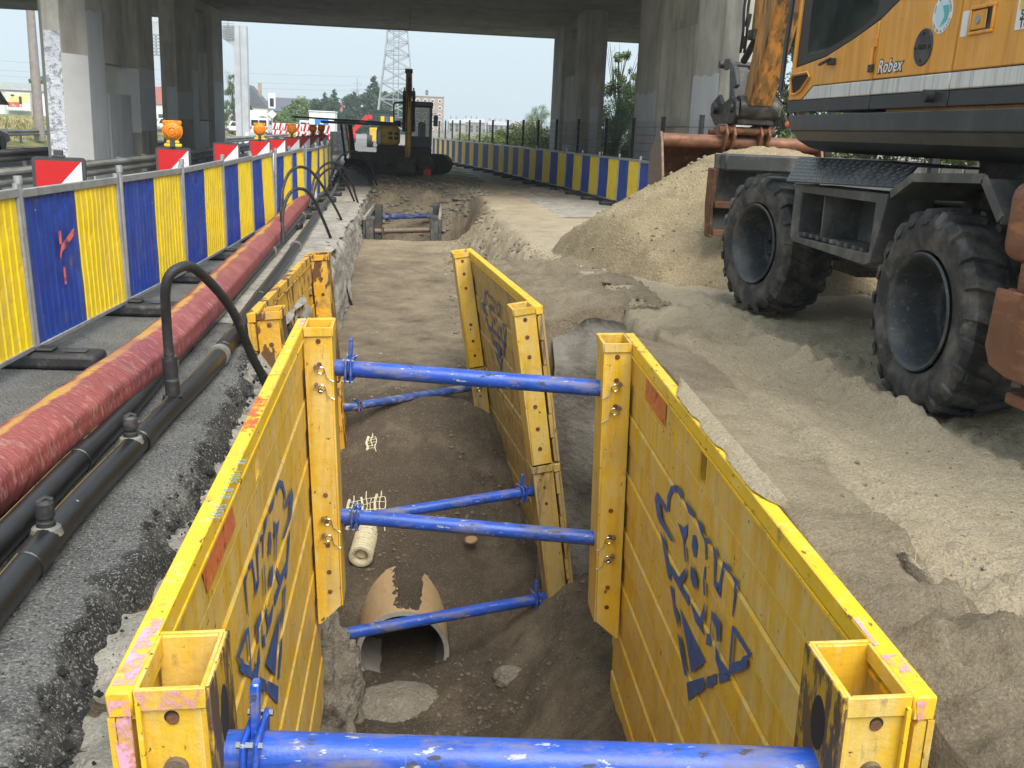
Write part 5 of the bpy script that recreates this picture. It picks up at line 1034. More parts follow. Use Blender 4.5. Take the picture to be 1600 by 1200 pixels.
# cab door, panels and glass
side([(7.685, 1.978), (7.425, 1.978), (7.235, 2.072), (6.275, 2.072), (6.268, 2.432), (6.6, 2.352), (7.05, 2.262), (7.645, 2.212), (7.66, 2.2)], 'machine_orange', 'door_panel')
side([(7.69, 1.978), (7.66, 2.22), (7.60, 3.7), (7.555, 3.7), (7.62, 2.216)], 'machine_orange', 'door_pillar', x=XS - 0.006)
side([(6.26, 2.072), (5.325, 2.072), (5.29, 3.10), (5.36, 3.0), (5.60, 2.76), (5.98, 2.545), (6.255, 2.437)], 'machine_orange', 'rear_quarter_panel')
side([(5.315, 2.072), (2.6, 2.072), (2.6, 3.2), (5.28, 3.2)], 'machine_orange', 'service_door')
side([(7.62, 2.222), (7.05, 2.27), (6.6, 2.36), (6.26, 2.445), (5.985, 2.552), (5.61, 2.765), (5.30, 3.08), (5.30, 3.7), (7.56, 3.7)], 'print_black', 'window_frame', x=XS + 0.012, d=0.04)
side([(7.42, 2.285), (7.0, 2.318), (6.55, 2.405), (6.36, 2.47), (6.33, 2.52), (6.33, 3.6), (7.36, 3.6), (7.43, 2.6)], 'cab_glass', 'window', x=XS + 0.008, d=0.01)
side([(6.24, 2.56), (6.02, 2.64), (5.72, 2.82), (5.5, 3.1), (5.5, 3.6), (6.24, 3.6)], 'cab_glass', 'window', x=XS + 0.008, d=0.01)
b = MB(); b.box2((3.02, 5.3, 1.9), (4.0, 7.55, 3.75)); b.build('cab_shell', 'machine_black', ex, bevel=0.03)
side([(7.64, 2.135), (7.60, 2.155), (7.32, 2.160), (7.285, 2.135), (7.42, 2.055), (7.50, 2.030), (7.60, 2.030)], 'hole_dark', 'grab_recess', x=XS - 0.004, d=0.01)
b = MB(); b.tube([(XS - 0.012, 7.645, 2.14), (XS - 0.012, 7.60, 2.165), (XS - 0.012, 7.315, 2.17), (XS - 0.012, 7.275, 2.138), (XS - 0.012, 7.42, 2.045), (XS - 0.012, 7.51, 2.02), (XS - 0.012, 7.61, 2.022), (XS - 0.012, 7.645, 2.14)], 0.009, 6); b.build('grab_trim', 'machine_orange', ex)
b = MB(); b.beam((XS - 0.04, 7.05, 2.205), (XS - 0.04, 6.86, 2.235), 0.025, 0.016); b.box2((XS - 0.04, 6.86, 2.195), (XS, 6.93, 2.24)); b.build('door_handle', 'print_black', ex, bevel=0.004)
b = MB(); b.cyl((XS - 0.018, 6.285, 2.16), (XS - 0.018, 6.285, 2.27), 0.014, 10); b.box2((XS - 0.012, 6.26, 2.27), (XS + 0.001, 6.33, 2.325)); b.build('hinge', 'machine_orange', ex)
b = MB(); b.box2((XS - 0.022, 6.265, 2.115), (XS, 6.315, 2.165)); b.build('hinge_block', 'hydraulic_dark', ex, bevel=0.004)
b = MB(); b.lathe([(0.0, -0.008), (0.098, -0.008), (0.105, -0.003), (0.105, 0.0)], (XS, 5.665, 2.222), 'x', 32); ov = b.build('oval_cover', 'rim_grey', ex)
b = MB(); b.box2((XS - 0.014, 5.625, 2.212), (XS - 0.0085, 5.705, 2.238)); b.build('cover_slot', 'hole_dark', ov, bevel=0.004)
for (dy, dz) in ((0, 0.075), (0, -0.075), (0.08, 0), (-0.08, 0)):
    b = MB(); b.cyl((XS - 0.012, 5.665 + dy, 2.222 + dz), (XS - 0.0085, 5.665 + dy, 2.222 + dz), 0.009, 8); b.build('screw', 'hole_dark', ov)
# round house sticker
sy_, sz_ = 5.50, 2.385
b = MB(); b.lathe([(0.0, -0.002), (0.104, -0.002), (0.104, 0.0)], (XS - 0.001, sy_, sz_), 'x', 40); st = b.build('round_sticker', 'sign_white', ex)
def dsc(P, m, nm, e): b = MB(); b.add([(XS - 0.003 - e, sy_ - u, sz_ + v) for u, v in P], [tuple(range(len(P)))]); b.build(nm, m, st, recalc=False)
dsc([(0.073 * math.cos(R(a)), 0.073 * math.sin(R(a))) for a in range(0, 360, 15)], 'sticker_sky', 'sticker_field', 0.0004)
dsc([(-0.005, 0.045), (0.058, 0.044), (0.073, 0.01), (0.06, -0.04), (-0.01, -0.068), (0.025, -0.012)], 'sticker_teal', 'sticker_arrow', 0.0008)
def arc_text(s, a0, a1, rad, flip):
    for i, c in enumerate(s):
        a = R(a0 + (a1 - a0) * i / (len(s) - 1)); u, v = rad * math.cos(a), rad * math.sin(a); th = a + (math.pi / 2 if flip else -math.pi / 2)
        x = Vector((0, -math.cos(th), math.sin(th))); y = Vector((0, math.sin(th), math.cos(th))); zv = x.cross(y); o = Vector((XS - 0.0042, sy_ - u, sz_ + v)) - x * 0.006
        if c != ' ': text_mesh(c, 0.020, Matrix(((x.x, y.x, zv.x, o.x), (x.y, y.y, zv.y, o.y), (x.z, y.z, zv.z, o.z), (0, 0, 0, 1))), 'print_black', 'lettering', st, depth=0.0002)
arc_text('INSIDE & CLEAN', 205, 335, 0.098, True); arc_text('NUMI  BARRACK  ETUDES', 168, 5, 0.080, False)
SM = lambda y, z, e=0.0: Matrix(((0, 0, -1, XS - 0.002 - e), (-1, 0, 0, y), (0, 1, 0, z), (0, 0, 0, 1)))
text_mesh('Robex', 0.108, SM(6.205, 2.107), 'print_black', 'lettering', ex, shear=0.22, depth=0.0006, space=1.12, bold=0.008)
text_mesh('Robex', 0.108, SM(6.205, 2.107, 0.0012), 'sign_white', 'lettering', ex, shear=0.22, depth=0.0006, space=1.12, bold=0.0012)
b = MB(); b.box2((XS - 0.002, 5.225, 2.245), (XS + 0.0, 5.285, 2.375)); b.build('white_label', 'sign_white', ex)
b = MB()
for (a, c) in (((5.20, 2.252), (4.985, 2.262)),): pass
b.box2((XS - 0.014, 4.975, 2.245), (XS, 5.20, 2.262)); b.box2((XS - 0.014, 4.975, 2.372), (XS, 5.20, 2.389)); b.box2((XS - 0.014, 5.184, 2.2625), (XS, 5.20, 2.3715)); b.box2((XS - 0.014, 4.975, 2.2625), (XS, 4.99, 2.3715)); lt = b.build('latch_frame', 'machine_orange', ex, bevel=0.003)
b = MB(); b.box2((XS - 0.001, 4.991, 2.263), (XS, 5.183, 2.371)); b.build('latch_recess', 'hydraulic_dark', lt)
b = MB(); b.box2((XS - 0.010, 5.045, 2.270), (XS - 0.0012, 5.180, 2.366)); b.build('latch_paddle', 'machine_orange', lt, bevel=0.006)
b = MB(); b.cyl((XS - 0.016, 5.115, 2.318), (XS - 0.010, 5.115, 2.318), 0.022, 14); b.build('lock', 'galvanised', lt)
b = MB(); b.box2((XS - 0.003, 4.30, 2.235), (XS - 0.001, 4.79, 2.56)); pl = b.build('info_plate', 'sign_white', ex)
b = MB(); b.box2((XS - 0.0045, 4.32, 2.33), (XS - 0.0032, 4.77, 2.54)); b.build('plate_field', 'lamp_yellow', pl)
text_mesh('59', 0.06, SM(4.755, 2.285, 0.0025), 'print_black', 'lettering', pl, depth=0.0003, bold=0.001); text_mesh('TU', 0.06, SM(4.755, 2.243, 0.0025), 'print_black', 'lettering', pl, depth=0.0003, bold=0.001)
b = MB(); b.cyl((XS - 0.05, 5.49, 1.945), (XS, 5.49, 1.945), 0.036, 14); b.build('rubber_stop', 'black_rubber', ex, bevel=0.006)
b = MB(); b.lathe([(0.0, -0.02), (0.018, -0.016), (0.026, 0.0)], (2.938, 7.60, 1.795), 'x', 16); b.build('side_marker', 'indicator', ex)
b = MB(); b.tube([(2.97, 7.82, 2.02), (2.95, 7.86, 2.05), (2.96, 7.87, 2.4), (3.0, 7.83, 3.6)], 0.02, 8); b.tube([(2.95, 7.68, 2.03), (2.97, 7.82, 2.02)], 0.018, 8); b.build('mirror_rail', 'machine_black', ex)
# turntable and chassis
b = MB(); b.lathe([(0.0, 1.30), (0.80, 1.30), (0.80, 1.42), (0.74, 1.44), (0.74, 1.60), (0.0, 1.60)], (4.2, 5.55, 0), 'z', 36); b.build('slew_ring', 'hydraulic_dark', ex)
b = MB(); b.box2((3.62, 4.0, 0.72), (4.78, 9.6, 1.29)); b.build('chassis_frame', 'machine_grey', ex, bevel=0.03)
for y in (5.31, 8.35):
    b = MB(); b.cyl((3.36, y, 0.77), (5.0, y, 0.77), 0.11, 12); b.box2((3.9, y - 0.25, 0.55), (4.5, y + 0.25, 0.95)); b.build('axle', 'hydraulic_dark', ex)
# step box with open recess
X0 = 2.955
O_ = [(7.36, 1.355), (5.86, 1.375), (5.98, 0.93), (6.06, 0.905), (7.30, 0.925), (7.36, 0.96)]; I_ = [(7.215, 1.30), (6.005, 1.312), (6.01, 1.0), (6.06, 0.985), (7.18, 0.965), (7.225, 0.99)]
b = MB(); n = 6; V = [(X0, *p) for p in O_] + [(X0, *p) for p in I_] + [(X0 + 0.30, *p) for p in I_] + [(X0 + 0.32, *p) for p in O_]
b.add(V, [(i, (i + 1) % n, n + (i + 1) % n, n + i) for i in range(n)] + [(n + i, n + (i + 1) % n, 2 * n + (i + 1) % n, 2 * n + i) for i in range(n)] + [(i, (i + 1) % n, 3 * n + (i + 1) % n, 3 * n + i) for i in range(n)] + [tuple(range(2 * n, 3 * n)), tuple(range(4 * n - 1, 3 * n - 1, -1))])
sb = b.build('step_box', 'machine_grey', ex, bevel=0.012, seg=2)
b = MB(); b.box2((X0 + 0.05, 6.05, 0.992), (X0 + 0.29, 7.2, 1.0)); 
for k in range(9): b.box2((X0 + 0.01, 6.12 + k * 0.12, 0.985), (X0 + 0.05, 6.17 + k * 0.12, 1.012))
b.build('step_tread', 'machine_grey', sb)
b = MB(); b.box2((X0 + 0.27, 6.12, 1.05), (X0 + 0.298, 6.26, 1.28)); b.build('access_plate', 'hydraulic_dark', sb)
b = MB(); b.box2((X0 + 0.02, 6.82, 0.99), (X0 + 0.299, 6.835, 1.30)); b.build('divider', 'machine_grey', sb)
# diamond tread plate
TP = [Vector((3.12, 7.73, 1.548)), Vector((3.12, 5.86, 1.548)), Vector((2.955, 5.72, 1.42)), Vector((2.893, 7.38, 1.372)), ]
nrm = (TP[1] - TP[0]).cross(TP[3] - TP[0]).normalized(); nrm = nrm if nrm.x < 0 else -nrm
b = MB(); b.add([p + nrm * 0.006 for p in TP] + [p - nrm * 0.006 for p in TP], [(0, 1, 2, 3), (7, 6, 5, 4), (0, 1, 5, 4), (1, 2, 6, 5), (2, 3, 7, 6), (3, 0, 4, 7)])
b.add([(3.12, 7.73, 1.555), (3.75, 7.73, 1.555), (3.75, 5.86, 1.555), (3.12, 5.86, 1.555), (3.12, 7.73, 1.543), (3.75, 7.73, 1.543), (3.75, 5.86, 1.543), (3.12, 5.86, 1.543)], [(0, 1, 2, 3), (7, 6, 5, 4), (0, 1, 5, 4), (1, 2, 6, 5), (2, 3, 7, 6), (3, 0, 4, 7)])
tp = b.build('tread_plate', 'tread_plate', ex)
b = MB()
for i in range(34):
    for j in range(7):
        u = (i + 0.5 + 0.5 * (j % 2)) / 34.5; v = (j + 0.5) / 7
        a = TP[0].lerp(TP[1], u); c = TP[3].lerp(TP[2], u); p = a.lerp(c, v) + nrm * 0.006; ey = (TP[1] - TP[0]).normalized(); ez = nrm.cross(ey); s_ = 1 if (i + j) % 2 else -1
        d1 = (ey * 0.8 + ez * s_ * 0.6).normalized(); d2 = nrm.cross(d1)
        b.add([p - d1 * 0.022, p + d2 * 0.006, p + d1 * 0.022, p - d2 * 0.006, p + nrm * 0.005], [(0, 1, 4), (1, 2, 4), (2, 3, 4), (3, 0, 4)])
o = b.build('tread_pattern', 'tread_plate', tp); o['kind'] = 'stuff'
# rear wheel arch plate
FP = [(5.80, 1.375), (5.56, 1.49), (4.84, 1.52), (4.64, 1.33)]
b = MB(); V = []
for (y, z) in FP: V += [(2.95, y, z), (3.6, y, z), (2.95, y, z - 0.025), (3.6, y, z - 0.025)]
for i in range(3): k = i * 4; b.add([V[k], V[k + 1], V[k + 5], V[k + 4], V[k + 2], V[k + 3], V[k + 7], V[k + 6]], [(0, 1, 2, 3), (7, 6, 5, 4), (0, 3, 7, 4), (1, 2, 6, 5), (0, 1, 5, 4), (3, 2, 6, 7)])
for i in range(3): b.beam((2.945, *FP[i]), (2.945, *FP[i + 1]), 0.012, 0.05)
b.build('wheel_arch', 'machine_grey', ex)
# outrigger at the back
b = MB(); b.box2((2.94, 3.9, 1.13), (3.4, 4.63, 1.53)); og = b.build('outrigger_housing', 'rust_brown', ex, bevel=0.09, seg=4)
b = MB(); b.box2((2.99, 4.15, 0.60), (3.3, 4.50, 1.15)); b.build('outrigger_leg', 'rust_brown', ex, bevel=0.02)
for x, w_ in ((2.98, 0.03), (3.04, 0.03)):
    b = MB(); b.prism([(4.56, 1.00), (4.58, 0.70), (4.52, 0.61), (4.38, 0.58), (4.1, 0.58), (4.1, 1.0)], w_, 'yz', x - 0.05); b.build('outrigger_flange', 'rust_brown', ex, bevel=0.008)
b = MB(); b.cyl((3.0, 4.36, 0.60), (3.0, 4.36, 0.54), 0.03, 10); b.build('grease_nipple', 'bolt_steel', ex)
b = MB(); b.box2((2.98, 3.95, 0.44), (3.36, 4.42, 0.50)); b.box2((3.06, 4.18, 0.50), (3.24, 4.38, 0.61)); b.build('outrigger_foot', 'rust_brown', ex, bevel=0.01)
# dozer blade at the front
b = MB(); b.prism([(9.92, 1.52), (9.98, 1.52), (9.96, 1.38), (10.02, 1.2), (10.03, 0.95), (9.95, 0.70), (9.90, 0.70), (9.96, 0.95), (9.95, 1.2), (9.90, 1.38)], 2.2, 'yz', 3.12); bl_ = b.build('dozer_blade', 'machine_grey', ex)
b = MB(); b.prism([(9.80, 1.37), (10.05, 1.38), (10.06, 1.0), (9.98, 0.68), (9.82, 0.68), (9.86, 1.0)], 0.035, 'yz', 3.085); b.build('blade_end_plate', 'rust_steel', bl_, bevel=0.006)
b = MB(); b.box2((3.16, 9.72, 1.36), (4.6, 9.915, 1.53)); b.build('blade_beam', 'machine_grey', bl_, bevel=0.02)
b = MB(); b.box2((3.13, 9.84, 0.98), (5.0, 9.93, 1.05)); b.box2((3.13, 9.84, 0.70), (5.0, 9.93, 0.76)); b.build('blade_rib', 'rust_brown', bl_, bevel=0.008)
b = MB(); b.box2((3.7, 9.0, 0.75), (4.7, 9.85, 0.95)); b.build('blade_arm', 'machine_grey', bl_)
# wheels
def tyre_mesh(RT=0.605, w=0.46):
    b = MB(); h = w / 2
    b.lathe([(0.335, -h + 0.05), (0.36, -h + 0.012), (0.45, -h - 0.010), (0.53, -h + 0.004), (0.565, -h + 0.035), (0.572, -h * 0.5), (0.575, 0), (0.572, h * 0.5), (0.565, h - 0.035), (0.53, h - 0.004), (0.45, h + 0.010), (0.36, h - 0.012), (0.335, h - 0.05)], (0, 0, 0), 'x', 72)
    nl = 21
    for sd in (-1, 1):
        for k in range(nl):
            a0 = 2 * math.pi * (k + (0.5 if sd > 0 else 0)) / nl; V = []
            for (xx, da, r0, r1, wid) in ((0.018, 0.115, 0.565, RT, 0.050), (h * 0.48, 0.045, 0.562, RT, 0.060), (h * 0.92, -0.01, 0.55, RT - 0.012, 0.066), (h + 0.012, -0.015, 0.505, 0.535, 0.058)):
                for r_ in (r0, r1):
                    for s_ in (-1, 1):
                        a = a0 + da + s_ * wid * (0.5 if r_ == r1 else 0.62) / 0.6 * 1.0
                        V.append((sd * xx, r_ * math.cos(a), r_ * math.sin(a)))
            F = []
            for i in range(3):
                q = i * 4; F += [(q, q + 4, q + 6, q + 2), (q + 1, q + 3, q + 7, q + 5), (q + 2, q + 6, q + 7, q + 3), (q, q + 1, q + 5, q + 4)]
            F += [(0, 2, 3, 1), (12, 13, 15, 14)]; b.add(V, F)
    return b
def wheel(c, yaw, name='wheel', lab=None, shown=True):
    w = bpy.data.objects.new(name, None)
    M_ = Matrix.Translation(c) @ Matrix.Rotation(yaw, 4, 'Z'); xf = lambda v: M_ @ v
    t = tyre_mesh(); t.xf = None; t.v = [tuple(xf(Vector(p))) for p in t.v]; bpy.data.objects.remove(w)
    ty = t.build('wheel', 'tyre', ex, sharp=28)
    if lab: ty['label'] = lab
    b = MB(xf); b.lathe([(0.348, -0.228), (0.340, -0.240), (0.330, -0.236), (0.318, -0.222), (0.312, -0.17), (0.298, -0.15), (0.292, 0.05), (0.275, 0.075), (0.0, 0.075)], (0, 0, 0), 'x', 48); rm = b.build('rim', 'rim_grey', ty)
    b = MB(xf); b.lathe([(0.0, 0.03), (0.10, 0.03), (0.13, 0.045), (0.15, 0.074)], (0, 0, 0), 'x', 24); b.build('hub', 'rim_grey', ty)
    b = MB(xf)
    for k in range(10): a = k * math.pi / 5; b.cyl((0.074, 0.20 * math.cos(a), 0.20 * math.sin(a)), (0.045, 0.20 * math.cos(a), 0.20 * math.sin(a)), 0.016, 6)
    b.build('wheel_nuts', 'hydraulic_dark', ty)
    b = MB(xf); b.lathe([(0.35, 0.235), (0.33, 0.235), (0.30, 0.08)], (0, 0, 0), 'x', 32); b.build('inner_rim', 'rim_grey', ty)
wheel((3.175, 5.31, 0.735), 0.0); wheel((3.24, 8.36, 0.79), R(11)); wheel((5.25, 5.31, 0.735), 0.0); wheel((5.2, 8.36, 0.79), R(11))
# stick, linkage, coupler
b = MB(); ST = [Vector((4.34, 12.32, 2.12)), Vector((4.36, 11.75, 3.45)), Vector((4.38, 11.1, 5.0))]
def boxpath(b, pts, hw, hd, fdir=(0, 1, 0)):
    V = []
    for p, w_, d_ in zip(pts, hw, hd):
        p = Vector(p); V += [p + Vector((sx * w_, sy2 * d_ * 0.92, sy2 * d_ * 0.35)) for sx, sy2 in ((-1, -1), (1, -1), (1, 1), (-1, 1))]
    F = [(3, 2, 1, 0)]
    for i in range(len(pts) - 1):
        for k in range(4): F.append((i * 4 + k, i * 4 + (k + 1) % 4, (i + 1) * 4 + (k + 1) % 4, (i + 1) * 4 + k))
    e = (len(pts) - 1) * 4; F.append((e, e + 1, e + 2, e + 3)); b.add(V, F); return b
boxpath(b, ST, [0.155, 0.16, 0.16], [0.13, 0.27, 0.34]); sk = b.build('stick', 'stick_orange', ex, bevel=0.02)
for x in (4.26, 4.42):
    b = MB(); b.tube([(x, 12.16, 2.24), (x, 11.98, 2.60), (x, 11.90, 2.82), (x, 11.86, 2.86)], [0.05, 0.055, 0.05, 0.02], 10); b.build('stick_rib', 'stick_orange', sk)
b = MB(); b.cyl((4.10, 12.36, 2.06), (4.58, 12.36, 2.06), 0.15, 20); b.build('stick_boss', 'hydraulic_dark', sk, bevel=0.01)
b = MB(); boxpath(b, [(4.38, 11.0, 5.2), (4.36, 9.5, 4.9), (4.3, 7.4, 2.4)], [0.18, 0.2, 0.2], [0.3, 0.35, 0.3]); b.build('boom', 'machine_orange', ex, bevel=0.02)
# bucket cylinder on the far face
b = MB(); b.cyl((4.36, 12.55, 3.9), (4.36, 12.62, 2.95), 0.085, 14); b.build('bucket_cylinder', 'stick_orange', ex)
b = MB(); b.cyl((4.36, 12.62, 2.95), (4.32, 12.95, 2.66), 0.045, 12); b.build('cylinder_rod', 'hydraulic_dark', ex)
b = MB(); b.box2((4.27, 12.52, 2.90), (4.45, 12.72, 3.02)); b.cyl((4.20, 12.6, 3.05), (4.22, 12.6, 3.2), 0.035, 8); b.cyl((4.24, 12.75, 2.8), (4.25, 12.75, 2.95), 0.03, 8); b.build('hose_union', 'hydraulic_dark', ex)
for k, x in enumerate((4.16, 4.21)):
    b = MB(); b.tube(spline([(x, 12.5, 3.7), (x - 0.03, 12.55, 3.3), (x, 12.6, 3.0), (x + 0.04, 12.75, 2.75)], 6), 0.018, 6); b.build('hydraulic_line', 'black_rubber', ex)
for x in (4.12, 4.50):   # curved guide links
    P = [(13.22, 2.62), (13.10, 2.70), (12.92, 2.69), (12.74, 2.60), (12.62, 2.46), (12.56, 2.34), (12.66, 2.30), (12.74, 2.40), (12.84, 2.52), (12.96, 2.58), (13.12, 2.55)]
    b = MB(); b.prism(P, 0.06, 'yz', x); b.build('guide_link', 'machine_grey', ex, bevel=0.012)
b = MB(); b.cyl((4.06, 13.14, 2.62), (4.62, 13.14, 2.62), 0.05, 14); b.build('link_pin', 'hydraulic_dark', ex)
b = MB(); b.prism([(13.20, 2.60), (13.06, 2.60), (12.92, 2.2), (12.86, 2.02), (13.05, 1.98), (13.12, 2.2)], 0.22, 'yz', 4.22); b.build('bucket_link', 'machine_grey', ex, bevel=0.02)
b = MB(); b.prism([(13.30, 1.98), (13.20, 2.16), (12.98, 2.24), (12.80, 2.12), (12.45, 2.20), (12.24, 2.14), (12.22, 1.96), (12.36, 1.86), (13.05, 1.84)], 0.05, 'yz', 4.04); b.prism([(13.30, 1.98), (13.20, 2.16), (12.98, 2.24), (12.80, 2.12), (12.45, 2.20), (12.24, 2.14), (12.22, 1.96), (12.36, 1.86), (13.05, 1.84)], 0.05, 'yz', 4.58)
b.box2((4.095, 12.3, 1.86), (4.575, 13.0, 1.94)); b.build('quick_coupler', 'hydraulic_dark', ex, bevel=0.01)
b = MB(); b.cyl((3.98, 13.02, 2.06), (4.70, 13.02, 2.06), 0.075, 16); b.build('coupler_pin', 'hydraulic_dark', ex)
b = MB(); b.cyl((4.00, 12.36, 2.06), (4.66, 12.36, 2.06), 0.06, 14); b.build('coupler_pin', 'hydraulic_dark', ex)
# ditching bucket
YB = 12.55
bk = thing('ditching_bucket', 'wide rusty ditching bucket hanging over the sand heap, held by the excavator coupler', 'excavator bucket', (4.15, YB, 1.0))
b = MB(); b.cyl((3.20, YB - 0.05, 1.635), (5.28, YB - 0.05, 1.635), 0.085, 18); b.build('top_tube', 'rust_brown', bk)
prof = [(YB - 0.02, 1.60), (YB + 0.16, 1.58), (YB + 0.34, 1.46), (YB + 0.42, 1.25), (YB + 0.38, 1.0), (YB + 0.22, 0.82), (YB - 0.02, 0.74), (YB - 0.42, 0.72)]
b = MB(); b.prism(prof + [(y - 0.012 if i < 5 else y, z - 0.025 if i > 1 else z - 0.03) for i, (y, z) in reversed(list(enumerate([(YB - 0.0, 1.60), (YB + 0.15, 1.58), (YB + 0.32, 1.46), (YB + 0.40, 1.25), (YB + 0.36, 1.02), (YB + 0.21, 0.85), (YB - 0.02, 0.77), (YB - 0.42, 0.75)])))], 2.06, 'yz', 3.21); b.build('shell', 'rust_steel', bk)
for x, nm in ((3.17, 0), (5.27, 1)):
    b = MB(); b.prism([(YB - 0.12, 1.66), (YB - 0.05, 1.74), (YB + 0.12, 1.70), (YB + 0.36, 1.50), (YB + 0.44, 1.25), (YB + 0.40, 0.98), (YB + 0.22, 0.79), (YB - 0.44, 0.70), (YB - 0.46, 0.82)], 0.035, 'yz', x); b.build('side_plate', 'rust_brown' if nm else 'bolt_steel', bk, bevel=0.006)
for x in (3.97, 4.07, 4.42, 4.52):
    b = MB(); b.prism([(YB + 0.45, 1.60), (YB + 0.30, 1.82), (YB + 0.12, 1.86), (YB - 0.18, 1.86), (YB - 0.28, 1.74), (YB - 0.15, 1.52), (YB + 0.2, 1.52)], 0.035, 'yz', x); b.build('ear_plate', 'rust_brown', bk, bevel=0.01)
for (y, z) in ((YB - 0.16, 1.78), (YB + 0.26, 1.74)):
    b = MB(); b.cyl((3.90, y, z), (4.62, y, z), 0.05, 14); b.build('ear_pin', 'rust_steel', bk)
b = MB(); b.box2((3.22, YB - 0.50, 0.715), (5.25, YB - 0.38, 0.74)); b.build('cutting_edge', 'bolt_steel', bk)

# ================================================================== CRAWLER EXCAVATOR UNDER THE VIADUCT
CR = thing('crawler_excavator', 'muddy yellow crawler excavator facing the camera beneath the viaduct', 'excavator', (0.1, 36.5, 0))
Mr = Matrix.Translation((-0.2, 36.9, 0)) @ Matrix.Rotation(R(68), 4, 'Z'); xr_ = lambda v: Mr @ v
for sd in (-1, 1):
    b = MB(xr_); P = [(sd * 0.95, 1.45 * math.cos(a) if False else (1.2 + 0.35 * math.cos(a) if math.cos(a) > 0 else -1.2 + 0.35 * math.cos(a)), 0.37 + 0.35 * math.sin(a)) for a in [i * 2 * math.pi / 24 for i in range(24)]]
    b.prism([(p[1], p[2]) for p in P], 0.42, 'yz', sd * 0.95 - 0.21); tk = b.build('track', 'track_dark', CR)
    b = MB(xr_)
    for k in range(30):
        y = -1.2 + k * 0.083
        for z in (0.715, 0.015): b.box((sd * 0.95, y, z), (0.44, 0.045, 0.03))
    b.build('track_shoe', 'track_dark', tk)
    for k in range(5):
        b = MB(xr_); b.cyl((sd * 0.73, -1.0 + k * 0.5, 0.28), (sd * 1.17, -1.0 + k * 0.5, 0.28), 0.13, 12); b.build('roller', 'hydraulic_dark', tk)
b = MB(xr_); b.box((0, 0, 0.42), (1.5, 1.4, 0.3)); b.build('undercarriage', 'track_dark', CR)
b = MB(); b.lathe([(0, 0.5), (0.5, 0.5), (0.5, 0.72), (0, 0.72)], (-0.15, 36.8, 0), 'z', 24); b.build('slew_ring', 'track_dark', CR)
b = MB(); b.box2((-1.12, 36.0, 0.66), (0.84, 38.2, 0.98)); b.build('platform', 'track_dark', CR, bevel=0.05, seg=2)
b = MB(); b.box2((-1.12, 36.05, 0.985), (-0.30, 38.1, 1.66)); hs_ = b.build('engine_cover', 'machine_yellow', CR, bevel=0.14, seg=3)
for (x0, x1) in ((-0.70, -0.56), (-0.50, -0.36)):
    for z in (1.2, 1.36):
        b = MB(); b.box2((x0, 36.035, z), (x1, 36.049, z + 0.10)); b.build('vent', 'track_dark', hs_)
b = MB(); b.lathe([(0, 1.66), (0.12, 1.66), (0.12, 1.80), (0.09, 1.86), (0, 1.86)], (-0.38, 36.6, 0), 'z', 14); b.build('air_cleaner', 'track_dark', CR)
# cab with glass
for (x, y) in ((0.02, 36.02), (0.80, 36.02), (0.02, 37.4), (0.80, 37.4)):
    b = MB(); b.box2((x - 0.04, y - 0.04, 0.98), (x + 0.04, y + 0.04, 2.44)); b.build('cab_pillar', 'machine_black', CR)
b = MB(); b.box2((-0.03, 35.9, 2.36), (0.86, 37.5, 2.54)); b.build('cab_roof', 'machine_black', CR, bevel=0.04, seg=2)
b = MB(); b.box2((0.06, 36.0, 0.98), (0.76, 36.03, 1.35)); b.box2((0.78, 36.06, 0.98), (0.82, 37.36, 1.4)); b.box2((0.0, 36.06, 0.98), (0.04, 37.36, 1.4)); b.box2((0.06, 37.38, 0.98), (0.76, 37.42, 1.2)); b.build('cab_panel', 'machine_black', CR)
b = MB(); b.box2((0.062, 36.01, 1.351), (0.758, 36.02, 2.439)); b.build('windscreen', 'clear_glass', CR)
b = MB(); b.box2((0.35, 36.6, 1.1), (0.62, 36.9, 1.85)); b.build('seat', 'dark_plastic', CR, bevel=0.05)
b = MB(); b.tube([(-0.52, 36.3, 1.66), (-0.54, 36.3, 2.42), (-0.48, 36.3, 2.48), (-0.05, 36.2, 2.50)], 0.022, 8); b.build('guard_rail', 'machine_black', CR)
b = MB(); b.tube([(-0.52, 37.2, 1.66), (-0.54, 37.2, 2.42), (-0.48, 37.2, 2.48), (-0.05, 37.2, 2.50)], 0.022, 8); b.build('guard_rail', 'machine_black', CR)
b = MB(); b.box2((0.88, 35.95, 1.72), (1.04, 35.99, 2.10)); b.tube([(0.80, 36.0, 2.15), (0.96, 35.98, 2.16), (0.96, 35.98, 2.1)], 0.012, 6); b.build('mirror', 'machine_black', CR)
b = MB(); b.box2((-0.14, 35.12, 3.44), (0.12, 35.4, 3.58)); b.build('stick_head', 'hydraulic_dark', CR)
for k in range(3):
    b = MB(); b.tube([(-0.02 + 0.05 * k, 35.0, 3.3), (-0.04 + 0.06 * k, 34.8, 2.4), (0.0 + 0.05 * k, 34.95, 1.4)], 0.016, 6); b.build('hydraulic_line', 'black_rubber', CR)
b = MB(); b.box2((-1.13, 36.03, 0.98), (-0.92, 38.0, 1.55)); b.build('counterweight', 'gantry_steel', CR, bevel=0.08, seg=3)
b = MB(); b.box2((0.11, 35.5, 2.62), (0.23, 35.7, 2.80)); b.build('work_lamp', 'machine_black', CR)
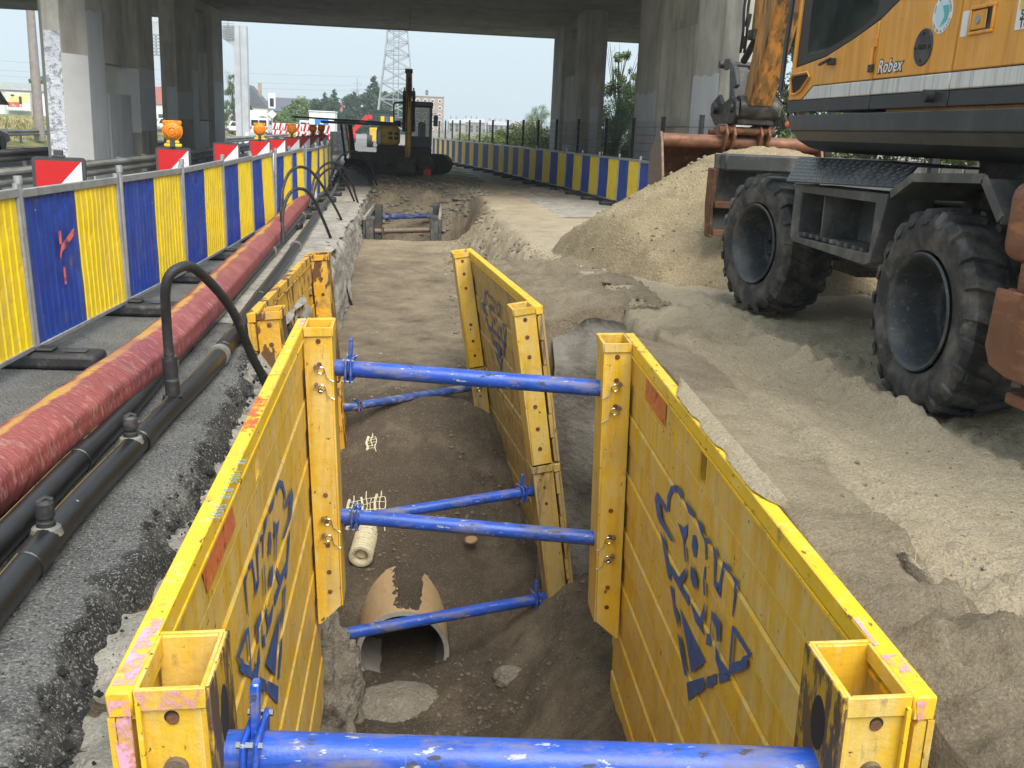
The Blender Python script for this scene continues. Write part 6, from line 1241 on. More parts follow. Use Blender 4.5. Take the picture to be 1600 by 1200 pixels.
# boom folded straight up, stick hanging in front
b = MB(); b.prism([(36.05, 0.85), (35.75, 0.9), (35.35, 1.9), (35.15, 2.85), (35.25, 3.5), (35.45, 3.55), (35.55, 2.9), (35.75, 2.0)], 0.20, 'yz', -0.11); b.build('boom', 'stick_orange', CR, bevel=0.03)
b = MB(); b.prism([(35.2, 3.5), (35.4, 3.52), (35.2, 2.6), (34.95, 1.2), (34.80, 0.55), (34.68, 0.55), (34.75, 1.3), (34.98, 2.6)], 0.20, 'yz', -0.10); b.build('stick', 'stick_orange', CR, bevel=0.02)
for x in (-0.16, 0.17):
    b = MB(); b.cyl((x, 35.4, 2.85), (x, 35.55, 1.5), 0.055, 10); b.build('cylinder', 'hydraulic_dark', CR)
b = MB(); b.cyl((0.02, 34.9, 2.5), (0.02, 34.6, 1.0), 0.06, 10); b.build('cylinder', 'machine_yellow', CR)
b = MB(); b.box2((-0.2, 35.1, 2.70), (0.22, 35.5, 2.86)); b.box2((-0.17, 35.05, 2.86), (-0.12, 35.5, 2.96)); b.box2((0.14, 35.05, 2.86), (0.19, 35.5, 2.96)); b.build('boom_joint', 'hydraulic_dark', CR)
b = MB(); b.prism([(34.95, 0.60), (34.65, 0.65), (34.45, 0.45), (34.45, 0.15), (34.62, 0.02), (34.70, 0.05), (34.58, 0.22), (34.65, 0.42), (34.92, 0.45)], 0.62, 'yz', -0.36); bkt = b.build('bucket', 'track_dark', CR)
for k in range(4):
    b = MB(); b.prism([(34.66, 0.06), (34.60, 0.02), (34.74, -0.03)], 0.07, 'yz', -0.34 + k * 0.17); b.build('tooth', 'bolt_steel', bkt)
b = MB(); b.box2((0.55, 35.0, 0.0), (0.82, 35.25, 0.24)); b.box2((0.62, 35.1, 0.24), (0.74, 35.14, 0.31)); rc = b.build('fuel_can', 'red_can', None, bevel=0.03); tag(rc, 'red plastic fuel can on the ground by the crawler track', 'fuel can')
# moss beside the track
my, mxx = np.meshgrid(np.arange(33, 46, 0.4), np.linspace(0, 1, 9), indexing='ij'); MX = 1.5 + mxx * 1.3 - (my - 33) * 0.02
tag(mesh_np('moss', np.stack([MX, my, ground_h(MX, my) + 0.012 + 0.03 * fbm(MX, my, 2, 3, 111) - 0.05 * (np.abs(mxx - 0.5) * 2) ** 4], -1).reshape(-1, 3), grid_faces(*my.shape), 'moss'), kind='stuff')
# concrete haul road strip
hy2, hx2 = np.meshgrid(np.arange(20, 69, 0.6), np.linspace(0, 1, 10), indexing='ij'); xa_ = np.interp(hy2, [20, 30, 40, 50, 60, 69], [2.9, 2.6, 2.4, 1.7, 1.0, 0.6]); xb_ = np.interp(hy2, [20, 30, 40, 50, 60, 69], [5.4, 5.0, 4.0, 2.6, 1.5, 1.2])
HXX = xa_ + (xb_ - xa_) * hx2
c = mesh_np('haul_road', np.stack([HXX, hy2, ground_h(HXX, hy2) + 0.014 + 0.012 * fbm(HXX, hy2, 0.8, 3, 112) - 0.08 * (np.abs(hx2 - 0.5) * 2) ** 8], -1).reshape(-1, 3), grid_faces(*hy2.shape), 'subbase'); tag(c, kind='structure')

# ================================================================== STORAGE BEYOND THE CRAWLER
tr = thing('steel_trestle', 'dark steel trestle with paired legs carrying long bars left of the crawler', 'trestle', (-2.2, 40, 0))
b = MB(); b.box2((-3.4, 39.9, 1.66), (-0.6, 40.1, 1.76)); b.build('top_bar', 'machine_black', tr)
for (x0, x1) in ((-2.62, -2.42), (-2.45, -2.20), (-2.30, -2.12), (-2.22, -2.02)):
    b = MB(); b.beam((x0, 40 if x0 < -2.4 else 39.6, 1.66), (x1, 40.2 if x0 < -2.4 else 39.8, 0.0), 0.09, 0.09); b.build('leg', 'machine_black' if x0 != -2.45 else 'lamp_yellow', tr)
b = MB(); b.tube([(-4.6, 41, 1.86), (-0.2, 41.3, 1.78)], 0.035, 8); lb = b.build('long_bar', 'machine_black'); tag(lb, 'long thin dark bar resting across the steel trestle', 'steel bar')
b = MB(); b.box2((-2.9, 40.05, 1.765), (-1.9, 41.6, 1.80)); b.build('shelf', 'machine_black', tr)
for k in range(5):
    b = MB(); b.tube([(-2.9 + k * 0.2, 46 + k * 0.5, 0.12 + 0.05 * k), (0.6, 47 + k * 0.6, 0.15 + 0.05 * k)], 0.05, 8); o = b.build('steel_tube', 'blue_worn'); tag(o, 'blue grey steel tube lying in the stack behind the trestle, %s from the front' % ordn(k), 'steel tube', 'steel tubes behind the trestle')
rock('rubble_heap', 'low heap of pale rubble between the trestle and the crawler', 'rubble heap', (-1.35, 43, 0.05), (1.0, 0.8, 0.42), 'subbase', 21, 5, 0.25)
b = MB(); b.box2((-4.2, 55, 0), (-3.3, 56.5, 1.25)); b.box2((-4.1, 54.96, 0.2), (-3.7, 54.995, 0.6)); ob = b.build('generator_box', 'rim_grey', None, bevel=0.03); tag(ob, 'grey steel generator box beyond the left striped barriers', 'generator')
pt = thing('wooden_pallet', 'tan wooden pallet propped by the grey generator box', 'pallet', (-5.4, 54, 0))
for k in range(5):
    b = MB(); b.beam((-5.9 + k * 0.03, 54 + k * 0.22, 0.55), (-5.0, 54 + k * 0.22, 0.1), 0.12, 0.025); b.build('slat', 'wood_tan', pt)
b = MB(); b.beam((-5.1, 53.9, 0), (-4.75, 54.1, 1.0), 0.1, 0.05); b.build('brace', 'wood_tan', pt)
# white site cabin with a blue door
sc = thing('site_cabin', 'white site cabin with a bright blue door', 'site cabin', (-9.3, 112, 0))
b = MB(); b.box2((-10.6, 110, 0.0), (-7.9, 114, 2.85)); b.build('shell', 'white_paint', sc, bevel=0.05)
b = MB(); b.box2((-10.65, 109.9, 2.851), (-7.85, 114.1, 2.95)); b.build('roof', 'white_paint', sc)
b = MB(); b.box2((-10.0, 109.96, 0.1), (-8.55, 109.995, 2.2)); d_ = b.build('door', 'door_blue', sc)
b = MB(); b.box2((-9.45, 109.93, 1.55), (-9.1, 109.958, 1.75)); b.build('door_sign', 'sign_white', d_)
# far red machine and a dark green cab
rm = thing('red_machine', 'small red jib machine far behind the trestle', 'machine', (-4, 90, 0))
b = MB(); b.beam((-5.2, 90, 0.8), (-3.6, 90, 2.4), 0.4, 0.4); b.beam((-3.6, 90, 2.4), (-1.4, 90, 2.2), 0.35, 0.35); b.build('jib', 'machine_red', rm)
b = MB(); b.box2((-5.8, 89.6, 0.2), (-4.6, 90.4, 0.95)); b.build('base', 'machine_red', rm, bevel=0.05)
for x in (-5.5, -4.9):
    b = MB(); b.cyl((x, 89.5, 0.28), (x, 90.5, 0.28), 0.28, 14); b.build('wheel', 'black_rubber', rm)
tc_ = thing('loader', 'distant loader with a dark green glazed cab behind the yellow crawler', 'loader', (-2.2, 80, 0))
b = MB(); b.box2((-3.0, 79, 0.4), (-1.0, 82, 1.5)); b.build('body', 'machine_yellow', tc_, bevel=0.06)
b = MB(); b.box2((-2.8, 79.2, 2.7), (-1.2, 81, 2.85)); b.build('cab_roof', 'machine_black', tc_)
for x in (-2.75, -1.25):
    for y in (79.25, 80.95):
        b = MB(); b.box2((x - 0.05, y - 0.05, 1.5), (x + 0.05, y + 0.05, 2.7)); b.build('cab_pillar', 'machine_black', tc_)
b = MB(); b.box2((-2.7, 79.3, 1.5), (-1.3, 80.9, 2.69)); b.build('cab_window', 'cab_glass', tc_)
for x in (-3.0, -1.0):
    for y in (79.4, 81.5):
        b = MB(); b.cyl((x - 0.2, y, 0.55), (x + 0.2, y, 0.55), 0.55, 16); b.build('wheel', 'black_rubber', tc_)
for k in range(4):
    b = MB(); b.box2((-1.9 + k * 0.32, 70, 0), (-1.65 + k * 0.32, 70.12, 2.3)); o = b.build('marker_post', 'lamp_yellow' if k % 2 == 0 else 'blue_worn'); tag(o, '%s upright post of the row behind the yellow crawler, %s' % (['yellow', 'blue'][k % 2], ordn(k)), 'post', 'upright posts behind the crawler')
# row of red and white barrier boards across the closed lanes
for k in range(8):
    x0 = -12.1 + k * 0.75; t = thing('barrier_board', 'red and white diagonal barrier board across the closed lane, %s from the left' % ordn(k), 'barrier', (x0, 92 - k * 2.2, 0), 'red and white boards across the closed lanes'); y = 92 - k * 2.2
    for zi in range(2):
        z0 = 0.35 + zi * 0.62
        b = MB(); b.box2((x0, y, z0), (x0 + 1.02, y + 0.04, z0 + 0.55)); b.build('board', 'sign_white', t)
        for j in range(3):
            b = MB(); xa = x0 + 0.04 + j * 0.33; b.prism([(xa, z0 + 0.002), (xa + 0.17, z0 + 0.002), (xa + 0.32, z0 + 0.548), (xa + 0.15, z0 + 0.548)], 0.006, 'xz', y - 0.007) if xa + 0.32 < x0 + 1.03 else None; b.build('red_stripe', 'sign_red', t) if b.v else None
    for xx in (x0 + 0.15, x0 + 0.8):
        b = MB(); b.box2((xx, y + 0.045, 0), (xx + 0.06, y + 0.1, 1.5)); b.build('upright', 'galvanised', t)
# pale concrete lane divider
for k in range(5, 10):
    b = MB(); y0 = 52 + k * 4.0; x = -9.0 - k * 0.45; b.prism([(x - 0.30, 0), (x + 0.30, 0), (x + 0.18, 0.25), (x + 0.10, 0.82), (x - 0.10, 0.82), (x - 0.18, 0.25)], 3.96, 'xz', y0); o = b.build('lane_divider', 'pier_paint_white'); tag(o, 'pale concrete lane divider block, %s from the nearest one' % ordn(k - 5), 'lane divider', 'concrete divider blocks by the closed lane')

# ================================================================== GANTRY, POLES, SIGNS, VEHICLES
ga = thing('sign_gantry', 'tall pale steel motorway gantry with a boxed column and beam', 'sign gantry', (-11.8, 74, 0))
b = MB(); b.box2((-12.25, 73.6, -0.05), (-11.35, 74.4, 8.0)); b.build('column', 'gantry_steel', ga)
b = MB(); b.box2((-11.83, 73.57, 0), (-11.77, 73.598, 8.0)); b.build('column_seam', 'galvanised', ga)
b = MB(); b.box2((-19.6, 73.65, 7.15), (-13.1, 74.35, 8.0)); b.build('beam', 'gantry_steel', ga)
b = MB(); b.prism([(-13.1, 7.15), (-12.25, 6.6), (-12.25, 8.0), (-13.1, 8.0)], 0.66, 'xz', 73.67); b.build('haunch', 'gantry_steel', ga)
b = MB()
for z in np.arange(7.1, 8.2, 0.16): b.box2((-12.95, 73.50, z), (-12.15, 73.56, z + 0.05))
b.box2((-12.6, 73.54, 7.0), (-12.54, 73.6, 8.25)); b.build('splice_plate', 'galvanised', ga)
for (x0, z0, z1) in ((-19.3, 5.7, 7.1), (-18.0, 5.7, 7.1), (-19.4, 8.05, 9.6)):
    b = MB()
    for z in np.arange(z0, z1, 0.22): b.box2((x0, 73.55, z), (x0 + 1.0, 73.6, z + 0.12))
    b.box2((x0 + 0.45, 73.6, z0), (x0 + 0.55, 73.66, z1)); b.build('lane_sign_back', 'galvanised', ga)
po = thing('lamp_post', 'tall round lamp column standing in the verge by the carriageway', 'lamp post', (-18.5, 53, 0.3))
b = MB(); b.cyl((-18.5, 53, 0.2), (-18.5, 53, 10.5), 0.25, 16, 0.16); b.build('column', 'pole_grey', po)
b = MB(); b.cyl((-18.5, 53, 10.4), (-16.9, 53, 11.0), 0.07, 8); b.box2((-17.0, 52.85, 10.92), (-16.2, 53.15, 11.08)); b.build('lamp_arm', 'pole_grey', po)
def sign_back(x, y, z0, z1, w, label):
    t = thing('road_sign', label, 'road sign', (x, y, z0)); b = MB(); b.cyl((x, y, z0), (x, y, z1), 0.05, 10); b.build('post', 'galvanised', t)
    b = MB(); b.prism([(x - w, z1 - w * 1.45), (x + w, z1 - w * 1.45), (x, z1 + 0.15)], 0.03, 'xz', y - 0.09); b.build('plate', 'hydraulic_dark', t)
sign_back(-18.75, 48.5, 0.3, 2.75, 0.62, 'triangular road sign seen from behind on the left verge')
sign_back(-13.7, 88, 0.0, 3.3, 0.55, 'triangular road sign seen from behind beside the gantry column')
lg = thing('traffic_light', 'traffic light with a diamond sign on one pole far down the lane', 'traffic light', (-13.8, 105, 0))
b = MB(); b.cyl((-13.8, 105, 0), (-13.8, 105, 4.2), 0.06, 8); b.build('pole', 'galvanised', lg)
b = MB(); b.box2((-14.15, 104.8, 2.9), (-13.45, 105, 4.4)); b.build('backboard', 'sign_white', lg)
b = MB(); b.box2((-14.0, 104.78, 3.1), (-13.6, 104.799, 3.9)); b.cyl((-13.8, 104.75, 3.3), (-13.8, 104.779, 3.3), 0.13, 12); b.build('light_head', 'hydraulic_dark', lg)
b = MB(); b.prism([(-13.8, 1.9), (-13.35, 2.35), (-13.8, 2.8), (-14.25, 2.35)], 0.03, 'xz', 104.9); b.build('diamond_sign', 'sign_white', lg)
def vehicle(label, cat, x, y, L, w, h, m, van, z0=0.0, yaw=0.0):
    t = thing('parked_car' if not van else 'van', label, cat, (x, y, z0)); Mv = Matrix.Translation((x, y, z0)) @ Matrix.Rotation(yaw, 4, 'Z'); xf = lambda v: Mv @ v; hw = w / 2
    if van: P = [(0, 0.35), (0, h * 0.55), (0.12, h - 0.06), (0.3, h), (L * 0.66, h), (L * 0.80, h * 0.62), (L * 0.98, h * 0.50), (L, 0.35)]
    else: P = [(0, 0.35), (0, h * 0.58), (0.35, h * 0.66), (L * 0.22, h * 0.98), (L * 0.34, h), (L * 0.58, h * 0.97), (L * 0.75, h * 0.64), (L * 0.97, h * 0.52), (L, 0.35)]
    b = MB(xf); b.prism(P, w, 'yz', -hw); b.build('body', m, t, bevel=0.10, seg=3)
    b = MB(xf)
    if van: b.box2((-hw + 0.15, -0.012, h * 0.58), (-0.05, 0.04, h * 0.88)); b.box2((0.05, -0.012, h * 0.58), (hw - 0.15, 0.04, h * 0.88))
    else: b.add([(-hw + 0.2, 0.36, h * 0.69), (hw - 0.2, 0.36, h * 0.69), (hw - 0.28, L * 0.205, h * 0.955), (-hw + 0.28, L * 0.205, h * 0.955)], [(0, 1, 2, 3)])
    b.build('rear_window', 'glass_dark', t)
    for s_ in (-1, 1):
        b = MB(xf); xx = s_ * (hw + 0.004); P2 = [(L * 0.25, h * 0.66), (L * 0.33, h * 0.92), (L * 0.57, h * 0.92), (L * 0.70, h * 0.66)]; b.add([(xx, *p) for p in P2], [(0, 1, 2, 3)]); b.build('side_window', 'glass_dark', t)
        b = MB(xf); b.box2((s_ * (hw - 0.12) - 0.07, -0.015, h * 0.40), (s_ * (hw - 0.12) + 0.07, 0.03, h * 0.54)); b.build('tail_light', 'sign_red', t)
        for y_ in (L * 0.2, L * 0.8):
            b = MB(xf); b.cyl((s_ * (hw - 0.22), y_, 0.32), (s_ * (hw + 0.01), y_, 0.32), 0.32, 16); b.build('wheel', 'black_rubber', t)
    b = MB(xf); b.box2((-hw + 0.08, -0.06, 0.32), (hw - 0.08, 0.05, 0.52)); b.build('bumper', 'dark_plastic', t)
vehicle('white delivery van driving away beyond the amber lamps', 'van', -15.6, 108, 4.3, 1.85, 1.95, 'car_white', True)
vehicle('white van behind the striped lane boards', 'van', -12.3, 125, 4.4, 1.85, 1.9, 'car_white', True)
vehicle('white car far off between the dark pier and gantry column', 'car', -18.4, 110, 4.3, 1.8, 1.45, 'car_white', False, yaw=R(-12))
vehicle('white car glimpsed between the two left piers', 'car', -22.3, 96, 4.2, 1.8, 1.5, 'car_white', False)
vehicle('black car cut off at the left edge on the carriageway', 'car', -17.35, 39.5, 4.3, 1.8, 1.45, 'car_black', False)

# ================================================================== FAR BUILDINGS
wh = thing('warehouse', 'long white warehouse with a grey roof edge behind the verge', 'warehouse', (-55, 130, 1))
b = MB(); b.box2((-90, 125, 0.5), (-42.5, 150, 3.9)); b.build('wall', 'wall_white', wh)
b = MB(); b.box2((-90.3, 124.7, 3.91), (-42.2, 150.3, 4.75)); b.build('roof', 'roof_grey', wh)
for k in range(10):
    b = MB(); b.box2((-86 + k * 4.1, 124.93, 0.6), (-85.92 + k * 4.1, 124.99, 3.89)); b.build('wall_joint', 'roof_grey', wh)
hd = thing('billboard', 'yellow advertising billboard with red print on the warehouse wall', 'billboard', (-45.60, 124, 1.5))
b = MB(); b.box2((-47.00, 124.3, 1.55), (-44.10, 124.6, 3.7)); b.build('frame', 'roof_grey', hd)
b = MB(); b.box2((-46.90, 124.27, 1.65), (-44.20, 124.295, 3.6)); b.build('poster_white', 'sign_white', hd)
b = MB(); b.box2((-46.85, 124.25, 2.5), (-44.25, 124.268, 3.55)); b.build('poster_field', 'poster_pale', hd)
b = MB(); b.box2((-46.70, 124.24, 2.0), (-45.10, 124.262, 2.55)); b.build('red_print', 'poster_red', hd)
b = MB(); b.box2((-45.40, 124.23, 2.35), (-45.10, 124.248, 3.2)); b.box2((-46.30, 124.23, 3.2), (-45.90, 124.248, 3.4)); b.build('figure_print', 'hydraulic_dark', hd)
def house(label, x, y, w, d, h, rh, mw, mr, z0=0.0, along='x'):
    t = thing('house', label, 'house', (x, y, z0)); b = MB(); b.box2((x - w / 2, y, z0), (x + w / 2, y + d, z0 + h)); wl = b.build('wall', mw, t)
    b = MB()
    if along == 'x': b.prism([(y - 0.3, z0 + h - 0.1), (y + d / 2, z0 + h + rh), (y + d + 0.3, z0 + h - 0.1)], w + 0.6, 'yz', x - w / 2 - 0.3)
    else: b.prism([(x - w / 2 - 0.3, z0 + h - 0.1), (x, z0 + h + rh), (x + w / 2 + 0.3, z0 + h - 0.1)], d + 0.6, 'xz', y - 0.3)
    rf = b.build('roof', mr, t); b = MB(); b.box2((x + w * 0.2, y + d * 0.4, z0 + h + rh * 0.3), (x + w * 0.2 + 0.7, y + d * 0.4 + 0.7, z0 + h + rh + 0.6)); b.build('chimney', 'brick_far', rf)
    n = max(2, int(w / 2.5))
    for i in range(n):
        cx = x - w / 2 + (i + 0.5) * w / n
        for zz in np.arange(0.9, h - 1, 2.7):
            b = MB(); b.box2((cx - 0.5, y - 0.04, z0 + zz), (cx + 0.5, y - 0.005, z0 + zz + 1.2)); b.build('window', 'window_far', t)
house('white house with a red tiled roof between the two left piers', -50.5, 220, 12, 9, 4.2, 3.6, 'wall_white', 'roof_red')
house('white gabled house with steep dark slate roof beside the gantry sign', -34.6, 225, 8, 8, 4.5, 4.6, 'wall_white', 'roof_slate', along='y')
house('low house with a dark slate roof right of the gabled house', -27.5, 235, 9, 8, 4.0, 3.0, 'render_far', 'roof_slate')
house('distant brick house behind the bushy tree', -21.5, 260, 9, 8, 4.5, 2.6, 'brick_far', 'roof_red')
ap = thing('apartment_block', 'brick and white apartment block rising behind the crawler cab', 'apartment block', (6.5, 400, 0))
b = MB(); b.box2((2.0, 400, 0), (13.8, 412, 13.6)); b.build('wall', 'brick_far', ap)
b = MB(); b.box2((-1.5, 401, 0), (1.98, 412, 16.0)); b.build('stair_tower', 'render_far', ap)
b = MB(); b.box2((1.7, 399.7, 13.61), (14.1, 412.3, 14.1)); b.build('roof', 'roof_grey', ap)
b = MB(); b.box2((6.5, 404, 14.1), (7.6, 405, 16.2)); b.build('chimney', 'roof_slate', ap)
for i in range(4):
    for j in range(5):
        b = MB(); b.cyl((3.5 + i * 2.9, 399.9, 1.6 + j * 2.6), (3.5 + i * 2.9, 399.98, 1.6 + j * 2.6), 0.8, 14); w_ = b.build('window', 'white_paint', ap)
        b = MB(); b.box2((3.0 + i * 2.9, 399.86, 1.2 + j * 2.6), (4.0 + i * 2.9, 399.895, 2.0 + j * 2.6)); b.build('pane', 'window_far', w_)
for k, (x0, x1, h, y) in enumerate(((15.5, 22, 3.9, 390), (22.5, 31, 4.6, 410), (31.5, 41, 3.9, 400), (42, 55, 3.6, 420))):
    t = thing('terraced_house', 'low pale terraced block on the horizon, %s to the right of the brick block' % ordn(k), 'terraced houses', (x0, y, 0), 'low terraced blocks on the horizon')
    b = MB(); b.box2((x0, y, 0), (x1, y + 10, h)); b.build('wall', 'render_far', t)
    b = MB(); b.prism([(y - 0.4, h), (y + 5, h + 1.6), (y + 10.4, h)], x1 - x0, 'yz', x0); rf = b.build('roof', 'roof_grey', t)
    for i in range(int((x1 - x0) / 2.2)):
        b = MB(); b.box2((x0 + 0.6 + i * 2.2, y + 4.6, h + 1.2), (x0 + 1.2 + i * 2.2, y + 5.2, h + 2.6)); b.build('chimney', 'brick_far', rf)
        for z in (0.8, 2.3):
            b = MB(); b.box2((x0 + 0.4 + i * 2.2, y - 0.06, z), (x0 + 1.5 + i * 2.2, y - 0.01, z + 1.2)); b.build('window', 'window_far', t)
# lattice mast
ma = thing('lattice_mast', 'tall pale steel lattice radio mast beyond the viaduct', 'radio mast', (-2.1, 180, 0))
def mast_r(z): return np.interp(z, [0, 17, 40], [3.7, 1.75, 1.0])
Hm = [0, 3.2, 6.2, 9, 11.5, 13.8, 15.9, 17.8, 19.6, 21.4, 23.2, 25, 26.8, 28.6, 30.4]
cx0, cy0 = -2.1, 180
def corner(z, i): r_ = float(mast_r(z)); return Vector((cx0 + r_ * (-1 if i in (0, 3) else 1), cy0 + r_ * (-1 if i in (0, 1) else 1), z))
for i in range(4):
    b = MB(); b.tube([corner(z, i) for z in Hm], 0.13, 6); b.build('leg', 'mast_steel', ma)
b = MB()
for k in range(len(Hm) - 1):
    for i in range(4):
        j = (i + 1) % 4; a, c = Hm[k], Hm[k + 1]
        b.tube([corner(a, i), corner(c, j)], 0.06, 4, cap=False); b.tube([corner(a, j), corner(c, i)], 0.06, 4, cap=False); b.tube([corner(c, i), corner(c, j)], 0.06, 4, cap=False)
b.build('bracing', 'mast_steel', ma)
b = MB()
for s_ in (-0.45, 0.45): b.tube([(cx0 - 0.2 + s_, cy0 - 0.3, 0), (cx0 - 0.2 + s_, cy0 - 0.3, 30)], 0.07, 4)
for z in np.arange(0.5, 30, 0.6): b.box((cx0 - 0.2, cy0 - 0.3, z), (0.9, 0.05, 0.07))
b.build('ladder', 'mast_steel', ma)
b = MB()
for (x, z) in ((-1.9, 15.0), (-1.5, 15.4), (-1.1, 15.0), (-0.6, 15.3)): b.box((cx0 + x, cy0 - 2, z), (0.18, 0.2, 1.7))
b.box((cx0 - 1.3, cy0 - 1.7, 14.3), (1.8, 0.9, 0.12)); b.build('antenna', 'mast_steel', ma)
py_ = thing('pylon', 'small distant electricity pylon above the dark tree belt', 'pylon', (-23, 460, 0))
b = MB()
for s_ in (-1, 1): b.tube([(-23 + s_ * 2, 460, 0), (-23 + s_ * 0.4, 460, 17)], 0.2, 4)
b.tube([(-23, 460, 15), (-23, 460, 22)], 0.2, 4); b.build('frame', 'mast_steel', py_)
for z, w_ in ((17, 3.0), (19.5, 2.2)):
    b = MB(); b.box((-23, 460, z), (w_ * 2, 0.3, 0.3)); b.build('crossarm', 'mast_steel', py_)
for k, z in enumerate((14.5, 12.0, 10.5)):
    b = MB(); P = [(-150 + i * 13, 300, z + 0.0008 * (i * 13 - 75) ** 2 * 0.25) for i in range(12)]; b.tube(P, 0.045, 4); o = b.build('power_line', 'mast_steel'); tag(o, ['highest', 'middle', 'lowest'][k] + ' thin power line crossing the sky on the left', 'power line')

# ================================================================== TREES AND SHRUBS
def leaf_mesh(name, clumps, n, leaf, m, seed, droop=0.0):
    """leaf faces spread through lumpy clumps (x, y, z, rx, ry, rz)"""
    rr = np.random.RandomState(seed); wts = np.array([c[3] * c[4] * c[5] for c in clumps]) ** 0.7; wts /= wts.sum(); ci = rr.choice(len(clumps), n, p=wts)
    C_ = np.array(clumps)[ci]; d = rr.randn(n, 3); d /= np.linalg.norm(d, axis=1)[:, None]; q = rr.rand(n) ** 0.45
    ctr = C_[:, :3] + d * C_[:, 3:6] * q[:, None]
    nrm = d * 0.6 + rr.randn(n, 3) * 0.7 + np.array([0, 0, 0.4]); nrm /= np.linalg.norm(nrm, axis=1)[:, None]
    a = np.cross(nrm, rr.randn(n, 3)); a /= np.linalg.norm(a, axis=1)[:, None]; b_ = np.cross(nrm, a); s_ = leaf * rr.uniform(0.6, 1.4, n)[:, None]
    V = np.stack([ctr - a * s_, ctr + b_ * s_ * 0.5, ctr + a * s_, ctr - b_ * s_ * 0.5], 1).reshape(-1, 3); F = np.arange(4 * n).reshape(n, 4)
    me_o = mesh_np(name, V, F, m, None, smooth=False); return me_o
def make_tree(h, spread, n, leaf, m, seed, kind='round', trunk=True, stems=1):
    rr = random.Random(seed); t = thing('tree', '', 'tree'); cl = []
    b = MB()
    if kind == 'round':
        for k in range(26):
            a = rr.uniform(0, 6.28); z = h * rr.uniform(0.22, 0.92); q = spread * math.sqrt(max(0.05, 1 - ((z / h - 0.52) / 0.50) ** 2)) * rr.uniform(0.25, 0.85); s_ = spread * rr.uniform(0.22, 0.42)
            cl.append((q * math.cos(a), q * math.sin(a), z, s_, s_, s_ * 0.8)); b.tube([(0, 0, z * 0.45), (q * 0.5 * math.cos(a), q * 0.5 * math.sin(a), z * 0.8), (q * math.cos(a), q * math.sin(a), z)], [h * 0.012, h * 0.007, h * 0.002], 5)
    elif kind == 'cone':
        for k in range(30):
            z = h * (0.10 + 0.88 * k / 29); q = spread * (1.06 - z / h) * rr.uniform(0.2, 0.8); a = rr.uniform(0, 6.28); s_ = spread * (1.12 - z / h) * rr.uniform(0.30, 0.5) + 0.05 * spread
            cl.append((q * math.cos(a), q * math.sin(a), z, s_, s_, s_ * 0.9))
    elif kind == 'tall':
        for k in range(40):
            z = h * rr.uniform(0.06, 0.98); w_ = spread * (1.0 if z < 0.6 * h else 1.0 - (z / h - 0.6) * 1.5) * rr.uniform(0.2, 0.95); a = rr.uniform(0, 6.28); s_ = spread * rr.uniform(0.2, 0.36) * (1 if z < 0.7 * h else 0.6)
            cl.append((w_ * math.cos(a), w_ * math.sin(a), z, s_, s_, s_ * 1.1)); b.tube([(0, 0, z * 0.7), (w_ * math.cos(a), w_ * math.sin(a), z + 0.04 * h)], [h * 0.006, h * 0.0015], 4)
        for k in range(12):
            a = rr.uniform(0, 6.28); q = spread * rr.uniform(0.3, 1.1); z = h * rr.uniform(0.75, 0.9); b.tube([(q * 0.4 * math.cos(a), q * 0.4 * math.sin(a), z * 0.8), (q * math.cos(a), q * math.sin(a), z + 0.17 * h)], [h * 0.004, h * 0.001], 4)
    b.tube([(0, 0, -0.1), (0.02 * h, 0, h * 0.3), (0, 0.02 * h, h * 0.85)], [h * 0.028, h * 0.02, h * 0.005], 8)
    b.build('trunk', 'bark', t, recalc=False)
    c = leaf_mesh('crown', cl, n, leaf, m, seed); c.parent = t
    return t
def put(o, x, y, z, s, rz, label, group=None, sz=None, nm=None):
    o.location = (x, y, z); o.scale = (s, s, sz or s); o.rotation_euler = (0, 0, rz); tag(o, label, 'tree', group); return o
tA = make_tree(8, 3.0, 5200, 0.20, 'leaf_dark', 201, 'cone'); tB = make_tree(8, 3.4, 5200, 0.22, 'leaf_dark', 202, 'round'); tC = make_tree(7, 3.2, 4200, 0.20, 'leaf_mid', 203, 'round')
usedt = set()
def tree(pr_, *a, **k):
    o = pr_ if pr_.name not in usedt else copy_tree(pr_); usedt.add(pr_.name); return put(o, *a, **k)
rt = random.Random(5); n = 0
for k in range(21):
    x = -22.5 + k * 1.1 + rt.uniform(-0.5, 0.5); y = 200 + rt.uniform(0, 40); hgt = np.interp(x, [-23, -21, -16, -10, -6, 0, 6], [0.55, 0.75, 0.95, 1.1, 1.32, 1.25, 1.0]) * rt.uniform(0.86, 1.1)
    tree(tA if k % 3 else tB, x, y, -0.2, hgt, rt.uniform(0, 6.28), 'dark evergreen in the belt beyond the site, %s from the left' % (ordn(k) if k < 24 else ('twenty-fifth', 'twenty-sixth')[k - 24]), 'dark trees in the belt beyond the site')
tree(tC, -18.0, 165, -0.2, 0.80, 1.0, 'bushy green tree rising behind the lane boards')
for k in range(9):
    x = -24.5 + k * 1.15; tree(tC, x, 150 + rt.uniform(0, 15), -0.8, rt.uniform(0.38, 0.55), rt.uniform(0, 6), 'low round bush along the far roadside, %s from the left' % ordn(k), 'low bushes along the far roadside')
tT = make_tree(9.5, 1.7, 9000, 0.085, 'leaf_mid', 204, 'tall')
tree(tT, -25.3, 150, -0.1, 0.86, 0.5, 'slender green tree between the dark pier and the gantry column')
tree(tT, 9.9, 47.5, -0.1, 0.60, 0.3, 'leafy green tree with bare upper twigs between the two right piers')
tree(tT, 11.3, 50.5, -0.1, 0.52, 2.3, 'shorter leafy green tree just right of the twiggy tree')
tD = make_tree(8, 2.6, 11000, 0.07, 'leaf_mid', 205, 'round')
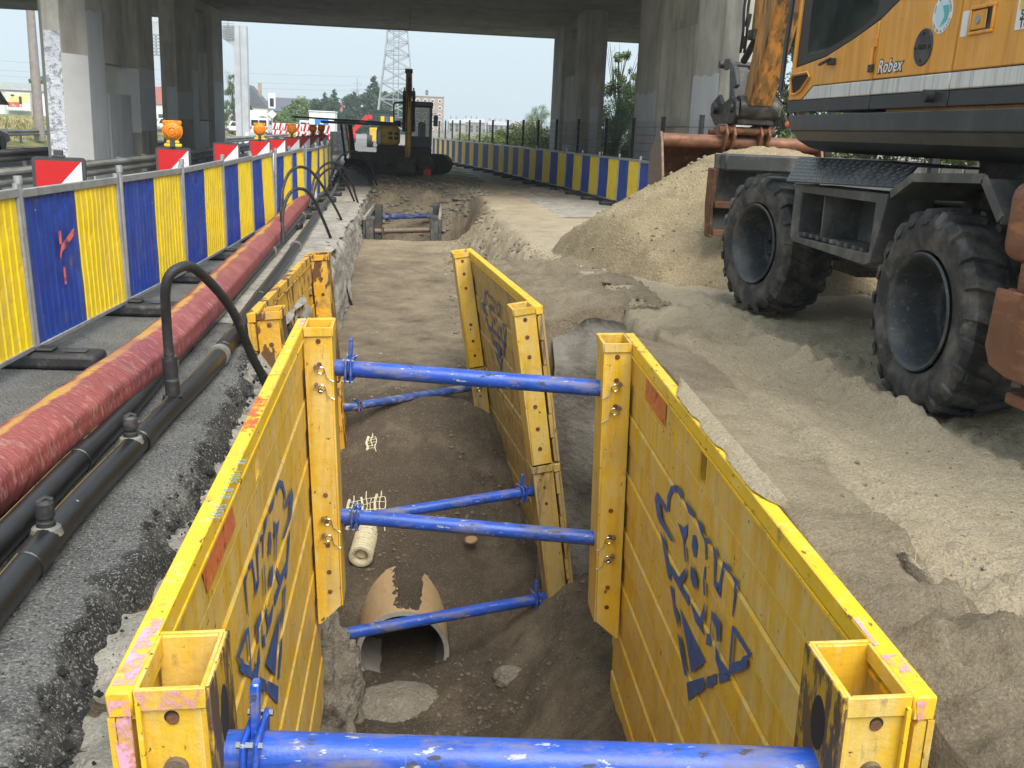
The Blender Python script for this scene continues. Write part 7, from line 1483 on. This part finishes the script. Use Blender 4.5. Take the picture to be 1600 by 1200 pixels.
for k, (x, y, s_) in enumerate(((9.2, 23.0, 0.62), (11.2, 24.5, 0.85), (13.2, 22.0, 0.8), (15.5, 25, 0.9), (18.5, 27, 0.95), (8.9, 27.5, 0.5))):
    tree(tD, x, y, -0.1, s_, k * 1.3, 'dense green tree behind the wheeled excavator, %s from the left' % ordn(k), 'green trees behind the wheeled excavator')
tree(tD, 9.7, 46.2, -0.1, 0.52, 2.2, 'full green bush filling the gap between the two right piers')
tree(tD, 9.0, 43.5, -0.3, 0.36, 0.4, 'lower green bush in front of the twiggy tree')
tree(tD, 10.3, 80, -0.1, 0.5, 0.9, 'rounded tree beyond the far right pier')
sh_ = make_tree(2.2, 1.3, 3600, 0.055, 'leaf_light', 206, 'round'); sh_.name = 'shrub'
for k, (x, y, s_) in enumerate(((4.6, 51, 0.85), (5.6, 49, 1.0), (6.4, 46.5, 0.95), (7.0, 44.0, 0.8), (5.2, 55, 0.8), (4.2, 60, 0.7), (7.4, 31.8, 0.6), (8.2, 31.2, 0.65), (9.0, 32.5, 0.7), (6.3, 52, 0.9), (7.2, 48, 0.8), (3.6, 66, 0.7))):
    o = tree(sh_, x, y, -0.1, s_, k * 0.9, 'light green shrub behind the mesh fence, %s of the row' % ordn(k), 'shrubs behind the mesh fence'); o['category'] = 'shrub'
tree(tC, -50, 152, 0.2, 0.85, 0.2, 'dark round tree showing above the warehouse roof, left'); tree(tC, -54, 154, 0.2, 0.9, 1.2, 'second dark tree behind the warehouse roof')
for k in range(5):
    o = tree(sh_, -38 - k * 1.9, 90 + k * 4, 0.9, 0.9, k, 'dark bush at the foot of the warehouse, %s from the right' % ordn(k), 'bushes along the warehouse'); o['category'] = 'shrub'
# rank grass by the board fence and the verge
blades('tall_grass', 1500, lambda rr: (rr.uniform(6.6, 8.6), rr.uniform(10.5, 20), 0.0), 'grass', 83, h=(0.3, 0.9), w=0.008)
blades('tall_grass', 2600, lambda rr: (rr.uniform(6.3, 9.5), rr.uniform(26, 48), 0.0), 'leaf_light', 84, h=(0.2, 0.7), w=0.012)
blades('verge_grass', 6000, lambda rr: (lambda x, y: (x, y, float(np.interp(-x, [18, 18.6, 20, 24, 30, 40], [-0.04, 0.12, 0.35, 0.75, 1.0, 1.1]))))(rr.uniform(-30, -18.8), rr.uniform(40, 110)), 'straw', 85, h=(0.2, 0.6), w=0.02)

# ================================================================== HAZE
hm = bpy.data.materials.new('haze'); hm.use_nodes = True; hn = hm.node_tree; hn.nodes.remove(hn.nodes['Principled BSDF'])
pv = hn.nodes.new('ShaderNodeVolumePrincipled'); pv.inputs['Color'].default_value = (0.80, 0.88, 0.94, 1); pv.inputs['Density'].default_value = 0.0008; pv.inputs['Anisotropy'].default_value = 0.2
hn.links.new(pv.outputs[0], hn.nodes['Material Output'].inputs['Volume']); Mt['haze'] = hm
b = MB(); b.box2((-130, -35, -4), (130, 560, 42)); tag(b.build('haze', 'haze'), kind='stuff')
